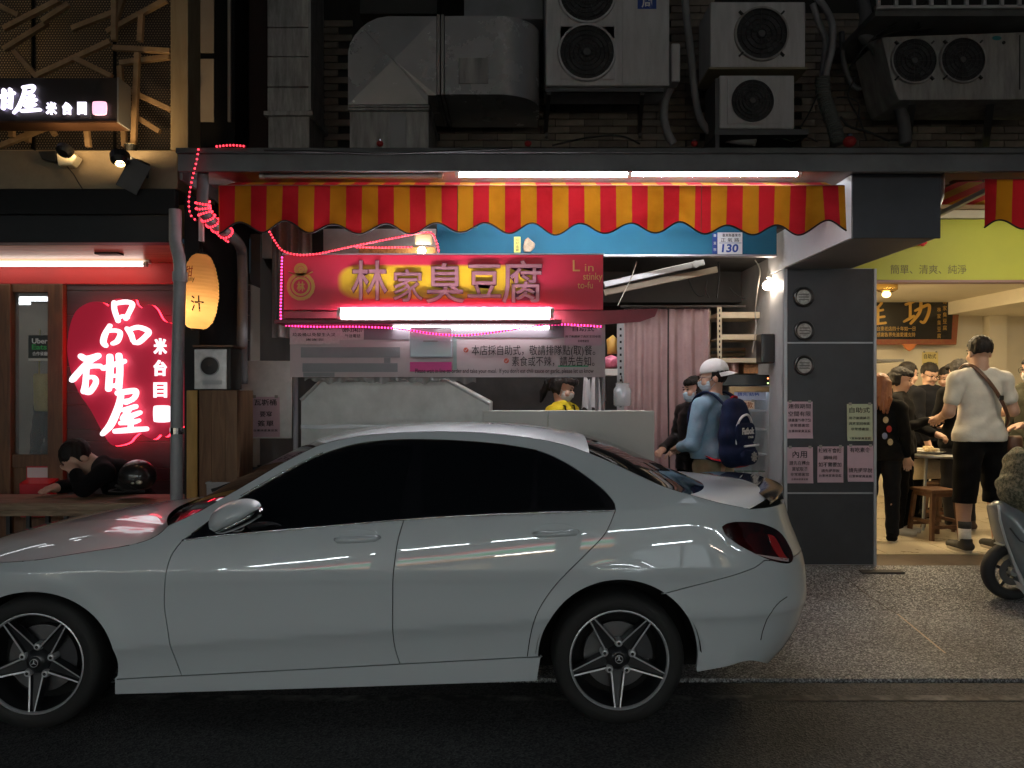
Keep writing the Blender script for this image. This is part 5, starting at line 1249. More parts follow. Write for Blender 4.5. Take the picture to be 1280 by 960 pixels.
obj('frame_rail', MB().box(WX(893, AD+.02), WX(898, AD+.02), AD-.005, AD+.3, ct, WZ(98, AD)), mat('dark_steel_angle', (.10, .10, .105), rough=.5, metal=.5), ac3)
obj('frame_rail', MB().box(WX(893, AD), WX(1010, AD), AD-.01, AD+.3, WZ(169, AD), WZ(162, AD)), mat('dark_steel_angle', (.10, .10, .105), rough=.5, metal=.5), ac3)
ac4 = thing('air_conditioner', 'wide grimy outdoor unit with two dark fans side by side, below the white railing', 'air conditioner', P(1190, 125, 5.8), 'outdoor units on the wall')
A4 = 5.8
obj('casing', MB().prism(ppoly([(1102, 46), (1330, 38), (1330, 124), (1124, 125), (1118, 112)], A4), A4, A4+.45), m_acold, ac4, bevel=.008)
fan(ac4, 1142, 76.5, 27, A4-.002, ring='old', wires=5); fan(ac4, 1202.5, 75.5, 27, A4-.002, ring='old', wires=5)
obj('logo', MB().sphere(P(1246, 47.5, A4-.002), (.034, .003, .017), 16, 8), mat('teal_logo', (.03, .20, .22), rough=.4), ac4)
obj('screw_cap', MB().disc(P(1255, 53, A4-.006), .012, 14, .006), m_acd, ac4)
obj('panel_seam', MB().box(WX(1274, A4), WX(1275, A4), A4-.004, A4+.0, WZ(112, A4), WZ(44, A4)), m_acd, ac4)
for px in (1130, 1228):
    obj('wall_bracket', MB().bar(P(px+10, 127, A4+.1), P(px+4, 180, WD-.05), .05, .05), mat('dark_steel_angle', (.10, .10, .105), rough=.5, metal=.5), ac4)
# white railing above it
rl = thing('window_railing', 'white barred window railing at the top right corner', 'railing', P(1190, 12, 5.7))
m_wr = mat('white_railing_paint', (.50, .50, .50), rough=.5, var=.2)
for yy in (9.5, -14): obj('rail', MB().bar(P(1096, yy, 5.6), P(1420, yy-1.5, 5.6), .022, .02), m_wr, rl)
for k in range(13): obj('slat', MB().bar(P(1098+22*k, -40, 5.6), P(1098+22*k, 9, 5.6), .022, .022), m_wr, rl)
obj('sill', MB().box(WX(1094, 5.62), 5.0, 5.62, WD, WZ(20, 5.62), WZ(11.5, 5.62)), mat('dirty_sill', (.10, .10, .10), rough=.7, var=.3), rl)
# pipes, hoses, cables
m_hose = mat('grey_hose', (.24, .235, .245), rough=.5, var=.2, scale=6)
def spline(pts, n=8):
    P_ = [Vector(p) for p in pts]; o = []
    for i in range(len(P_)-1):
        a, b, c, d_ = P_[max(i-1, 0)], P_[i], P_[i+1], P_[min(i+2, len(P_)-1)]
        for j in range(n):
            t = j/n; o.append(.5*((2*b)+(-a+c)*t+(2*a-5*b+4*c-d_)*t*t+(-a+3*b-3*c+d_)*t**3))
    o.append(P_[-1]); return o
def hose(name, pts, r, label, cat, m=None, n=10, group=None): return obj(name, MB().tube(spline(pts), r, n), m or m_hose, None, smooth=True, label=label, cat=cat, group=group)
hose('drain_hose', [P(855, -20, 6.0), P(858, 20, 6.0), P(864, 70, 6.0), P(869, 120, 6.0), P(877, 152, 5.95), P(893, 168, 5.9), P(915, 175, 5.85), P(945, 178.5, 5.8)], .028, 'thick grey hose curving down between the air conditioners to the canopy', 'hose')
hose('drain_hose', [P(838, 110, 5.95), P(832, 125, 5.95), P(830, 145, 5.95), P(834, 165, 5.9), P(842, 180, 5.9)], .030, 'short grey hose hanging below the tall twin-fan unit', 'hose')
hose('drain_hose', [P(1014, -10, 6.1), P(1030, 8, 6.05), P(1040, 30, 6.0), P(1040, 60, 6.0), P(1034, 85, 6.0), P(1032, 98, 6.0)], .026, 'grey hose looping down right of the ringed fan unit', 'hose')
hose('drain_hose', [P(1016, 5, 6.1), P(1024, 30, 6.1), P(1032, 50, 6.1), P(1030, 75, 6.1), P(1028, 97, 6.05)], .024, 'straighter grey hose leaning behind the looping one', 'hose')
cg = [P(1028, 97, 5.95), P(1030, 120, 5.95), P(1036, 140, 5.93), P(1043, 160, 5.9), P(1048, 180, 5.88)]
cgs = spline(cg, 14); obj('corrugated_hose', MB().tube(cgs, [.046+.010*(i % 2) for i in range(len(cgs))], 14), mat('ribbed_dark_hose', (.13, .14, .135), rough=.5), None, smooth=True, auto=30, label='ribbed dark hose bundle dropping to the canopy below the grey hoses', cat='hose')
hose('insulated_pipe', [P(1052, 40, 6.2), P(1055, 80, 6.2), P(1065, 105, 6.2), P(1075, 112, 6.2)], .022, 'dim grey pipe bending on the wall right of the ribbed hose', 'pipe', m=mat('dim_pipe', (.10, .10, .105), rough=.6))
hose('insulated_pipe', [P(1078, 0, 5.95), P(1082, 20, 5.95), P(1080, 45, 5.95), P(1096, 60, 5.95), P(1112, 100, 6.0), P(1128, 145, 6.0), P(1132, 180, 6.0)], .045, 'dark thick pipe slanting down left of the wide grimy unit', 'pipe', m=mat('dim_pipe', (.10, .10, .105), rough=.6))
m_cab = mat('black_cable', (.008, .008, .008), rough=.6)
cabs = [[(1160, 0), (1128, 24), (1098, 42), (1078, 62), (1062, 85)], [(1170, 0), (1150, 34), (1120, 40), (1086, 52)], [(1180, 2), (1190, 16), (1172, 34), (1145, 38)], [(1158, 4), (1150, 20), (1148, 38)], [(1070, 95), (1060, 120), (1075, 150), (1083, 176)], [(1046, 122), (1060, 122), (1074, 132), (1070, 160)], [(1050, 146), (1062, 158), (1085, 165), (1112, 176)], [(962, 176), (975, 172), (990, 177), (1006, 171), (1022, 177)], [(1000, 160), (1012, 140), (1022, 118)]]
for i, c_ in enumerate(cabs):
    hose('cable', [P(x, y, 5.72+.05*(i % 3)) for x, y in c_], .006 if i != 6 else .009, ('cable running diagonally from the railing down past the grimy unit', 'cable drooping in a shallow curve under the railing', 'looped cable hanging in front of the twin fans of the grimy unit', 'short cable dropping straight from the railing', 'cable snaking down the wall to the right red dome lamp', 'cable curling beside the ribbed hose top', 'thicker cable crossing the canopy right of the red dome lamp', 'cable lying along the canopy below the small square unit', 'cable rising from the small unit to the ribbed hose')[i], 'cable', m=m_cab, n=6, group='cables tangled on the upper wall')
for (pts_, lb_) in ((((330, 188), (400, 189.5), (480, 192), (560, 189), (640, 186)), 'thin black cable sagging along the canopy edge left of the lit tubes'), (((690, 182), (735, 172), (775, 170), (800, 180)), 'black cable arching over the canopy below the tall twin-fan unit')):
    hose('cable', [P(x, y, 4.965 if x < 650 and pts_[0][0] < 400 else 5.3) for x, y in pts_], .006, lb_, 'cable', m=m_cab, n=6)
# little red festival lamps on the canopy
m_rl = glow('red_lamp_plastic', (1, .04, .03), .004, base=(.30, .015, .015))
for (x, y, lb_) in ((1062, 171, 'small red dome lamp on the canopy near the ribbed hose'), (868, 173, 'small red dome lamp on the canopy between the two hoses'), (660, 174, 'small red dome lamp on the canopy below the duct box'), (475, 176, 'small red dome lamp in front of the elbow duct foot')):
    c = P(x, 182.5, 5.2); t = thing('dome_lamp', lb_, 'lamp', c, 'small red lamps on the canopy')
    k5 = 1.0 if x > 1000 else .55
    obj('dome', MB().sphere((c.x, c.y, c.z+.028*k5), (.042*k5, .042*k5, .036*k5), 14, 8), m_rl, t, smooth=True)
    obj('cap', MB().lathe([(.02*k5, .055*k5), (.016*k5, .075*k5), (.004*k5, .082*k5)], 12, 'z', c), chrome if 'chrome' in globals() else m_alu, t)
# ================================================================== the tofu shop: room behind, lintel, stall
ts = thing('tofu_shop', 'open-fronted tofu shop room with blue lintel and dark back wall', 'shop', (0, 7, .22))
m_kit = mat('sooty_kitchen_wall', (.055, .053, .05), rough=.7, var=.4, scale=3)
m_wwall = mat('grimy_white_wall', (.42, .41, .39), rough=.7, var=.25, scale=2.5)
obj('back_wall', MB().box(-2.1, 2.24, 9.0, 9.1, .2, 2.9), m_kit, ts)
obj('left_wall', MB().box(-2.10, -2.02, 6.42, 9.0, .2, 2.9), m_kit, ts)
obj('right_wall', MB().box(2.245, 2.30, 6.93, 9.0, .2, 2.9), m_wwall, ts)
obj('ceiling', MB().box(-2.02, 2.245, 6.7, 9.0, 2.80, 2.9), m_kit, ts)
obj('ceiling_beam', MB().box(.7, 2.24, 7.8, 8.1, 2.50, 2.80), mat('grey_ceiling_beam', (.05, .048, .046), rough=.7, var=.2), ts)
LD_ = 6.46
obj('lintel_board', MB().box(WX(546, LD_), WX(971, LD_), LD_, LD_+.06, WZ(318, LD_), 3.05), mat('blue_lintel_board', (.017, .110, .185), rough=.75, var=.15, scale=1.2, spec=.2), ts, bevel=.004)
obj('lintel_edge', MB().box(WX(546, LD_), WX(971, LD_), LD_-.008, LD_+.07, WZ(320.5, LD_), WZ(318, LD_)-.001), m_alu, ts)
obj('white_lintel', MB().box(-2.02, WX(545, LD_), LD_+.01, LD_+.07, WZ(322, LD_), 3.05), m_wwall, ts)
obj('lintel_frame', MB().box(WX(385, LD_), WX(404, LD_), LD_, LD_+.009, WZ(322, LD_), 3.05), mat('dark_window_slot', (.02, .02, .02), rough=.5), ts)
obj('drape', MB().grid(lambda a, b: (WX(340+50*a, 6.0), 6.0+.03*math.sin(a*22), WZ(262+160*b, 6.0)+.0), 40, 6), cloth('grey_plastic_drape', (.30, .28, .27), trans=.3), None, smooth=True, label='grey hanging plastic drape behind the left end of the red sign', cat='drape')
hn = thing('house_number', 'white house number plate reading 130 on the blue lintel', 'sign', P(909, 305, LD_))
m_pl_ = mat('white_enamel', (.72, .73, .74), rough=.3); m_blp = mat('blue_print', (.02, .06, .30), rough=.5)
obj('plate', pb(897, 290.5, 928, 317.5, LD_-.012, .006), m_pl_, hn, bevel=.002)
obj('side_tab', pb(890.5, 291.5, 896.5, 317, LD_-.012, .006), m_blp, hn, bevel=.002)
ptext('130', 902, 305, 922.5, 315.5, LD_-.0125, m_blp, hn, bold=.03, shear=.1)
ptext('正 氣 路', 901, 297.5, 924, 302.5, LD_-.0125, ink, hn); ptext('臺東縣臺東市', 903, 292, 926, 296, LD_-.0125, ink, hn)
obj('rule_line', pb(899, 303.4, 927, 304, LD_-.0125, .0005), m_blp, hn)
ptext('臺', 891.8, 292.5, 895.4, 296, LD_-.0125, m_pl_, hn); ptext('東', 891.8, 302, 895.4, 306, LD_-.0125, m_pl_, hn); ptext('市', 891.8, 310, 895.4, 314, LD_-.0125, m_pl_, hn)
sk_ = thing('lintel_sticker', 'narrow yellow-green sticker on the blue lintel', 'sticker', P(646, 305, LD_))
obj('sheet', pb(642.5, 296, 650.5, 315.5, LD_-.006, .003), mat('yellow_green_vinyl', (.60, .66, .12), rough=.5), sk_)
for k, c_ in enumerate('招財進寶'): ptext(c_, 644.3, 298+4.2*k, 648.7, 301.8+4.2*k, LD_-.0065, inkr, sk_)
obj('charm', MB().prism(ppoly([(654, 309), (656, 300), (660, 297), (664, 301), (669, 305), (668, 310), (663, 315), (655, 315)], LD_-.01), LD_-.03, LD_-.002), mat('brown_charm', (.35, .27, .18), rough=.6, var=.4, scale=40), None, bevel=.006, label='small brown paper charm next to the yellow-green sticker', cat='charm')
# ---- stall
SDp = 5.28
stl = thing('food_stall', 'tofu stall with red sign board, price banner and white counter panel', 'stall', (-.4, 5.6, .1))
def sign_mat():
    m, nt, b = _bsdf('red_yellow_sign'); N = nt.nodes; L = nt.links
    tc = N.new('ShaderNodeTexCoord'); sx = N.new('ShaderNodeSeparateXYZ'); L.new(tc.outputs['Object'], sx.inputs[0])
    def M(op, a, b_=None, c_=None):
        n = N.new('ShaderNodeMath'); n.operation = op
        for i, q in enumerate((a, b_, c_)):
            if q is None: continue
            if isinstance(q, (int, float)): n.inputs[i].default_value = q
            else: L.new(q, n.inputs[i])
        return n.outputs[0]
    x0, x1, zc, hz = WX(440, SDp), WX(640, SDp), WZ(352.5, SDp), .118
    dx = M('DIVIDE', M('MAXIMUM', M('SUBTRACT', x0+.06, sx.outputs[0]), M('MAXIMUM', M('SUBTRACT', sx.outputs[0], x1), 0.0)), .16)
    dz = M('DIVIDE', M('ABSOLUTE', M('SUBTRACT', sx.outputs[2], zc)), hz)
    r = M('ADD', M('MULTIPLY', dx, dx), M('POWER', dz, 3.0))
    rp = N.new('ShaderNodeValToRGB'); rp.color_ramp.elements[0].position = .55; rp.color_ramp.elements[1].position = 1.05
    rp.color_ramp.elements[0].color = (.80, .50, .02, 1); rp.color_ramp.elements[1].color = (.56, .018, .058, 1)  # soft yellow ellipse blended into the red behind the characters
    L.new(r, rp.inputs[0]); L.new(rp.outputs[0], b.inputs['Base Color'])
    b.inputs['Roughness'].default_value = .45
    return m
m_sign = sign_mat()
obj('sign_board', MB().box(WX(354.5, SDp), WX(754, SDp), SDp, SDp+.05, WZ(387.5, SDp), WZ(318.5, SDp)), m_sign, stl, bevel=.003)
obj('sign_frame', MB().box(WX(353, SDp), WX(755.5, SDp), SDp-.004, SDp+.055, WZ(318.4, SDp), WZ(316.8, SDp)), m_alu, stl)
m_chr = mat('rose_metal_letter', (.43, .19, .23), rough=.32, metal=.55); m_chd = mat('letter_edge', (.16, .02, .06), rough=.5)
for (c_, xa, xb, ya, yb_) in (('林', 440, 484, 326, 375), ('家', 492, 528.5, 337, 377), ('臭', 533, 580, 329, 379), ('豆', 585, 626, 331, 372), ('腐', 628, 677, 326, 379)):
    L0 = ptext(c_, xa, ya, xb, yb_, SDp-.012, m_chr, stl, depth=.010, bold=.004, name='character')
    ptext(c_, xa-.8, ya-.8, xb+.8, yb_+.8, SDp-.0015, m_chd, stl, depth=.010, bold=.016, name='character_edge')
m_gold = mat('gold_print', (.62, .36, .10), rough=.4)
for (s_, xa, ya, xb, yb_) in (('L', 716, 325, 725, 339), ('in', 731, 330, 742, 339), ('stinky', 729, 341, 753, 352.5), ('to-fu', 722, 352, 741, 360.5)): ptext(s_, xa, ya, xb, yb_, SDp-.001, m_gold, stl, depth=.0015)
# gold emblem: a round-bellied jar with a crown and two scrolls
gd_ = mat('gold_emblem', (.50, .25, .06), rough=.4, metal=.3)
ec = lambda x, y: P(x, y, SDp-.002)
def ringp(px, py, r, w, n=28): 
    c = ec(px, py); k = SDp/F
    return MB().lathe([((r-w)*k, 0), ((r-w)*k, -.003), ((r+w)*k, -.003), ((r+w)*k, 0)], n, 'y', c, cap=False)
for (px, py, r, w) in ((376, 358, 15.5, 2.0), (376, 358, 10.5, 1.3), (376, 337, 6.5, 1.8), (376, 337, 2.4, 1.6)): obj('emblem_ring', ringp(px, py, r, w), gd_, stl)
for s_ in (-1, 1):
    obj('emblem_scroll', MB().tube([ec(376+s_*2, 348), ec(376+s_*9, 342.5), ec(376+s_*15, 340)], [.006, .013, .014], 8, flat=.3), gd_, stl)
for k in range(14):
    a = 2*math.pi*k/14; obj('emblem_petal', MB().disc(P(376+15.5*math.cos(a), 358+15.5*math.sin(a), SDp-.004), .012, 10, .003), gd_, stl)
ptext('林', 371, 352, 381, 364, SDp-.002, gd_, stl, depth=.002, bold=.03, name='emblem_character')
# red shelf under the sign, with its lip
m_shelf = mat('dull_red_board', (.22, .02, .035), rough=.45, var=.15, scale=4)
obj('red_shelf', MB().box(WX(354, SDp), WX(756, SDp), SDp+.003, SDp+.30, WZ(398, SDp), WZ(389, SDp)), m_shelf, stl, bevel=.003)
obj('red_lip', MB().box(WX(354, SDp), WX(700, SDp), SDp-.20, SDp+.002, WZ(404.5, SDp-.2), WZ(399.5, SDp-.2)), m_shelf, stl, bevel=.003)
obj('red_flap', MB().prism(ppoly([(688, 388.5), (757, 388.5), (822, 386), (818, 396), (800, 402.5), (758, 405.5), (688, 404.5)], SDp), SDp-.02, SDp+.002), m_shelf, stl)
m_ban = mat('grey_pink_banner', (.50, .43, .43), rough=.6, var=.08, scale=2)
BD = 5.31
obj('price_banner', MB().box(WX(362.5, BD), WX(756.5, BD), BD, BD+.01, WZ(471.5, BD), WZ(405, BD)), m_ban, stl)
m_gb = mat('grey_cover_strip', (.22, .235, .24), rough=.55, var=.1)
for k, (xa, ya, xb, yb_, mm) in enumerate(((376, 434, 500, 447, 'g'), (378, 454, 497, 465, 'g'), (379, 465.5, 418, 471, 'g'), (480, 447.2, 488, 453.8, 'g'), (455, 405.5, 511, 424.5, 'd'), (566, 405.5, 705, 422, 'd'), (566.5, 422.5, 571, 462, 'v'))):
    obj('cover_strip', pb(xa, ya, xb, yb_, BD-.004-.0006*k, .003), {'g': m_gb, 'd': mat('mauve_grey_strip', (.20, .17, .19), rough=.6), 'v': mat('sage_strip', (.28, .36, .33), rough=.6)}[mm], stl)
obj('magenta_strip', pb(512.5, 452.5, 564.5, 464.5, BD-.008, .003), mat('magenta_vinyl', (.72, .02, .26), rough=.4), stl)
obj('clear_bin', pb(512, 409, 564.5, 446.5, BD-.10, .085), mat('pale_blue_plastic', (.52, .62, .68), rough=.3, coat=.3), stl, bevel=.008)
obj('bin_handle', pb(529, 425.5, 547, 427.5, BD-.108, .007), mat('grey_print', (.35, .37, .38), rough=.5), stl)
B2 = BD-.006
ptext('本店採自助式，敬請排隊點(取)餐。', 589.5, 431.5, 744, 446, B2, ink, stl)
ptext('素食或不辣，請先告知。', 640, 445.5, 743, 458, B2, ink, stl)
ptext("Please wait in line to order and take your meal.  If you don't eat chili sauce or garlic, please let us know", 519, 460.5, 742, 468, B2-.004, ink, stl)
obj('underline_strip', pb(697.5, 456.8, 735.5, 458.6, B2-.0005, .0005), mat('green_underline', (.08, .33, .18), rough=.6), stl)
for (xa, ya) in ((582.5, 437.5), (633, 451)):
    obj('bullet', MB().disc(P(xa, ya, B2), .017, 16, .001), mat('brick_red_print', (.45, .09, .05), rough=.6), stl)
    ptext('✓', xa-2, ya-2.2, xa+2, ya+2, B2-.0005, m_ban, stl)
t1 = notice(705.5, 406, 752, 432, BD-.012, m_pink, [('自助式', .22, .06, .80, .32), ('用餐後請將餐具放至回收區', .02, .50, .98, .62), ('非常感謝您', .36, .72, .66, .84)], 'pink self-service notice taped over the top right of the price banner')
t2 = notice(362.5, 405.5, 424.5, 430.5, BD-.012, mat('spotted_paper', (.56, .52, .50), rough=.7, var=.15, scale=60), [('請勿將煙蒂丟入', .20, .14, .82, .28), ('垃圾桶以免發生火災', .05, .42, .92, .60), ('謝謝您', .32, .70, .68, .82)], 'crumpled pale notice with three lines at the left end of the price banner')
t3 = notice(425, 405.5, 455, 425, BD-.012, mat('spotted_paper', (.56, .52, .50), rough=.7, var=.15, scale=60), [('089-334637', .10, .22, .95, .50), ('外送電話', .2, .62, .85, .85)], 'small pale telephone notice beside the crumpled one on the banner')
# cart below
m_ss = mat('brushed_steel_sheet', (.56, .56, .54), rough=.42, metal=.12, var=.28, scale=3, bump=.02, bscale=4)
m_wp = mat('cream_counter_panel', (.60, .60, .56), rough=.5, var=.06, scale=2)
CD = 5.55
obj('cart_hood', MB().prism(ppoly([(376, 560), (376, 499), (402, 475), (558, 475), (612, 504), (612, 560)], CD+.02), CD+.02, CD+.9), m_ss, stl, bevel=.006)
obj('hood_lip', MB().tube([P(376, 500, CD+.01), P(402, 475, CD+.01), P(558, 475, CD+.01), P(612, 505, CD+.01)], .012, 8), m_ss, stl)
obj('cart_band', MB().box(WX(376, CD), WX(602, CD), CD-.005, CD+.018, WZ(536, CD), WZ(531, CD)), m_alu, stl)
obj('counter_panel', MB().box(WX(603.5, CD), WX(685, CD)-.001, CD, CD+.03, .16, WZ(513.5, CD)), m_wp, stl, bevel=.004)
obj('counter_panel', MB().box(WX(685, CD)+.001, WX(818, CD), CD, CD+.03, .16, WZ(513.5, CD)), m_wp, stl, bevel=.004)
obj('counter_top', MB().box(WX(612.5, CD), WX(818, CD), CD+.031, CD+.45, WZ(515, CD)-.03, WZ(515, CD)), m_ss, stl)
obj('cart_base', MB().box(WX(376, CD), WX(602.5, CD), CD+.02, CD+.5, .14, WZ(560, CD)), m_ss, stl)
obj('cart_post', MB().tube([P(369.5, 405, 5.34), Vector((WX(369.5, 5.34), 5.34, .04))], .017, 12), m_alu, stl, smooth=True)
for px in (746, 754): obj('cart_post', MB().tube([P(px, 405, 5.72), P(px, 516, 5.72)], .014, 12), m_alu, stl, smooth=True)
obj('plastic_sheet', MB().grid(lambda a, b: (lambda x: (WX(x, 5.36), 5.36+.02*math.sin(x*.3), WZ(472+5*b+2.2*math.sin(x*.11)*b+1.5*math.sin(x*.37)*b, 5.36)))(380+215*a), 90, 3), mat('clear_plastic_sheet', (.35, .35, .34), rough=.25, alpha=.55), stl, smooth=True)
tube_light(560, 900, 262, 5.80, 'fluorescent tube hidden behind the striped awning, lighting the blue lintel', m=glow('under_awning_tube', (.95, .97, 1.0), 115))
tube_light(427, 687, 392.5, 5.12, 'bright white fluorescent tube along the bottom of the red tofu sign', r=.026, m=glow('sign_tube', (.95, .95, 1.0), 130))
tube_light(492, 686, 408, 5.265, 'white fluorescent tube below the red lip, over the price banner', r=.020, m=glow('banner_tube', (.95, .95, 1.0), 11))
# LED rope lights
m_led1 = glow('red_led', (1.0, .035, .06), 5); m_led2 = glow('pink_led', (1.0, .04, .26), 6); m_clr = mat('pink_clear_tube', (.45, .05, .10), rough=.3)
def rope(pts, m, label, r=.006, step=.021):
    p = spline(pts, 16); t = thing('rope_light', label, 'rope light', p[0], 'red LED rope lights')
    obj('clear_tube', MB().tube(p, r*.8, 6), m_clr, t, smooth=True)
    bd = MB(); acc = 0.0; last = p[0]; bd.sphere(p[0], r*1.15, 6, 4)
    for q in p[1:]:
        l = (q-last).length
        while acc+l >= step:
            f = (step-acc)/l; last = last+(q-last)*f; bd.sphere(last, r*1.15, 6, 4); l = (q-last).length; acc = 0.0
        acc += l; last = q
    tag(obj('led_bead', bd, m, t), kind='stuff')
    return t
rope([P(337, 290, 5.20), P(344, 302, 5.20), P(353, 313, 5.19), P(372, 318.5, 5.19), P(398, 317, 5.19), P(440, 308, 5.18), P(490, 298, 5.18), P(528, 291, 5.18), P(540, 292, 5.18), P(546, 304, 5.18), P(549, 316, 5.19)], m_led1, 'red rope light swinging from the awning across the top left of the tofu sign')
rope([P(446, 309, 5.24), P(480, 309.5, 5.24), P(515, 309, 5.24)], m_led1, 'short straight red rope light just above the tofu sign')
rope([P(352.5, 322, 5.22), P(351.5, 360, 5.22), P(351, 398, 5.22), P(354, 405, 5.22), P(362, 407, 5.22), P(395, 408.5, 5.20), P(450, 408.5, 5.20), P(500, 411, 5.19), P(540, 417, 5.19), P(580, 419, 5.19), P(620, 415, 5.19), P(660, 409, 5.19), P(695, 405.5, 5.19), P(725, 406.5, 5.19), P(754, 408.5, 5.19)], m_led2, 'pink rope light running down the left side and along the bottom of the tofu sign')
# rainwater pipe wrapped in red rope light
cp_ = thing('wrapped_pipe', 'dark rainwater pipe with red rope light wound round its bend', 'pipe', P(303, 420, 5.7))
pz = spline([P(253.5, 196, 5.10), P(253.5, 235, 5.10), P(253.5, 258, 5.10), P(259, 271, 5.12), P(273, 284, 5.2), P(290, 296, 5.35), P(300, 308, 5.5), P(303, 328, 5.6), P(303, 420, 5.7), P(303, 480, 5.7)], 8)
obj('pipe', MB().tube(pz, .036, 14), mat('dark_grey_pipe', (.10, .10, .105), rough=.4, var=.2), cp_, smooth=True)
hx_ = []
seg_ = spline([P(253.5, 252, 5.10), P(254.5, 262, 5.11), P(261, 273, 5.13), P(273, 284, 5.2), P(288, 295, 5.33)], 40)
for i, q in enumerate(seg_):
    a = i*.30; t_ = (seg_[min(i+1, len(seg_)-1)]-seg_[max(i-1, 0)]).normalized(); s_ = t_.cross(Vector((0, 1, 0))).normalized(); u_ = s_.cross(t_)
    hx_.append(q+s_*(.044*math.cos(a))+u_*(.044*math.sin(a)))
rp_ = rope(hx_[::3], m_led1, 'red rope light wound round the bend of the rainwater pipe', step=.017)
rope([P(248, 187, 4.96), P(246, 200, 4.96), P(240, 225, 5.0), P(236, 250, 5.03), P(238, 268, 5.05), P(246, 276, 5.06)], m_led1, 'red rope light hanging off the left end of the canopy', step=.03)
rope([P(271, 183, 4.97), P(290, 181.5, 4.97), P(308, 183, 4.97)], m_led1, 'tiny straight red rope light lying on the left end of the canopy')
obj('canopy_post', MB().box(WX(246, 5.12), WX(251, 5.12), 5.15, 5.18, WZ(300, 5.12), 3.05), mat('pale_post_paint', (.40, .39, .38), rough=.5), None, label='slim pale canopy post beside the rope-wrapped pipe', cat='post')
# lamp box behind the sign
lb_ = thing('rattan_lamp_box', 'woven box with a bright bulb behind the top of the tofu sign', 'lamp', P(495, 312, 5.6))
obj('woven_box', MB().box(WX(448, 5.55), WX(544, 5.55), 5.55, 5.70, WZ(322, 5.55), WZ(308, 5.55)), mat('woven_rattan', (.42, .25, .10), rough=.7, var=.5, scale=70), lb_, bevel=.01)
obj('lamp_head', MB().box(WX(518, 5.5), WX(540, 5.5), 5.50, 5.545, WZ(305, 5.5), WZ(291, 5.5)), mat('cream_plastic', (.72, .66, .50), rough=.45), lb_, bevel=.01)
obj('bulb', MB().sphere(P(527, 313.5, 5.45), .028, 14, 8), glow('warm_white_bulb', (1, .86, .62), 60), lb_, smooth=True)
# steel sheet with a notice, speaker cabinet, wooden side board
obj('steel_sheet', MB().box(WX(299.5, 5.95), WX(364.5, 5.95), 5.95, 5.97, WZ(548, 5.95), WZ(451, 5.95)), m_ss, None, bevel=.003, label='plain steel sheet hung left of the stall behind a pink notice', cat='panel')
notice(314, 496, 350, 546, 5.947, m_pink, [('瓦斯桶', .10, .06, .88, .22), ('要寫', .30, .36, .72, .50), ('簽單', .22, .59, .78, .74), ('台東林家臭豆腐', .08, .81, .92, .87)], 'pink notice about gas bottles taped to the hanging steel sheet')
sp__ = thing('loudspeaker', 'silver-fronted box loudspeaker standing on the wooden post', 'speaker', P(263, 487, 5.35))
obj('cabinet', MB().box(WX(244, 5.35), WX(284, 5.35)+.02, 5.36, 5.58, WZ(487, 5.35), WZ(434.5, 5.35)), mat('black_speaker_cabinet', (.02, .018, .016), rough=.6), sp__, bevel=.004)
obj('silver_front', MB().box(WX(243, 5.35), WX(283.5, 5.35), 5.345, 5.359, WZ(486.5, 5.35), WZ(436.5, 5.35)), mat('crinkled_silver', (.50, .50, .50), rough=.4, metal=.5, var=.25, scale=12, bump=.5, bscale=14), sp__, bevel=.004)
c = P(262, 457.5, 5.345)
obj('cone_ring', MB().lathe([(.066, 0), (.066, -.006), (.060, -.008), (.058, 0)], 30, 'y', c, cap=False), mat('grey_print', (.35, .37, .38), rough=.5), sp__)
obj('cone', MB().lathe([(.058, -.002), (.045, -.006), (.022, -.009), (.001, -.012)], 30, 'y', c, cap=False), mat('dark_cone', (.028, .026, .025), rough=.6), sp__, smooth=True)
obj('name_strip', pb(253, 475.5, 277, 480.5, 5.343, .002), mat('grey_print', (.35, .37, .38), rough=.5), sp__)
obj('top_lid', MB().box(WX(241, 5.34), WX(291, 5.34), 5.335, 5.59, WZ(434, 5.35), WZ(431.5, 5.35)), mat('brown_lid', (.12, .07, .04), rough=.6), sp__)
wp_ = thing('wooden_post', 'broad wooden post with a bright yellow edge under the loudspeaker', 'post', P(265, 640, 5.4))
obj('yellow_edge', MB().box(WX(233, 5.36), WX(246.5, 5.36), 5.36, 5.70, .05, WZ(488, 5.36)), wood('yellow_pine', (.36, .19, .03), (.48, .28, .06), rough=.5, stretch=(8, 8, 1)), wp_, bevel=.003)
for k, (xa, xb) in enumerate(((247, 264), (264.5, 281), (281.5, 296))):
    obj('board', MB().box(WX(xa, 5.37), WX(xb+.45, 5.37)-.0008, 5.37, 5.70, .05, WZ(488, 5.36)), wood('brown_post_board', (.12, .06, .028), (.20, .105, .05), rough=.6, stretch=(8, 8, 1)), wp_, bevel=.001)
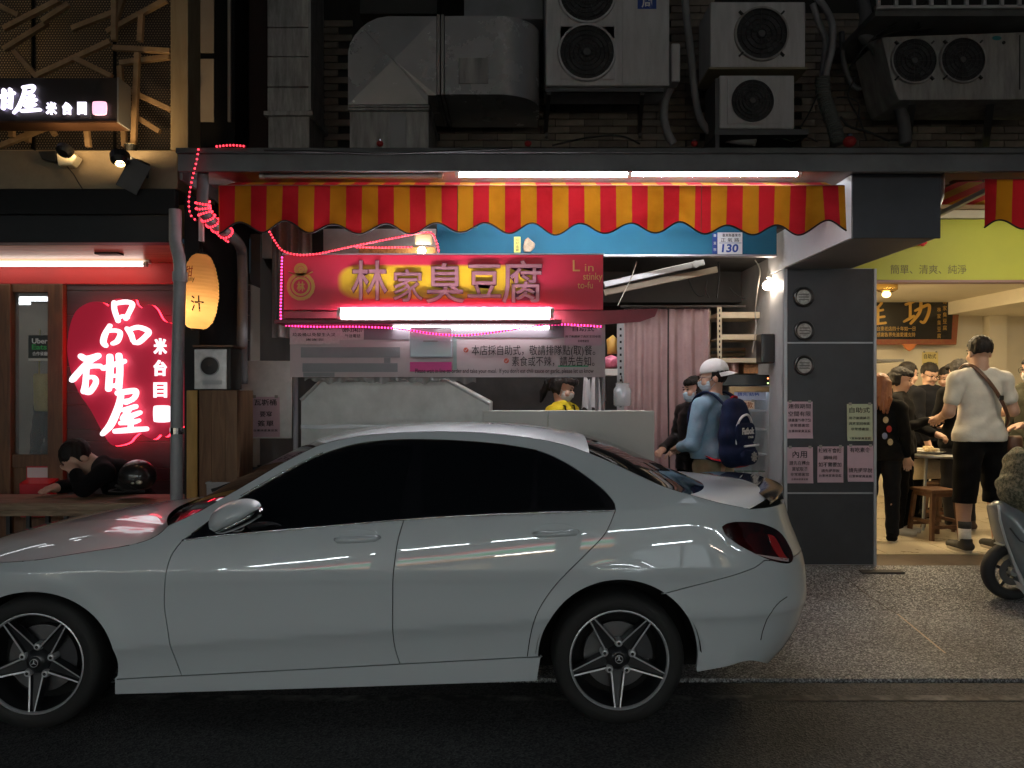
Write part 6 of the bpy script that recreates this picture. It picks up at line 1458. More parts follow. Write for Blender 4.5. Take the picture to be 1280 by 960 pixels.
# plastic bins and gas bottles behind the bonnet
m_bin = mat('grey_plastic_bin', (.30, .31, .32), rough=.5, var=.1)
for k, (xa, xb, ya, dd, lb2) in enumerate(((258, 292, 604, 5.3, 'front grey plastic bin beside the wooden post, seen over the bonnet'), (276, 300, 598, 5.55, 'middle grey plastic bin behind the bonnet'), (290, 308, 594, 5.8, 'rear grey plastic bin nearest the gas bottles'))):
    t = thing('plastic_bin', lb2, 'bin', P((xa+xb)/2, 640, dd), 'plastic bins by the wooden post')
    x0, x1, zt_ = WX(xa, dd), WX(xb, dd), WZ(ya, dd); zb_ = zg(dd)+.002
    g = MB(); w_ = x1-x0
    vs_ = [(x0+.02, dd+.02, zb_), (x1-.02, dd+.02, zb_), (x1-.02, dd+.2, zb_), (x0+.02, dd+.2, zb_), (x0, dd, zt_), (x1, dd, zt_), (x1, dd+.22, zt_), (x0, dd+.22, zt_), (x0+.012, dd+.012, zt_), (x1-.012, dd+.012, zt_), (x1-.012, dd+.208, zt_), (x0+.012, dd+.208, zt_), (x0+.03, dd+.03, zb_+.02), (x1-.03, dd+.03, zb_+.02), (x1-.03, dd+.19, zb_+.02), (x0+.03, dd+.19, zb_+.02)]
    g.add(vs_, [(3, 2, 1, 0)]+[(i, (i+1) % 4, 4+(i+1) % 4, 4+i) for i in range(4)]+[(4+i, 4+(i+1) % 4, 8+(i+1) % 4, 8+i) for i in range(4)]+[(8+i, 8+(i+1) % 4, 12+(i+1) % 4, 12+i) for i in range(4)]+[(12, 13, 14, 15)])
    obj('tub', g, m_bin, t); obj('rim', MB().tube([(x0, dd, zt_), (x1, dd, zt_), (x1, dd+.22, zt_), (x0, dd+.22, zt_), (x0, dd, zt_)], .008, 6), m_bin, t)
    obj('grip', MB().box(x0-.008, x0+.004, dd+.06, dd+.16, zt_-.10, zt_-.04), m_bin, t)
for k, px in enumerate((294, 318, 340)):
    t = thing('gas_bottle', ('gas bottle with brass valve nearest the wooden post', 'gas bottle with brass valve between two others', 'gas bottle with brass valve nearest the stall')[k], 'gas bottle', (WX(px, 6.2), 6.2, .2), 'gas bottles beside the stall')
    x = WX(px, 6.2); z0 = zg(6.2)
    obj('cylinder', MB().lathe([(.12, z0), (.145, z0+.03), (.145, z0+.62), (.11, z0+.72), (.04, z0+.76), (.03, z0+.78)], 20, 'z', (x, 6.2, 0)), mat('dull_gas_steel', (.09, .09, .095), rough=.5, metal=.4, var=.3), t, smooth=True, auto=40)
    obj('valve', MB().lathe([(.022, z0+.78), (.022, z0+.84), (.012, z0+.85), (.03, z0+.86), (.03, z0+.88)], 12, 'z', (x, 6.2, 0)), mat('old_brass', (.35, .24, .10), rough=.4, metal=.9), t)
    obj('collar', MB().lathe([(.085, z0+.72), (.09, z0+.90), (.083, z0+.90), (.08, z0+.72)], 20, 'z', (x, 6.2, 0), cap=False), mat('dull_gas_steel', (.09, .09, .095), rough=.5, metal=.4, var=.3), t)
# ---- things inside the shop
cu = thing('curtain', 'pale pink pleated curtain hanging across the middle of the tofu shop', 'curtain', P(835, 600, 7.3))
def cf(x): return .035*math.sin(x*38)+.018*math.sin(x*83+1)
for k, (xa, xb) in enumerate(((780, 834), (836, 886))):
    obj('drape', MB().grid(lambda a, b: (lambda x, z: (x+.010*math.sin(b*5+x*7)*b, 7.3+cf(x)*(.55+.5*b), z))(WX(xa, 7.3)+(WX(xb, 7.3)-WX(xa, 7.3))*a, WZ(386, 7.3)+(.42-WZ(386, 7.3))*b), 90, 24, flip=True), cloth('dusty_pink_curtain', (.44, .29, .29), (.54, .38, .37), trans=.2, scale=6), cu, smooth=True)
obj('curtain_rod', MB().tube([P(776, 383, 7.26), P(932, 383, 7.26)], .012, 10), mat('dark_rod', (.06, .05, .045), rough=.5), cu)
for k in range(11): obj('curtain_ring', MB().lathe([(.016, -.003), (.021, -.003), (.021, .003), (.016, .003)], 12, 'x', P(784+10*k, 384, 7.26), cap=False), mat('dark_rod', (.06, .05, .045), rough=.5), cu)
sh = thing('slotted_shelf', 'pale slotted-steel storage rack above the glass fridge', 'shelf', P(928, 480, 7.3))
m_sl = mat('cream_slotted_steel', (.62, .52, .36), rough=.5, var=.12, scale=5)
SHD = 7.25
for (px, dd) in ((899.5, SHD), (955, SHD), (899.5, SHD+.4), (955, SHD+.4)):
    x = WX(px, SHD); obj('upright', MB().box(x-.02, x+.02, dd, dd+.012, .24, WZ(383, SHD)), m_sl, sh)
for k in range(14):
    x = WX(899.5, SHD); z = WZ(388+6.5*k, SHD); obj('slot_hole', MB().box(x-.006, x+.006, SHD-.002, SHD-.0005, z-.012, z+.012), m_dk, sh)
    if k < 10: x = WX(955, SHD); obj('slot_hole', MB().box(x-.006, x+.006, SHD-.002, SHD-.0005, z-.012, z+.012), m_dk, sh)
for (ya, yb_) in ((390, 397.5), (418, 424.5), (447.5, 453)):
    obj('shelf_beam', MB().box(WX(899.5, SHD)+.021, WX(955, SHD)-.021, SHD-.004, SHD+.03, WZ(yb_, SHD), WZ(ya, SHD)), m_sl, sh)
    obj('shelf_board', MB().box(WX(899.5, SHD)-.02, WX(955, SHD)+.02, SHD+.031, SHD+.42, WZ(yb_, SHD), WZ(yb_, SHD)+.012), m_sl, sh)
sh2 = thing('side_rack', 'brown wooden rack behind the curtain end, beside the slotted shelf', 'rack', P(889, 440, 7.7))
for (a, b) in (((879, 400), (899, 393)), ((880, 437), (935, 437)), ((880, 445), (935, 443)), ((882, 400), (882, 446)), ((933, 395), (933, 445))): obj('bar', MB().bar(P(a[0], a[1], 7.72), P(b[0], b[1], 7.72), .05, .03), wood('rack_wood', (.20, .12, .06), (.32, .2, .11)), sh2)
jr = thing('candy_jar', 'clear jar with a red lid on the slotted shelf', 'jar', P(916.5, 467, 7.2))
obj('jar_body', MB().lathe([(.045, 0), (.05, .01), (.05, .10), (.044, .115)], 18, 'z', P(916.5, 467, 7.35)), mat('pink_candy', (.55, .28, .22), rough=.3, var=.4, scale=60, coat=.6), jr, smooth=True, auto=40)
obj('lid', MB().lathe([(.048, .116), (.048, .14), (.04, .145)], 18, 'z', P(916.5, 467, 7.35)), mat('red_lid', (.5, .03, .02), rough=.4), jr)
bx = thing('snack_box', 'clear lidded box of brown snacks right of the red-lidded jar', 'box', P(943, 467, 7.3))
obj('box_body', pb(930, 455, 957, 467, 7.30, .2), mat('brown_snacks', (.42, .20, .08), rough=.4, var=.6, scale=40, coat=.6), bx, bevel=.005)
obj('lid', pb(929, 450.5, 958, 454.5, 7.295, .21), mat('amber_lid', (.5, .36, .14), rough=.3, coat=.5), bx, bevel=.004)
gr_ = thing('snack_box', 'dark green box behind the jar on the slotted shelf', 'box', P(903, 467, 7.45)); obj('box_body', pb(904, 455, 911, 467, 7.45, .1), mat('green_box', (.04, .12, .05), rough=.5), gr_)
fr = thing('glass_fridge', 'tall glass-door display fridge with brass-coloured frame behind the man in the white cap', 'fridge', P(935, 640, 7.0))
FD = 7.0; fx0, fx1 = WX(914, FD), WX(966, FD)
m_ff = mat('brass_fridge_frame', (.42, .28, .14), rough=.35, metal=.6)
obj('cabinet_back', MB().box(fx0, fx1, FD+.50, FD+.54, .24, WZ(482, FD)), mat('fridge_liner', (.45, .47, .50), rough=.5), fr)
for (a, b) in ((fx0-.03, fx0), (fx1, fx1+.03)): obj('cabinet_side', MB().box(a, b, FD+.02, FD+.54, .24, WZ(482, FD)), mat('dark_fridge_side', (.05, .05, .052), rough=.5), fr)
obj('header', MB().box(WX(893, FD), WX(967, FD), FD-.02, FD+.5, WZ(482, FD)+.001, WZ(468.5, FD)), mat('black_fridge_header', (.012, .012, .012), rough=.3), fr, bevel=.004)
for (x_, y_, mm) in ((960, 473, 'r'), (960, 479, 'g')): obj('header_light', MB().disc(P(x_, y_, FD-.022), .007, 10, .003), glow('tiny_red_light', (1, .3, .1), 4) if mm == 'r' else glow('tiny_green_light', (.6, 1, .3), 3), fr)
for (a, b, z0, z1) in ((fx0-.02, fx0+.02, .30, WZ(483, FD)), (fx1-.03, fx1+.02, .30, WZ(483, FD)), (fx0+.02, fx1-.03, WZ(490, FD), WZ(483, FD)), (fx0+.02, fx1-.03, .28, .34)): obj('door_frame', MB().box(a, b, FD-.02, FD+.015, z0, z1), m_ff, fr, bevel=.003)
obj('door_glass', MB().box(fx0+.02, fx1-.03, FD-.006, FD-.001, .34, WZ(490, FD)), glassm('fridge_glass', (.75, .8, .85), alpha=.15), fr)
for yy in (513, 536.5, 568, 600): obj('shelf', MB().box(fx0, fx1, FD+.05, FD+.48, WZ(yy, FD)-.012, WZ(yy, FD)), mat('wire_shelf_white', (.55, .56, .56), rough=.5), fr)
obj('lamp', MB().tube([(fx0+.05, FD+.06, WZ(492, FD)), (fx1-.05, FD+.06, WZ(492, FD))], .012, 8), glow('fridge_lamp', (.62, .78, 1.0), 4.0), fr)
for k in range(5):
    t = thing('soft_drink_tub', ('first', 'second', 'third', 'fourth', 'fifth')[k]+' green-lidded tub from the left on the lowest visible fridge shelf', 'tub', (fx0+.05+.065*k, FD+.1, WZ(600, FD)), 'tubs on the fridge shelf')
    obj('tub_body', MB().lathe([(.024, 0), (.030, .06)], 12, 'z', (fx0+.05+.065*k, FD+.12, WZ(600, FD)+.001)), mat('pale_tub', (.45, .48, .42), rough=.4), t); obj('lid', MB().lathe([(.032, .061), (.032, .07)], 12, 'z', (fx0+.05+.065*k, FD+.12, WZ(600, FD))), mat('green_box', (.04, .12, .05), rough=.5), t)
notice(924.5, 501, 943, 511.5, FD-.012, mat('peach_card', (.62, .48, .36), rough=.7), [('付款', .12, .12, .90, .88)], 'peach payment card with two large characters on the fridge door', ink_=mat('brown_print', (.25, .09, .03), rough=.7))
notice(918, 489, 957, 500, FD-.010, mat('bluish_card', (.42, .48, .62), rough=.6), [('請先 結帳', .1, .15, .8, .55)], 'bluish printed strip along the top of the fridge door', ink_=m_blp)
obj('black_speaker', MB().box(WX(951.5, 6.75), WX(969, 6.75), 6.75, 6.90, WZ(454, 6.75), WZ(417, 6.75)), mat('black_speaker_plastic', (.010, .010, .011), rough=.35, coat=.3), None, bevel=.012, label='small black box speaker mounted beside the pillar above the fridge', cat='speaker')
bl = thing('light_bulb', 'bare glowing light bulb on the wall left of the pillar top', 'bulb', P(959, 357, 6.8))
obj('bulb', MB().sphere(P(959, 357, 6.80), .038, 16, 10), glow('bare_bulb', (1.0, .80, .62), 70), bl, smooth=True)
obj('socket', MB().tube([P(961, 348, 6.84), P(963, 338, 6.88)], .02, 10), mat('end_cap_plastic', (.55, .55, .5), rough=.5), bl)
hose('hanging_cord', [P(944, 325, 6.85), P(950, 338, 6.82), P(947, 360, 6.8), P(944, 390, 6.8), P(945, 410, 6.8), P(940, 441, 6.8)], .0045, 'pale cord dangling in front of the slotted shelf', 'cord', m=mat('pale_cord', (.38, .35, .29), rough=.6), n=6)
hose('hanging_cord', [P(796, 327, 6.6), P(790, 345, 6.6), P(782, 362, 6.6), P(772, 382, 6.6)], .004, 'pale cord slanting down right of the tofu sign', 'cord', m=mat('pale_cord', (.38, .35, .29), rough=.6), n=6)
for k, c_ in enumerate(([(860, 345), (866, 362), (874, 370), (880, 369)], [(884, 350), (882, 362), (886, 372)], [(912, 360), (920, 368), (932, 374)], [(898, 326), (899, 345), (896, 372)])):
    hose('loose_wire', [P(x, y, 7.2) for x, y in c_], .007, ('loose black wire hanging under the long ceiling arm', 'short loose wire just right of the arm end', 'slack wire nearest the bare bulb', 'straight drop wire above the slotted shelf')[k], 'wire', m=m_cab, n=6)
am = thing('shutter_arm', 'long grey folded awning arm slanting under the blue lintel', 'arm', P(820, 345, 6.9))
obj('arm_tube', MB().bar(P(755, 356, 6.75), P(880, 328, 6.75), .04, .05), m_alu, am, bevel=.006); obj('lower_arm_bar', MB().bar(P(755, 366, 6.8), P(896, 337, 6.8), .05, .05), mat('brown_arm', (.16, .13, .09), rough=.6), am); obj('joint', MB().disc(P(870, 330, 6.72), .03, 16, .05), m_alu, am)  # second bar, brown, runs parallel just below the arm
sr = thing('steel_upright', 'perforated grey steel upright beside the right end of the price banner', 'post', P(776, 520, 6.3))
obj('angle_post', MB().box(WX(771.5, 6.3), WX(780, 6.3), 6.3, 6.32, .24, WZ(404, 6.3)), mat('grey_slotted_steel', (.30, .31, .32), rough=.45, metal=.5), sr)
for k in range(16): obj('slot_hole', MB().box(WX(774.5, 6.3), WX(777, 6.3), 6.297, 6.299, WZ(410+8*k+3, 6.3), WZ(410+8*k, 6.3)), m_dk, sr)
wsh = thing('white_shelf', 'white shelf board holding the pink packet right of the banner', 'shelf', P(762, 470, 6.35))
obj('board', pb(753, 461, 772, 469, 6.25, .35), m_wp, wsh); obj('bracket', MB().bar(P(756, 470, 6.4), P(756, 500, 6.55), .02, .02), m_alu, wsh)
pk = thing('packet', 'pink and white wrapped packet on the white shelf', 'packet', P(764, 460, 6.3)); obj('wrap', MB().pillow(ppoly([(755, 447), (765, 443), (773, 446), (774, 459), (756, 460.5)], 6.3), 6.28, 6.42, 5, .3), mat('pink_wrap', (.65, .18, .28), rough=.35, var=.5, scale=18), pk, smooth=True)
pk = thing('packet', 'mustard yellow packet above the pink one', 'packet', P(766, 440, 6.32)); obj('wrap', MB().pillow(ppoly([(759, 424), (767, 418), (773, 424), (773, 442), (760, 443)], 6.34), 6.33, 6.42, 5, .3), mat('mustard_wrap', (.50, .30, .06), rough=.5), pk, smooth=True)
jb = thing('coin_jar', 'clear plastic jar stuffed with notes hanging by the steel upright', 'jar', P(776, 510, 6.1))
jc = P(778, 508, 6.1)
obj('jar_body', MB().lathe([(.055, 0), (.068, .012), (.068, .13), (.052, .15), (.052, .175), (.06, .18)], 22, 'z', jc), glassm('jar_plastic', (.8, .85, .88), rough=.1, alpha=.35), jb, smooth=True, auto=50)
for k in range(7):
    a = random.uniform(0, 6.28); q = jc+Vector((.03*math.cos(a), .03*math.sin(a), .03+.014*k)); obj('crumpled_note', MB().sphere(q, (.026, .024, .02), 8, 6), mat('blue_white_note', (.50, .56, .62), rough=.7, var=.4, scale=50), jb)
obj('cord', MB().tube([jc+Vector((0, 0, .18)), P(777, 470, 6.2)], .004, 6), m_cab, jb)
pbg = thing('plastic_bags', 'bunch of white plastic bags hanging beside the woman in yellow', 'bags', P(735, 490, 6.5))
for k, (xa, xb) in enumerate(((727, 740), (737, 752))): obj('bag', MB().grid(lambda a, b: (WX(xa+(xb-xa)*(a*(.6+.4*b)+.2*(1-b)), 6.5), 6.5+.03*math.sin(a*9+k)*b, WZ(472+40*b-3*math.sin(a*6), 6.5)), 14, 10, flip=True), mat('white_film', (.62, .62, .64), rough=.35, var=.1), pbg, smooth=True)
kt = thing('ceiling_lamp', 'plain kitchen tube light at the back of the tofu shop', 'lamp', (-.2, 8.2, 2.75))
obj('lamp_tube', MB().tube([(1.2, 6.62, 2.80), (2.0, 6.62, 2.80)], .014, 10), glow('kitchen_tube', (1.0, .93, .82), 14), kt); obj('lamp_base', MB().box(1.18, 2.02, 6.545, 6.60, 2.78, 2.84), m_wp, kt)
# ================================================================== the eatery on the right
er = thing('eatery', 'brightly lit eatery room with lime green lintel to the right of the pillar', 'shop', (4.2, 7, .24))
m_cw = mat('cream_wall', (.68, .62, .48), rough=.6, var=.06, scale=2)
GD = 6.92
obj('lime_lintel', MB().box(2.80, 7.5, GD, GD+.10, WZ(350, GD), WZ(274, GD)), mat('lime_paint', (.44, .45, .045), rough=.55, var=.06, scale=1.5), er, bevel=.004)
obj('lintel_lip', MB().box(2.80, 7.5, GD-.01, GD+.11, WZ(353, GD), WZ(350, GD)-.001), mat('mauve_lip', (.28, .16, .14), rough=.5), er)
for k, (ya, yb_) in enumerate(((263, 273), (252, 262), (236, 251))):
    obj('ceiling_board', MB().box(2.80, 7.5, GD-.02*k-.02, GD+.05, WZ(yb_, GD), WZ(ya, GD)), mat('tan_board', (.42, .30, .17), rough=.6, var=.15) if k == 1 else m_cw, er, bevel=.003)
obj('upper_board', MB().box(2.80, 7.5, 6.80, 6.89, 3.385, 3.62), m_cw, er)
ptext('簡單、清爽、純淨', 1113, 331, 1208, 342.5, GD-.001, mat('olive_print', (.16, .15, .04), rough=.6), er, depth=.002)
obj('back_wall', MB().box(2.5, 7.5, 10.6, 10.7, .24, 3.2), m_cw, er)
obj('left_wall', MB().box(2.50, 2.56, 6.95, 10.6, .24, 3.2), m_cw, er)
obj('right_wall', MB().box(7.2, 7.26, 6.95, 10.6, .24, 3.2), m_cw, er)
obj('ceiling', MB().box(2.56, 7.2, 7.03, 10.6, 2.78, 2.86), m_cw, er)
obj('ceiling_beam', MB().prism_x([(7.6, 2.779), (10.6, 2.779), (10.6, 2.62), (7.6, 2.62)], WX(1240, 9.4), WX(1240, 9.4)+1.2), m_cw, er)
obj('wall_pier', MB().box(WX(1234, 10.5), WX(1256, 10.5), 10.45, 10.6, .24, 2.62), m_cw, er)
obj('wall_ledge', MB().box(2.56, 6.2, 10.57, 10.6, WZ(436, 10.57), WZ(434, 10.57)), m_cw, er)
obj('kitchen_hood', MB().box(2.6, WX(1130, 9.6), 9.6, 10.5, WZ(452, 9.6), WZ(449, 9.6)), mat('grey_sheet_canopy', (.13, .13, .135)), er)
def ceil_lamp(x, y, lb2, s=16):
    t = thing('ceiling_lamp', lb2, 'lamp', (x, y, 2.77))
    obj('diffuser', MB().box(x-.55, x+.55, y-.11, y+.11, 2.735, 2.75), glow('warm_diffuser', (1.0, .76, .44), s), t); obj('lamp_base', MB().box(x-.58, x+.58, y-.13, y+.13, 2.752, 2.778), m_cw, t)
ceil_lamp(3.9, 7.9, 'warm ceiling lamp near the front of the eatery', 62); ceil_lamp(5.3, 7.9, 'second warm ceiling lamp further right inside the eatery', 62)
for k, y_ in enumerate((8.9, 10.1)):  # unseen tubes added to brighten the eatery without spilling onto the pavement
    t = thing('fill_tube', ('nearer', 'farther')[k]+' unseen upright tube added on the eatery left wall to brighten the room', 'lamp', (2.62, y_, 1.5))
    obj('lamp_tube', MB().tube([(2.63, y_, 1.45), (2.63, y_, 2.65)], .035, 10), glow('warm_fill_tube', (1.0, .76, .42), 75), t, smooth=True); obj('lamp_base', MB().box(2.561, 2.59, y_-.04, y_+.04, 1.4, 2.7), m_cw, t)
# tube behind the right-hand awning
tube_light(1250, 1480, 266, 5.9, 'warm tube lamp hidden behind the awning at the right edge', m=glow('warm_tube', (1.0, .90, .70), 75))
fx_ = thing('lamp_fixture', 'dusty lamp fixture on a bracket between the beam and the right awning', 'lamp', P(1205, 235, 5.9))
obj('bracket', MB().bar(P(1178, 236, 5.9), P(1230, 232, 5.9), .04, .05), mat('rusty_fixture', (.16, .09, .05), rough=.6, var=.3), fx_); obj('fixture_head', MB().box(WX(1188, 5.88), WX(1226, 5.88), 5.85, 5.9, WZ(238, 5.88), WZ(226, 5.88)), mat('rusty_fixture', (.16, .09, .05), rough=.6, var=.3), fx_, bevel=.006)
hose('rain_pipe', [P(1168, 208, 5.3), P(1168, 240, 5.3), P(1162, 258, 5.3), P(1150, 268, 5.25)], .06, 'dark rain pipe stub on the end of the beam', 'pipe', m=mat('dark_grey_pipe', (.10, .10, .105), rough=.4, var=.2), n=14)
# gilded plaque
pq = thing('gilded_plaque', 'black plaque with gold characters in an ornate red and gold frame', 'plaque', P(1140, 430, 10.3))
QD = 10.35
fr_o = [(1070, 362), (1201, 366), (1196, 431), (1070, 431)]; fr_i = [(1070, 373), (1192, 373), (1189, 424), (1070, 424)]
obj('frame', MB().prism(ppoly(fr_o, QD), QD, QD+.06), mat('red_gold_frame', (.24, .12, .045), rough=.5, metal=.3, col2=(.24, .045, .035), scale=30), pq, bevel=.01)
obj('panel', MB().prism(ppoly(fr_i, QD-.004), QD-.006, QD-.001), mat('black_lacquer', (.010, .009, .008), rough=.25), pq)
gl_ = mat('gold_leaf', (.62, .38, .10), rough=.35, metal=.6)
tq = lambda a, b: (WX(1080+a/6.0, QD-.01), WZ(340+b/6.0, QD-.01))     # measured on a 6x enlargement
brush([[(312, 244, 9), (350, 232, 10), (376, 222, 8)], [(346, 240, 10), (344, 340, 11)], [(300, 372, 8), (335, 352, 11), (372, 330, 9)], [(384, 290, 9), (440, 262, 11), (486, 250, 11), (482, 310, 12), (450, 376, 11), (424, 372, 8)], [(426, 208, 10), (416, 300, 12), (350, 385, 10)]], QD-.01, .008, tq, gl_, pq)
brush([[(78, 215, 9), (130, 225, 10), (110, 260, 9)], [(70, 300, 8), (140, 285, 9)], [(104, 262, 9), (104, 390, 9)], [(70, 345, 8), (150, 335, 9)], [(62, 392, 9), (160, 382, 9)]], QD-.01, .008, tq, gl_, pq)
for k in range(10):
    ptext('林家臭豆腐'[k % 5], 1171.5 if k < 5 else 1178.5, (384 if k < 5 else 374)+8.2*(k % 5), 1176 if k < 5 else 1183.5, (384 if k < 5 else 374)+8.2*(k % 5)+6, QD-.007, gl_, pq)
ptext('台東老店四十年如一日', 1096, 408, 1144, 413.5, QD-.007, gl_, pq); ptext('感謝各界先進愛護支持', 1096, 415.5, 1144, 421, QD-.007, gl_, pq)
obj('lower_crest', MB().prism(ppoly([(1128, 430), (1146, 430), (1142, 436), (1137, 439), (1132, 436)], QD-.02), QD-.03, QD), mat('orange_crest', (.55, .18, .05), rough=.5), pq, bevel=.006)
rs = thing('red_rosette', 'red paper rosette on the upper right corner of the plaque', 'rosette', P(1190, 361, 10.2))
for k in range(6): a = k*1.05; obj('petal', MB().sphere(P(1190+5*math.cos(a), 361+4*math.sin(a), 10.26), (.04, .03, .04), 10, 6), mat('red_paper', (.55, .02, .03), rough=.6), rs, smooth=True)
rs = thing('red_rosette', 'small red paper blossom peeping out below the beam on the lime lintel', 'rosette', P(1152, 303, 6.88))
for k in range(5): a = k*1.25; obj('petal', MB().sphere(P(1152+4*math.cos(a), 303+2.5*math.sin(a), 6.88), (.022, .016, .018), 10, 6), mat('red_paper', (.55, .02, .03), rough=.6), rs, smooth=True)
chd = thing('chandelier', 'round brass ceiling lamp in front of the plaque', 'lamp', P(1108, 355, 8.6))
obj('canopy', MB().lathe([(.02, .10), (.10, .07), (.115, .04), (.115, -.01), (.08, -.03)], 28, 'z', P(1108, 361, 8.6)), mat('polished_brass', (.72, .48, .16), rough=.2, metal=1), chd, smooth=True, auto=40)
obj('globe', MB().sphere(P(1108, 368, 8.6), (.045, .045, .035), 14, 8), glow('amber_globe', (1, .7, .3), 5), chd, smooth=True)
obj('stem', MB().tube([P(1108, 350, 8.6), (WX(1108, 8.6), 8.6, 2.78)], .01, 8), mat('polished_brass', (.72, .48, .16)), chd)
notice(1152.5, 440, 1172.5, 470, 10.59, mat('yellow_paper', (.66, .55, .22), rough=.7), [('自助式', .12, .08, .88, .28), ('用餐後請收拾', .06, .45, .95, .56), ('謝謝您', .08, .75, .5, .88)], 'yellow notice on the back wall above the man in the striped sweater')
# table, dish, stools
tbx, tby, tbz = 4.36, 8.25, .24
tb_ = thing('dining_table', 'steel-topped dining table behind the man in the white T-shirt', 'table', (tbx, tby, tbz))
obj('table_top', MB().lathe([(.001, .770), (.50, .770), (.51, .762), (.51, .745), (.49, .735), (.001, .735)], 40, 'z', (tbx, tby, tbz), cap=False), mat('steel_table', (.45, .44, .42), rough=.3, metal=.6), tb_, smooth=True, auto=40)
for k in range(4): a = R(45+90*k); obj('leg', MB().tube([(tbx+.25*math.cos(a), tby+.25*math.sin(a), tbz+.735), (tbx+.36*math.cos(a), tby+.36*math.sin(a), tbz)], .015, 8), mat('grey_print', (.35, .37, .38)), tb_)
m_pl2 = mat('white_melamine', (.72, .68, .60), rough=.3); m_food = mat('fried_tofu', (.50, .30, .10), rough=.5, col2=(.62, .55, .38), scale=50, bump=.6)
for k, (dx, dy, r_, lb2) in enumerate(((-.16, -.22, .15, 'large plate of fried tofu and cabbage nearest the dark-haired woman'), (.18, -.26, .10, 'small plate of food behind the T-shirt man'), (-.02, .10, .11, 'plate of food at the far side of the table'))):
    t = thing('food_plate', lb2, 'plate', (tbx+dx, tby+dy, tbz+.771), 'plates on the dining table')
    obj('dish', MB().lathe([(r_*.55, 0), (r_, .022), (r_*.97, .026), (r_*.5, .006)], 28, 'z', (tbx+dx, tby+dy, tbz+.771)), m_pl2, t, smooth=True)
    for q in range(9): a = q*2.4; obj('food_piece', MB().sphere((tbx+dx+r_*.45*math.cos(a)*(q/9), tby+dy+r_*.45*math.sin(a)*(q/9), tbz+.80), (.03, .03, .022), 8, 6), m_food, t, smooth=True)
m_stw = wood('dark_stool_wood', (.085, .035, .016), (.15, .07, .034), rough=.5, stretch=(6, 6, 2))
def stool(x, y, rz, lb2):
    t = thing('wooden_stool', lb2, 'stool', (x, y, .243), 'wooden stools at the table'); M = Matrix.Translation((x, y, .243)) @ Matrix.Rotation(rz, 4, 'Z')
    obj('seat', place(MB().box(-.15, .15, -.15, .15, .44, .47), M), m_stw, t, bevel=.008)
    obj('seat_edge', place(MB().box(-.13, .13, -.13, .13, .40, .439), M), m_stw, t)
    for sx in (-1, 1):
        for sy in (-1, 1): obj('leg', place(MB().bar((sx*.12, sy*.12, .42), (sx*.155, sy*.155, 0), .034, .034), M), m_stw, t)
    for sx in (-1, 1): obj('stretcher', place(MB().bar((sx*.14, -.13, .17), (sx*.14, .13, .17), .022, .03), M), m_stw, t); obj('stretcher', place(MB().bar((-.13, sx*.14, .12), (.13, sx*.14, .12), .022, .03), M), m_stw, t)
stool(WX(1168, 7.62), 7.62, .2, 'dark wooden stool just left of the T-shirt man'); stool(WX(1184, 8.1), 8.12, .6, 'dark wooden stool half hidden behind the front one')
bagw = thing('bundle', 'pale cloth bundle under the table behind the stools', 'bundle', (WX(1165, 8.4), 8.4, .6))
obj('wrap', MB().pillow(ppoly([(1142, 575), (1160, 572), (1178, 576), (1182, 598), (1142, 600)], 8.5), 8.3, 8.7, 5, .35), cloth('pale_bundle_cloth', (.42, .36, .28)), bagw, smooth=True)

# ================================================================== scooter at the right edge
sc_ = thing('scooter', 'grey motor scooter with camouflage cover cut off at the right edge', 'scooter', (WX(1263, 5.95), 5.95, .09))
wx, wy = WX(1263, 5.95), 5.95; wz = zg(5.95)+.212
def sc_wheel(x):
    obj('tyre', MB().lathe([(.145, -.045), (.175, -.052), (.203, -.040), (.212, -.015), (.212, .015), (.203, .040), (.175, .052), (.145, .045)], 48, 'y', (x, wy, wz), cap=False), rubber, sc_, smooth=True)
    obj('rim', MB().lathe([(.146, -.044), (.135, -.038), (.130, .0), (.135, .038), (.146, .044)], 40, 'y', (x, wy, wz), cap=False), mat('dark_scooter_rim', (.05, .05, .05), rough=.4, metal=.6), sc_, smooth=True)
    obj('brake_disc', MB().lathe([(.05, -.03), (.10, -.03), (.10, -.025), (.05, -.025)], 32, 'y', (x, wy, wz), cap=False), mat('brake_steel', (.16, .16, .165)), sc_)
    obj('hub', MB().lathe([(.001, -.05), (.03, -.05), (.035, .05), (.001, .05)], 16, 'y', (x, wy, wz), cap=False), mat('grey_print', (.35, .37, .38)), sc_)
    for k in range(5): a = k*1.257+.3; obj('rim_spoke', MB().bar((x+.03*math.cos(a), wy, wz+.03*math.sin(a)), (x+.135*math.cos(a), wy, wz+.135*math.sin(a)), .022, .03, up=(0, 1, 0)), mat('dark_scooter_rim', (.05, .05, .05)), sc_)
sc_wheel(wx); sc_wheel(wx+1.24)
m_scp = mat('grey_scooter_paint', (.17, .20, .215), rough=.3, var=.1, scale=6, coat=.7); m_scw = mat('pale_scooter_edge', (.48, .52, .52), rough=.35, coat=.5)
for s_ in (-1, 1): obj('fork', MB().tube([(wx, wy+s_*.065, wz), (wx+.08, wy+s_*.06, wz+.42)], .018, 10), m_alu, sc_, smooth=True)
shield = ppoly([(1248, 633), (1256, 628), (1276, 632), (1300, 640), (1312, 690), (1306, 745), (1290, 742), (1279, 728), (1268, 700), (1255, 665)], 5.85)
obj('front_shield', MB().pillow(dens(shield+shield[:1], .03)[:-1], 5.76, 6.14, 7, .3, .5), m_scp, sc_, smooth=True)
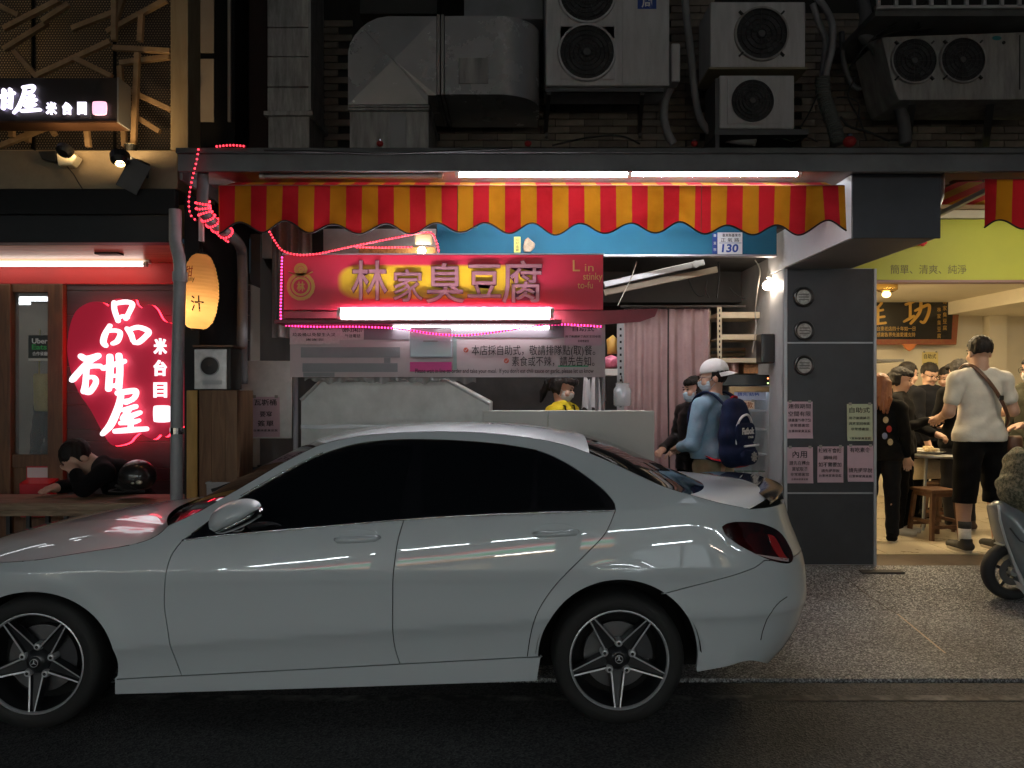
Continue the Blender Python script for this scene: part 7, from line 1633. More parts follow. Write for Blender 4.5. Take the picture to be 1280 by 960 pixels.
obj('shield_edge', MB().tube([P(1248, 631, 5.80), P(1250, 650, 5.79), P(1257, 675, 5.79), P(1267, 702, 5.79), P(1278, 728, 5.79), P(1292, 743, 5.79)], [.008, .009, .009, .010, .018, .02], 8), m_scw, sc_, smooth=True)
obj('lower_cowl', MB().pillow(ppoly([(1276, 728), (1290, 735), (1330, 735), (1330, 765), (1296, 762)], 5.83), 5.78, 6.10, 5, .35, .45), m_scw, sc_, smooth=True)
obj('shield_crease', MB().tube([P(1262, 660, 5.77), P(1275, 676, 5.765), P(1292, 682, 5.77)], .006, 6), mat('dark_crease', (.05, .055, .06), rough=.5), sc_)
obj('front_fender', MB().grid(lambda a, b: (wx+.225*math.cos(R(35)+R(85)*a)+.02, wy-.06+.12*b, wz+.225*math.sin(R(35)+R(85)*a)), 14, 4), m_scp, sc_, smooth=True)
obj('floorboard', MB().box(wx+.34, wx+.85, wy-.15, wy+.15, wz+.02, wz+.08), mat('black_gloss_trim', (.006, .006, .007)), sc_, bevel=.02)
obj('rear_body', MB().pillow([(wx+.75, wz+.05), (wx+.80, wz+.40), (wx+1.1, wz+.52), (wx+1.55, wz+.50), (wx+1.5, wz+.25), (wx+1.2, wz+.12)], wy-.16, wy+.16, 6, .4, .5), m_scp, sc_, smooth=True)
obj('seat', MB().pillow([(wx+.78, wz+.42), (wx+.85, wz+.55), (wx+1.45, wz+.60), (wx+1.5, wz+.52), (wx+1.1, wz+.47)], wy-.15, wy+.15, 6, .4, .5), rubber, sc_, smooth=True)
obj('handlebar', MB().tube(spline([(wx+.16, wy-.32, wz+.80), (wx+.14, wy-.15, wz+.83), (wx+.13, wy, wz+.82), (wx+.14, wy+.15, wz+.83), (wx+.16, wy+.32, wz+.80)]), .016, 10), rubber, sc_, smooth=True)
obj('headstock', MB().tube([(wx+.10, wy, wz+.40), (wx+.15, wy, wz+.82)], [.06, .04], 12), m_scp, sc_)
def camo_mat():
    m = mat('camouflage_cloth', (.05, .055, .03), rough=.85, col2=(.20, .19, .13), scale=48, thr=(.42, .58), bump=.4, bscale=60); return m
cvr = SDF(.03); hb = Vector((wx+.15, wy, wz+.80))
cvr.ell(P(1275, 610, 5.9), (.15, .18, .16)).ell(P(1272, 585, 5.9), (.08, .15, .15)).ell(P(1290, 630, 5.92), (.18, .2, .10))
obj('camouflage_cover', cvr.mesh('camouflage_cover', .012, post=lambda X, Y, Z: .010*np.sin(X*40+Z*25)*np.sin(Z*33+Y*20)), camo_mat(), sc_)
# ================================================================== helmet on the counter
hl = thing('motorcycle_helmet', 'black open-face motorcycle helmet lying on the wooden counter', 'helmet', P(173, 618, 5.35))
hc = P(172, 595, 5.38)
hs_ = SDF(.01).ell(hc, (.118, .118, .110)); hs_.ell(hc+Vector((-.09, -.04, -.10)), (.12, .12, .07), sub=True)
obj('shell', hs_.mesh('shell', .008, cut=lambda X, Y, Z: (hc.z-.085)-Z), mat('satin_black_shell', (.016, .015, .015), rough=.3, coat=.3), hl)
obj('inner_lining', MB().sphere(hc+Vector((-.01, 0, -.03)), (.115, .108, .075), 18, 10), rubber, hl, smooth=True)
obj('visor_edge', MB().tube([hc+Vector((-.12, -.05, -.06)), hc+Vector((-.02, -.12, -.085)), hc+Vector((.09, -.09, -.09))], .010, 8), rubber, hl)
obj('logo', MB().sphere(hc+Vector((.058, -.105, -.03)), (.024, .010, .016), 12, 8), mat('silver_logo', (.45, .40, .32), rough=.35, metal=.6), hl, smooth=True)
obj('logo', MB().sphere(hc+Vector((.022, -.117, -.035)), (.013, .006, .008), 10, 6), mat('silver_logo', (.45, .40, .32)), hl, smooth=True)
obj('chin_strap', MB().tube(spline([hc+Vector((-.10, -.08, -.075)), hc+Vector((-.14, -.10, -.085)), hc+Vector((-.10, -.13, -.088)), hc+Vector((-.02, -.13, -.088))]), .009, 6, flat=.4), rubber, hl)
# ================================================================== people
SKIN = mat('skin_tone', (.52, .32, .235), rough=.5, var=.08, scale=12, spec=.35)
HAIR = mat('black_hair', (.010, .008, .007), rough=.62, spec=.25, var=.4, scale=30, stretch=(1, 1, .2), bump=.4, bscale=60)
DARKE = mat('dark_eye', (.012, .009, .008), rough=.25); BROW = mat('eyebrow', (.03, .02, .015), rough=.8); LIP = mat('lip_tone', (.42, .18, .15), rough=.45)
MASKW = cloth('pale_blue_mask', (.42, .55, .64), (.48, .60, .68), scale=30, bump=.15)
STD = dict(pel=(0, 0, .93), che=(0, -.005, 1.27), nek=(0, .01, 1.435), head=(0, -.005, 1.575),
           shL=(.185, .01, 1.362), elL=(.225, .03, 1.11), wrL=(.235, -.05, .87), shR=(-.185, .01, 1.362), elR=(-.225, .03, 1.11), wrR=(-.235, -.05, .87),
           hiL=(.095, 0, .90), knL=(.105, -.015, .49), anL=(.105, .02, .085), hiR=(-.095, 0, .90), knR=(-.105, -.015, .49), anR=(-.105, .02, .085))
def V3(q): return np.array(q, float)
def fold(s=.004, f=28, sd=0): return lambda X, Y, Z: s*np.sin(X*f+Z*f*.6+sd)*np.sin(Z*f*.9-Y*f*.7+sd*2)+s*.5*np.sin(Z*f*2.1+X*f*1.3+sd)
def person(label, x, y, z, yaw, H=1.70, pose=None, head=(0, 0, 0), top=None, sleeve=1.0, bottom=None, leg_to=1.0, shoes=None, hair='short', hair_m=None, mask=None, glasses=False, build=1.0, hem=.86, face=True, grip=.5, jacket=False, name='person', h=.0095, skin=None):
    J = dict(STD); J.update(pose or {}); J = {k: V3(v) for k, v in J.items()}; s = H/1.70; b = build; sk = skin or SKIN
    root = thing(name, label, 'person', (x, y, z)); root.rotation_euler = (0, 0, yaw); root.scale = (s, s, s); ROOTM[root.name] = Matrix.Identity(4)
    RH = rotm(*head); hp = J['head']; HS = lambda q: hp+RH@V3(q)
    def torso(S, e=0.0, lo=None):
        S.cap(J['pel']+V3((-.065, 0, 0)), J['pel']+V3((.065, 0, 0)), .112*b+e, sq=(1, .86, 1))
        S.cap(J['pel'], J['che'], .128*b+e, .142*b+e, sq=(1.08, .72, 1)); S.cap(J['che'], J['nek']-(J['nek']-J['che'])*.25, .135*b+e, .085+e, sq=(1.1, .72, 1))
        S.cap(J['shL'], J['shR'], .050*b+e, sq=(1, 1, 1)); S.cap(J['nek']+(J['shL']-J['nek'])*.25, J['shL'], .046+e, .050+e); S.cap(J['nek']+(J['shR']-J['nek'])*.25, J['shR'], .046+e, .050+e)
    def arm(S, sd, e=0.0, upto=2.0):
        a, el, w = J['sh'+sd], J['el'+sd], J['wr'+sd]
        if upto <= 1: S.cap(a, a+(el-a)*upto, .052*b+e, .052*b+(.043-.052)*upto+e*.9)
        else: S.cap(a, el, .052*b+e, .042*b+e); S.cap(el, el+(w-el)*(upto-1), .041*b+e, .041+(.028-.041)*(upto-1)+e)
    def leg(S, sd, e=0.0, upto=2.0, flare=0.0):
        a, k, n = J['hi'+sd], J['kn'+sd], J['an'+sd]
        if upto <= 1: S.cap(a, a+(k-a)*upto, .088*b+e, .088*b-(.026)*upto+e+flare)
        else: S.cap(a, k, .088*b+e, .060*b+e); q = k+(n-k)*(upto-1); S.cap(k, q, .058*b+e, .058*b-.018*(upto-1)+e+flare)
    def hand(S, sd):
        el, w = J['el'+sd], J['wr'+sd]; d = (w-el)/np.linalg.norm(w-el); up = V3((0, 0, 1)) if abs(d[2]) < .9 else V3((0, -1, 0))
        side = np.cross(d, up); side /= np.linalg.norm(side); nr = np.cross(side, d); sg = 1 if sd == 'L' else -1
        S.cap(w, w+d*.03, .026, .028); S.cap(w+d*.035-side*.018, w+d*.08-side*.026, .019, .016); S.cap(w+d*.035+side*.018, w+d*.08+side*.026, .019, .016); S.cap(w+d*.03, w+d*.08, .022, .019)
        for i, (o, l) in enumerate(((-.030, .062), (-.010, .074), (.011, .070), (.031, .055))):
            p0 = w+d*.085+side*o; dd = d*math.cos(grip*.7)-nr*math.sin(grip*.7); p1 = p0+dd*l*.5; d2 = d*math.cos(grip*1.7)-nr*math.sin(grip*1.7); S.cap(p0, p1, .0095, .009, k=.006); S.cap(p1, p1+d2*l*.5, .009, .0078, k=.006)
        t0 = w+d*.03-side*.024*sg; t1 = t0+d*.035-side*.03*sg-nr*.01; S.cap(t0, t1, .013, .011, k=.008); S.cap(t1, t1+d*.03-nr*.012, .011, .009, k=.006)
    B = SDF(.022)
    torso(B); 
    for sd in 'LR': arm(B, sd); leg(B, sd); hand(B, sd)
    for sd in 'LR':
        k, n = J['kn'+sd], J['an'+sd]; B.ell(k+(n-k)*.28+V3((0, .022, 0)), (.046*b, .048*b, .11)); B.cap(n+V3((0, .03, -.04)), n+V3((0, -.15, -.055)), .038, .030, sq=(1.1, 1, .8))
    B.cap(J['nek']-V3((0, 0, .02)), HS((0, .012, -.07)), .058, .054)
    B.ell(HS((0, .015, .03)), (.077, .097, .092), RH); B.ell(HS((0, -.022, -.045)), (.058, .070, .070), RH); B.ell(HS((0, -.060, -.085)), (.028, .026, .024), RH)
    B.ell(HS((0, -.094, -.018)), (.013, .022, .026), RH, k=.012)
    for q in (-1, 1): B.ell(HS((q*.079, .012, -.012)), (.011, .022, .033), RH, k=.008); B.ell(HS((q*.032, -.100, .012)), (.020, .016, .012), RH, k=.012, sub=True); B.ell(HS((q*.036, -.066, -.030)), (.026, .026, .026), RH, k=.02)
    obj('body', B.mesh('body', h), sk, root)
    if face:
        for q in (-1, 1):
            obj('eye', place(MB().sphere((0, 0, 0), (.013, .008, .0065), 10, 6), Matrix.Translation(HS((q*.031, -.083, .012))) @ Matrix(RH.tolist()).to_4x4()), DARKE, root, smooth=True)
            obj('eyebrow', place(MB().tube([(-.018*q, 0, -.002), (0, -.003, .004), (.016*q, .005, 0)], [.003, .004, .0025], 6), Matrix.Translation(HS((q*.033, -.088, .034))) @ Matrix(RH.tolist()).to_4x4()), BROW, root)
        if not mask: obj('mouth', place(MB().sphere((0, 0, 0), (.022, .006, .007), 10, 6), Matrix.Translation(HS((0, -.088, -.062))) @ Matrix(RH.tolist()).to_4x4()), LIP, root, smooth=True)
    if glasses:
        for q in (-1, 1): obj('lens_rim', place(MB().lathe([(.021, -.002), (.024, -.002), (.024, .002), (.021, .002)], 18, 'y', cap=False), Matrix.Translation(HS((q*.032, -.104, .010))) @ Matrix(RH.tolist()).to_4x4()), DARKE, root)
        for q in (-1, 1): obj('glasses_arm', MB().tube([HS((q*.055, -.10, .014)), HS((q*.082, .0, .012))], .0028, 6), DARKE, root)
        obj('glasses_bridge', MB().tube([HS((-.010, -.108, .014)), HS((.010, -.108, .014))], .0028, 6), DARKE, root)
    # hair
    if hair:
        hm = hair_m or HAIR; S = SDF(.015); S.ell(HS((0, .022, .040)), (.089, .106, .098), RH)
        def hcut(X, Y, Z):
            q = np.stack([X, Y, Z], -1)-hp; q = q@RH; lx, ly, lz = q[..., 0], q[..., 1], q[..., 2]
            line = (.062 if hair in ('short', 'crop') else .050)+.10*np.clip(-ly-.02, 0, 1)*0
            face_ = np.minimum(-(ly+.012)+.0*lx, line-lz)             # >0 in front of the ears and under the fringe
            low = {'crop': -.02, 'short': -.045}.get(hair, -.30)-lz
            wv = .006*np.sin(lx*120+lz*40)*np.sin(ly*90)
            return np.maximum(np.minimum(face_, .05)+wv, low+wv)
        if hair in ('long', 'bob', 'tail'):
            L_ = {'long': .30, 'bob': .14, 'tail': .06}[hair]
            rh = random.Random(len(label))
            for i_ in range(13):
                a_ = R(-32+244*i_/12); cx_, cy_ = .070*math.cos(a_), .030+.062*math.sin(a_); ln_ = L_*rh.uniform(.80, 1.08)
                S.chain([HS((cx_, cy_, .03)), HS((cx_*1.12+rh.uniform(-.008, .008), cy_*1.10, -ln_*.5)), HS((cx_*.98+rh.uniform(-.014, .014), cy_*1.05+rh.uniform(-.01, .01), -ln_))], [.034, .026, .010], k=.010)
        if hair == 'tail': S.chain([HS((0, .115, .02)), HS((0, .155, -.02)), HS((0, .16, -.12)), HS((0, .15, -.20))], [.032, .034, .030, .012])
        if hair in ('long', 'bob', 'tail'): S.ell(HS((.02, -.060, .075)), (.062, .040, .040), RH)
        obj('hair', S.mesh('hair', .0075, cut=hcut, post=lambda X, Y, Z: .0034*np.sin(X*190+Y*70+Z*30)*np.cos(Y*160+Z*25)+.002*np.sin(X*330-Y*210+Z*60)), hm, root)
    if mask:
        S = SDF(.012); S.ell(HS((0, -.030, -.045)), (.066, .076, .074), RH); S.ell(HS((0, -.090, -.030)), (.022, .026, .034), RH)
        def mcut(X, Y, Z):
            q = (np.stack([X, Y, Z], -1)-hp)@RH; ly, lz = q[..., 1], q[..., 2]; return np.maximum(np.maximum(ly+.030, lz+.008), -.112-lz)
        obj('face_mask', S.mesh('face_mask', .0065, cut=mcut, post=lambda X, Y, Z: .0018*np.sin(Z*260)), mask if mask is not True else MASKW, root)
        for q in (-1, 1): obj('mask_strap', MB().tube([HS((q*.062, -.035, -.022)), HS((q*.083, .0, -.002)), HS((q*.083, .022, -.03)), HS((q*.062, -.03, -.075))], .002, 5), MASKW, root)
    # clothes
    if top:
        S = SDF(.02); torso(S, .014 if not jacket else .030)
        for sd in 'LR': arm(S, sd, .014 if not jacket else .026, sleeve)
        pel = J['pel']; ax_ = J['che']-pel; ax_ /= np.linalg.norm(ax_)
        for q_ in (-.07, .07): S.cap(pel+ax_*(hem-.93)+V3((q_, 0, 0)), pel+ax_*.04+V3((q_*.8, 0, 0)), .126*b+.016, .118*b+.012, sq=(1, .92, 1))
        nk = J['nek']; nd = HS((0, .012, -.07))-nk; nd /= np.linalg.norm(nd)
        def tcut(X, Y, Z):
            q = np.stack([X, Y, Z], -1); a = (q-nk)@nd-.022-(.012 if jacket else 0); lowr = (pel+ax_*(hem-.93)-ax_*.035); d = (lowr-q)@ax_
            return np.maximum(np.where(np.linalg.norm(q-nk, axis=-1) < .16, a, -1), np.where(np.linalg.norm(q-lowr, axis=-1) < .24, d, -1))
        pf = (lambda X, Y, Z: .007*np.abs(np.sin(Z*42))-.004) if jacket else fold(.0042, 26, len(label))
        obj('jacket' if jacket else 'shirt', S.mesh('shirt', h, cut=tcut, post=pf), top, root)
    if bottom:
        S = SDF(.02); pel = J['pel']; S.cap(pel+V3((-.06, 0, .02)), pel+V3((.06, 0, .0)), .112*b+.002, sq=(1, .86, 1)); S.cap(pel, pel+(J['che']-pel)*.15, .120*b, .118*b, sq=(1.08, .76, 1))
        if leg_to > 1.5:
            for sd in 'LR': leg(S, sd, .016, leg_to, .006)
            S_cut = None
        else:
            for sd in 'LR':
                q_ = J['kn'+sd]+(J['an'+sd]-J['kn'+sd])*(leg_to-1); S.cap(J['hi'+sd]+V3((0, .01, 0)), q_+V3((0, .01, -.05)), .092*b+.012, .082*b, k=.008)
            S.cap(J['hiL']+V3((-.03, .0, -.04)), J['hiR']+V3((.03, 0, -.04)), .095*b)
            zc_ = q_[2]; S_cut = lambda X, Y, Z: zc_-Z
        obj('trousers' if leg_to > 1.5 else 'shorts', S.mesh('trousers', h, post=fold(.0045, 22, 3+len(label)), cut=S_cut), bottom, root)
    if shoes:
        for sd in 'LR':
            n = J['an'+sd]; S = SDF(.012); S.cap(n+V3((0, .035, -.038)), n+V3((0, -.155, -.050)), .048, .038, sq=(1.1, 1, .85)); S.cap(n+V3((0, .02, .01)), n+V3((0, 0, -.03)), .046, .05)
            zf = n[2]-.085
            obj('shoe', S.mesh('shoe', .008, cut=lambda X, Y, Z: np.maximum(zf+.014-Z, Z-(n[2]+.022))), shoes, root)
            obj('shoe_sole', MB().prism([(0, 0)]*0+[(n[0]-.05, 0)], 0, 0) if False else place(MB().lathe([(.052, 0), (.054, .010), (.052, .022)], 20, 'z'), Matrix.Translation((n[0], n[1]-.058, zf+.001)) @ Matrix.Diagonal((1.0, 2.45, 1, 1))), mat('pale_sole', (.50, .46, .38), rough=.6), root, smooth=True, auto=40)
    root['_J'] = 0; del root['_J']
    return root, J, HS
black = cloth('black_cotton', (.005, .005, .0055), (.008, .008, .0085)); blackj = mat('black_puffer', (.010, .010, .011), rough=.38, bump=.3, bscale=30)
navy = cloth('dark_navy_knit', (.007, .0075, .010), (.011, .012, .016))
# 1 the person slumped at the counter
p1 = dict(pel=(0, 0, .70), che=(0, -.21, .955), nek=(0, -.335, 1.075), head=(.0, -.455, 1.125), shL=(.18, -.30, 1.035), elL=(.215, -.425, .935), wrL=(.115, -.475, 1.035), shR=(-.17, -.30, 1.02), elR=(-.22, -.44, .93), wrR=(-.06, -.58, .925),
          hiL=(.09, .02, .66), knL=(.11, -.38, .60), anL=(.11, -.30, .12), hiR=(-.09, .02, .66), knR=(-.11, -.38, .60), anR=(-.11, -.30, .12))
person('person in a black top slumped over the wooden counter, head bowed into one hand', WX(187, 5.72), 5.74, .05, R(-62), 1.70, p1, head=(R(62), R(0), R(12)), top=black, sleeve=1.93, bottom=black, leg_to=1.95, shoes=black, hair='short', h=.0075, grip=.25)
bs = thing('bar_stool', 'tall bar stool under the slumped person at the counter', 'stool', (WX(187, 5.72), 5.74, .05))
obj('seat', MB().lathe([(.15, .54), (.16, .55), (.16, .575), (.14, .585)], 20, 'z', (WX(187, 5.72), 5.74, .05)), m_stw, bs)
for k in range(4): a = R(45+90*k); obj('leg', MB().tube([(WX(187, 5.72)+.10*math.cos(a), 5.74+.10*math.sin(a), .59), (WX(187, 5.72)+.17*math.cos(a), 5.74+.17*math.sin(a), .05)], .013, 8), m_bk, bs)
# 2 the woman in yellow behind the stall
yel = cloth('yellow_cotton', (.62, .46, .02), (.72, .55, .04))
r2, J2, _ = person('woman in a yellow T-shirt and grey mask working behind the stall counter', WX(704, 6.35), 6.35, .22, R(62), 1.56, dict(wrL=(.15, -.30, 1.0), elL=(.24, -.06, 1.10), wrR=(-.12, -.30, 1.0), elR=(-.24, -.06, 1.10)), head=(R(24), 0, 0), top=yel, sleeve=.6, bottom=black, leg_to=1.95, shoes=black, hair='tail', mask=cloth('grey_mask', (.50, .50, .48)))
obj('apron_strap', MB().tube([(.10, -.085, 1.30), (.095, -.06, 1.42), (.085, .06, 1.44), (.06, .125, 1.30), (.0, .13, 1.1)], .014, 6, flat=.4), black, r2); obj('apron_strap', MB().tube([(-.10, -.085, 1.30), (-.095, -.06, 1.42), (-.085, .06, 1.44), (-.06, .125, 1.30), (.0, .13, 1.1)], .014, 6, flat=.4), black, r2)
# 3 the man in the white cap
den = cloth('washed_denim', (.20, .34, .47), (.27, .42, .55), scale=18); kha = cloth('khaki_cotton', (.23, .19, .12), (.29, .245, .16), scale=16)
r3, J3, HS3 = person('man in a white cap, blue denim shirt and khaki trousers by the fridge', WX(892, 6.15), 6.17, .155, R(-136), 1.71, dict(elL=(.245, -.02, 1.08), wrL=(.10, -.22, 1.04), elR=(-.245, -.02, 1.08), wrR=(-.10, -.22, 1.04)), head=(R(8), 0, R(38)), top=den, sleeve=1.95, bottom=kha, leg_to=1.97, shoes=mat('white_shoe', (.6, .6, .58), rough=.5), hair='short', mask=True, hem=1.0, glasses=True, h=.0085)
capm = cloth('white_cap_cotton', (.72, .72, .72), (.78, .78, .78), scale=20, bump=.12); RH3 = rotm(R(8), 0, R(38)); S = SDF(.012); S.ell(HS3((0, .022, .058)), (.093, .110, .092), RH3)
hp3 = HS3((0, 0, 0))
def c3(X, Y, Z): return .042-((np.stack([X, Y, Z], -1)-hp3)@RH3)[..., 2]-0*X
obj('white_cap', S.mesh('white_cap', .008, cut=c3), capm, r3)
cap_me = MB().grid(lambda a, b: tuple(HS3((lambda t, r: (.092*math.sin(t)*(1+.0*r), .030-(-1)*(.088*math.cos(t)+.075*r*math.cos(t)**1.2 if math.cos(t) > 0 else 0), .044-.030*r-.012*math.sin(t)**2))(R(-80)+R(160)*a, b))), 20, 6)
obj('cap_brim', cap_me, capm, r3, smooth=True)
obj('cap_logo', MB().tube([HS3((-.098, .0, .075)), HS3((-.099, .012, .066)), HS3((-.096, .035, .078))], [.004, .006, .0015], 6, flat=.5), mat('black_embroidery', (.02, .02, .02), rough=.7), r3)
bp = thing('backpack', 'navy backpack with red base worn by the man in the white cap', 'backpack', (WX(905, 5.95), 5.95, 1.05))
bp.rotation_euler = (0, 0, R(-136)); bp.location = r3.location; bp.scale = r3.scale; ROOTM[bp.name] = Matrix.Identity(4)
nv = cloth('navy_nylon', (.010, .016, .045), (.016, .024, .06), scale=30); rd = cloth('red_nylon', (.40, .02, .03), (.45, .03, .04)); wz_ = mat('white_zip', (.70, .70, .70), rough=.5)
S = SDF(.03); S.cap((-.075, .205, 1.02), (.075, .205, 1.02), .105, sq=(1, .85, 1.1)); S.cap((-.08, .20, 1.14), (.08, .20, 1.14), .108, sq=(1, .8, 1)); S.cap((-.07, .195, 1.25), (.07, .195, 1.25), .100, sq=(1, .75, 1)); S.cap((-.05, .185, 1.34), (.05, .185, 1.34), .082, sq=(1, .75, 1)); S.ell((0, .275, 1.02), (.125, .055, .10))
obj('bag_body', S.mesh('bag_body', .009, post=fold(.003, 20, 1)), nv, bp)
S = SDF(.02); S.cap((-.075, .205, .968), (.02, .205, .968), .088, sq=(1, .9, .75)); obj('red_base', S.mesh('red_base', .009), rd, bp)
S = SDF(.02); S.cap((-.065, .30, .99), (.065, .30, .99), .045, sq=(1, .7, 1.35)); S.ell((0, .30, 1.0), (.115, .035, .065)); obj('front_pocket', S.mesh('front_pocket', .008), nv, bp)
arcz = [(-.125*math.cos(t), .286-.02*abs(math.cos(t)), 1.13+.17*math.sin(t)) for t in np.linspace(-.35, math.pi+.35, 22)]
obj('zip', MB().tube(spline(arcz, 3), .009, 8), wz_, bp, smooth=True); obj('zip', MB().tube(spline([(-.10, .325, 1.075), (-.03, .342, 1.075), (.03, .342, 1.075), (.10, .325, 1.072)]), .008, 8), wz_, bp, smooth=True)
S = SDF(.01); S.cap((-.09, .275, 1.16), (.09, .275, 1.16), .05, sq=(1, .35, 1.6)); obj('front_panel', S.mesh('front_panel', .008), nv, bp)
def wrapt(o):   # lettering laid on the outside of the bag (facing away from its wearer)
    q = o.copy(); q[:, 0] = -o[:, 0]; q[:, 1] = .298+(o[:, 1]*-1); return q
text('Fatbok', -.085, .085, 1.155, 1.205, 0, wz_, bp, depth=.003, bold=.04, fn=wrapt); text('1968', -.0, .07, 1.125, 1.142, 0, wz_, bp, depth=.003, fn=wrapt)
def wrapp(o): q = o.copy(); q[:, 0] = -o[:, 0]; q[:, 1] = .346-o[:, 1]; return q
text('✳', -.045, .045, .955, 1.03, 0, mat('grey_patch_print', (.4, .38, .36), rough=.7), bp, depth=.003, bold=.02, fn=wrapp)
for q in (-1, 1): obj('shoulder_strap', MB().tube(spline([(q*.10, .17, 1.36), (q*.12, .085, 1.445), (q*.125, .0, 1.465), (q*.13, -.085, 1.40), (q*.15, -.115, 1.25), (q*.19, -.02, 1.02), (q*.13, .15, .95)]), .026, 8, flat=.35), nv, bp, smooth=True); obj('strap_end', MB().tube([(q*.195, -.0, 1.02), (q*.17, .10, .97), (q*.11, .17, .95)], .020, 8, flat=.3), rd, bp)
obj('haul_loop', MB().tube(spline([(-.05, .16, 1.39), (-.03, .18, 1.43), (.03, .18, 1.43), (.05, .16, 1.39)]), .014, 8, flat=.5), rd, bp, smooth=True)
# 4 woman in the black puffer jacket
person('woman with blue mask and black puffer jacket, left of the white-capped man', WX(868, 6.75), 6.78, .237, R(-68), 1.52, dict(wrL=(.12, -.25, 1.02), elL=(.24, -.03, 1.10), wrR=(-.12, -.25, 1.02), elR=(-.24, -.03, 1.10)), head=(R(6), 0, 0), top=blackj, sleeve=1.95, bottom=black, leg_to=1.97, shoes=black, hair='bob', mask=True, jacket=True)
# 5 figure behind the door glass
person('dim figure in dark clothes standing behind the dessert shop door glass', WX(76, 6.9), 6.95, .24, R(20), 1.56, None, head=(R(10), 0, 0), top=black, sleeve=1.9, bottom=black, leg_to=1.97, shoes=black, hair='short', h=.012)
# 6-12 the eatery
org = mat('orange_dyed_hair', (.17, .055, .02), rough=.45, var=.35, scale=30, stretch=(1, 1, .2), bump=.4)
r6, J6, _ = person('woman with long orange hair in a black printed top, half hidden by the pillar', WX(1101, 7.45), 7.45, .242, R(150), 1.55, dict(wrL=(.14, -.28, 1.05), elL=(.24, -.02, 1.10)), head=(R(12), 0, 0), top=black, sleeve=1.9, bottom=navy, leg_to=1.97, shoes=black, hair='long', hair_m=org)
for k, (q, c_) in enumerate((((-.06, .155, 1.24), (.6, .5, .35)), ((-.09, .150, 1.15), (.5, .06, .06)), ((-.05, .152, 1.08), (.25, .3, .55)), ((-.10, .145, 1.02), (.6, .5, .35)))): obj('back_print', MB().sphere(q, (.026, .003, .034), 10, 6), cloth('print_%d' % k, tuple(q_*.55 for q_ in c_)), r6, smooth=True)
person('dark-haired woman in a black sweatshirt reaching over the dining table', WX(1126, 7.85), 7.85, .242, R(52), 1.62, dict(elR=(-.24, -.06, 1.09), wrR=(-.10, -.29, 1.17), elL=(.25, -.06, 1.10), wrL=(.16, -.30, 1.02)), head=(R(14), 0, R(0)), top=black, sleeve=1.88, bottom=black, leg_to=1.97, shoes=mat('white_shoe', (.6, .6, .58), rough=.5), hair='tail', grip=.9, build=1.08)
person('person with short black hair just behind the dark-haired woman', WX(1135, 8.75), 8.75, .242, R(100), 1.70, None, head=(R(15), 0, 0), top=navy, sleeve=1.9, bottom=black, leg_to=1.97, shoes=black, hair='short', h=.012)
person('man with glasses in a black sweater facing the street and looking down at the table', WX(1162, 9.0), 9.0, .242, R(8), 1.70, dict(wrL=(.12, -.28, 1.02), elL=(.24, -.05, 1.08), wrR=(-.10, -.28, 1.02), elR=(-.24, -.05, 1.08)), head=(R(24), 0, 0), top=navy, sleeve=1.9, bottom=black, leg_to=1.97, shoes=black, hair='short', glasses=True)
person('person with thick black hair seen from behind, left of the T-shirt man', WX(1195, 8.05), 8.0, .242, R(196), 1.70, dict(wrL=(.12, -.28, 1.06), elL=(.24, -.03, 1.10)), head=(R(14), 0, 0), top=black, sleeve=1.9, bottom=mat('dark_denim', (.02, .018, .02), rough=.8), leg_to=1.97, shoes=mat('brown_shoe', (.10, .06, .04), rough=.5), hair='bob', h=.011)
person('person in dark clothes at the far side of the table, mostly hidden', WX(1183, 9.1), 9.1, .242, R(-60), 1.66, None, head=(R(18), 0, 0), top=navy, sleeve=1.9, bottom=black, leg_to=1.97, shoes=black, hair='short', h=.012)
wt = cloth('white_tshirt_cotton', (.66, .63, .56), (.74, .71, .64), scale=14)
r11, J11, HS11 = person('tall man in white T-shirt and black shorts, seen from behind', WX(1226, 7.0), 7.02, .241, R(188), 1.87,
    dict(elL=(.27, .0, 1.10), wrL=(.20, -.20, 1.05), elR=(-.28, .02, 1.11), wrR=(-.22, -.20, 1.08), shL=(.205, .01, 1.360), shR=(-.205, .01, 1.360), hiL=(.10, 0, .90), knL=(.14, -.01, .49), anL=(.155, .03, .085), hiR=(-.10, 0, .90), knR=(-.135, -.01, .49), anR=(-.15, .02, .085)),
    head=(R(10), 0, R(-4)), top=wt, sleeve=.62, bottom=black, leg_to=1.26, shoes=mat('black_trainer', (.014, .014, .014), rough=.6), hair='crop', build=1.06, hem=.905, h=.0085)
for sd in 'LR':
    n = J11['an'+sd]; obj('sock', MB().tube([n+V3((0, .005, -.02)), n+V3((0, .003, .10))], [.046, .047], 16), cloth('white_sock', (.62, .60, .56)), r11, smooth=True); obj('sock_band', MB().tube([n+V3((0, .003, .10)), n+V3((0, .002, .155))], [.0475, .049], 16), cloth('grey_sock_band', (.06, .06, .06)), r11, smooth=True)
strp = mat('brown_leather', (.10, .045, .025), rough=.5)
obj('shoulder_strap', MB().tube(spline([(.16, -.10, 1.36), (.11, -.05, 1.475), (.09, .04, 1.468), (.03, .122, 1.36), (-.06, .145, 1.22), (-.15, .125, 1.06), (-.19, .05, .98)]), .020, 8, flat=.35), strp, r11, smooth=True)
obj('strap_buckle', MB().box(-.085, -.045, .148, .158, 1.20, 1.235), chrome, r11)
obj('calf_tattoo', MB().sphere(V3(J11['knL'])+V3((.018, .030, -.16)), (.036, .046, .075), 12, 8), mat('tattoo_ink', (.07, .045, .04), rough=.6), r11, smooth=True)
cb = thing('shoulder_bag', 'small brown bag hanging at the hip of the T-shirt man', 'bag', (WX(1262, 6.9), 6.95, 1.1))
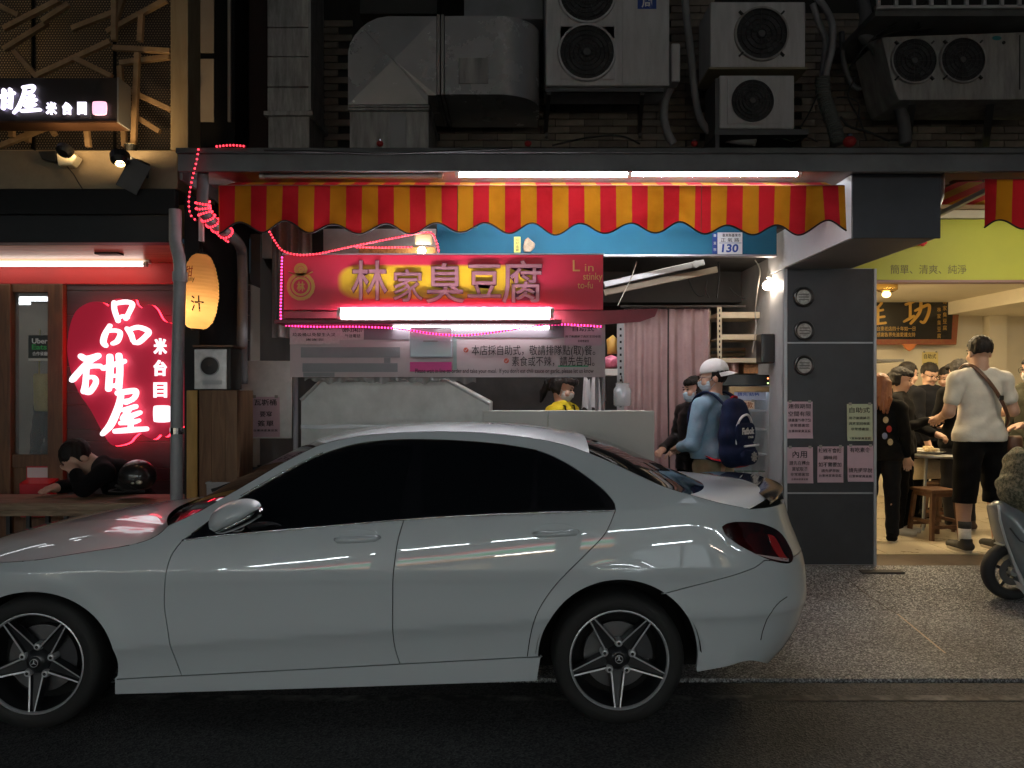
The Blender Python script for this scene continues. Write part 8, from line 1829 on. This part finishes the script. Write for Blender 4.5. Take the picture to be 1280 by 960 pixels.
obj('bag_body', MB().pillow(ppoly([(1263, 545), (1280, 545), (1281, 572), (1264, 572)], 6.9), 6.88, 7.0, 4, .3), strp, cb, smooth=True)
person('person in a face mask cut off by the right edge behind the scooter', WX(1290, 7.7), 7.7, .242, R(-70), 1.72, dict(wrL=(.12, -.28, 1.06), elL=(.24, -.03, 1.10)), head=(R(6), 0, 0), top=cloth('olive_jacket', (.05, .05, .035)), sleeve=1.9, bottom=black, leg_to=1.97, shoes=black, hair='short', mask=cloth('white_mask', (.62, .62, .6)), glasses=True)
# ================================================================== the lit arcade across the street (mirrored in the car's paint)
op = thing('opposite_arcade', 'shopfront across the street whose tube lights are mirrored in the car paint', 'shop', (0, -6, 0))
obj('wall', MB().box(-14, 14, -7.2, -7.0, 0, 7), mat('far_wall', (.22, .21, .20), rough=.8, var=.3, scale=1), op)
obj('eave', MB().box(-14, 14, -7.0, -5.02, 2.95, 3.12), m_can, op)
obj('eave_light_stop', MB().box(-14, 14, -5.02, -5.0, 2.87, 3.119), m_can, op)  # unseen drop edge added to keep the tube light off the upper facade
obj('upper_band', MB().box(-14, 14, -5.2, -5.0, 3.12, 3.9), mat('dark_far_band', (.06, .06, .065), rough=.6, var=.3), op)
for k in range(8):
    x = -11+k*3.1; obj('column', MB().box(x-.2, x+.2, -5.5, -5.1, 0, 2.95), m_ps, op)
for k in range(10):
    x = -9.6+k*2.1
    t = thing('fluorescent_lamp', 'one of the tube lights under the eave across the street, mirrored in the car doors', 'lamp', (x, -5.75, 2.86), 'tube lights across the street')
    obj('lamp_tube', MB().tube([(x-.85, -5.75, 2.86), (x+.85, -5.75, 2.86)], .022, 10), glow('street_tube', (.85, .97, 1.0), 80), t, smooth=True)
    obj('lamp_batten', MB().box(x-.88, x+.88, -5.78, -5.72, 2.89, 2.945), m_wp, t)

for k, (x, w_, z, y) in enumerate(((-7.4, .5, 2.15, -6.7), (-4.1, .8, 2.3, -6.6), (-1.9, .35, 1.95, -6.8), (.9, .7, 2.25, -6.7), (3.6, .4, 2.05, -6.6), (6.2, .9, 2.2, -6.8))):  # short unseen tubes added for extra streaks in the car doors
    t = thing('shop_window_lamp', ('far left', 'second', 'third', 'fourth', 'fifth', 'far right')[k]+' unseen tube added across the street for streaks in the car paint', 'lamp', (x, y, z), 'added streak tubes across the street')
    obj('lamp_tube', MB().tube([(x-w_, y, z), (x+w_, y, z)], .02, 8), glow('streak_tube_%d' % (k % 3), ((1, .95, .85), (.85, .95, 1), (1, .85, .7))[k % 3], 60), t, smooth=True)
    obj('lamp_bracket', MB().box(x-w_, x+w_, y-.05, y-.025, z-.02, z+.02), m_wp, t)

lb3 = thing('light_box_sign', 'striped light box sign across the street, mirrored in the car doors', 'sign', (-2, -6.9, 2.3))
for k, (za, zb_, c_) in enumerate(((2.20, 2.30, (1, .45, .12)), (2.30, 2.38, (.9, .95, 1)), (2.38, 2.50, (.10, .65, .25)), (2.50, 2.56, (.9, .95, 1)), (2.56, 2.66, (.95, .12, .08)))):
    obj('light_band', MB().box(-6.5, 2.5, -6.95, -6.90, za, zb_-.003), glow('light_band_%d' % k, c_, 2.6), lb3)

for k, (xa, xb, c_) in enumerate(((-8.2, -6.4, (1, .85, .6)), (-4.9, -3.5, (.8, .9, 1)), (-1.4, .2, (1, .8, .5)), (2.9, 4.9, (.85, .95, 1)), (6.2, 7.6, (1, .75, .45)))):  # unseen glowing panels, added to give the car paint soft reflections
    t = thing('reflection_panel', ('leftmost', 'second', 'third', 'fourth', 'rightmost')[k]+' unseen glowing panel added across the street for reflections in the car flank', 'light panel', ((xa+xb)/2, -6.98, .6), 'added reflection panels across the street')
    obj('panel_glow', MB().box(xa, xb, -6.985, -6.98, .7, 1.95), glow('shop_window_%d' % k, c_, .9), t)
    for x in (xa, (xa+xb)/2, xb): obj('panel_bar', MB().box(x-.03, x+.03, -6.978, -6.94, .65, 2.0), m_dk, t)
    obj('panel_sill', MB().box(xa-.05, xb+.05, -6.978, -6.90, .6, .65), m_dk, t)
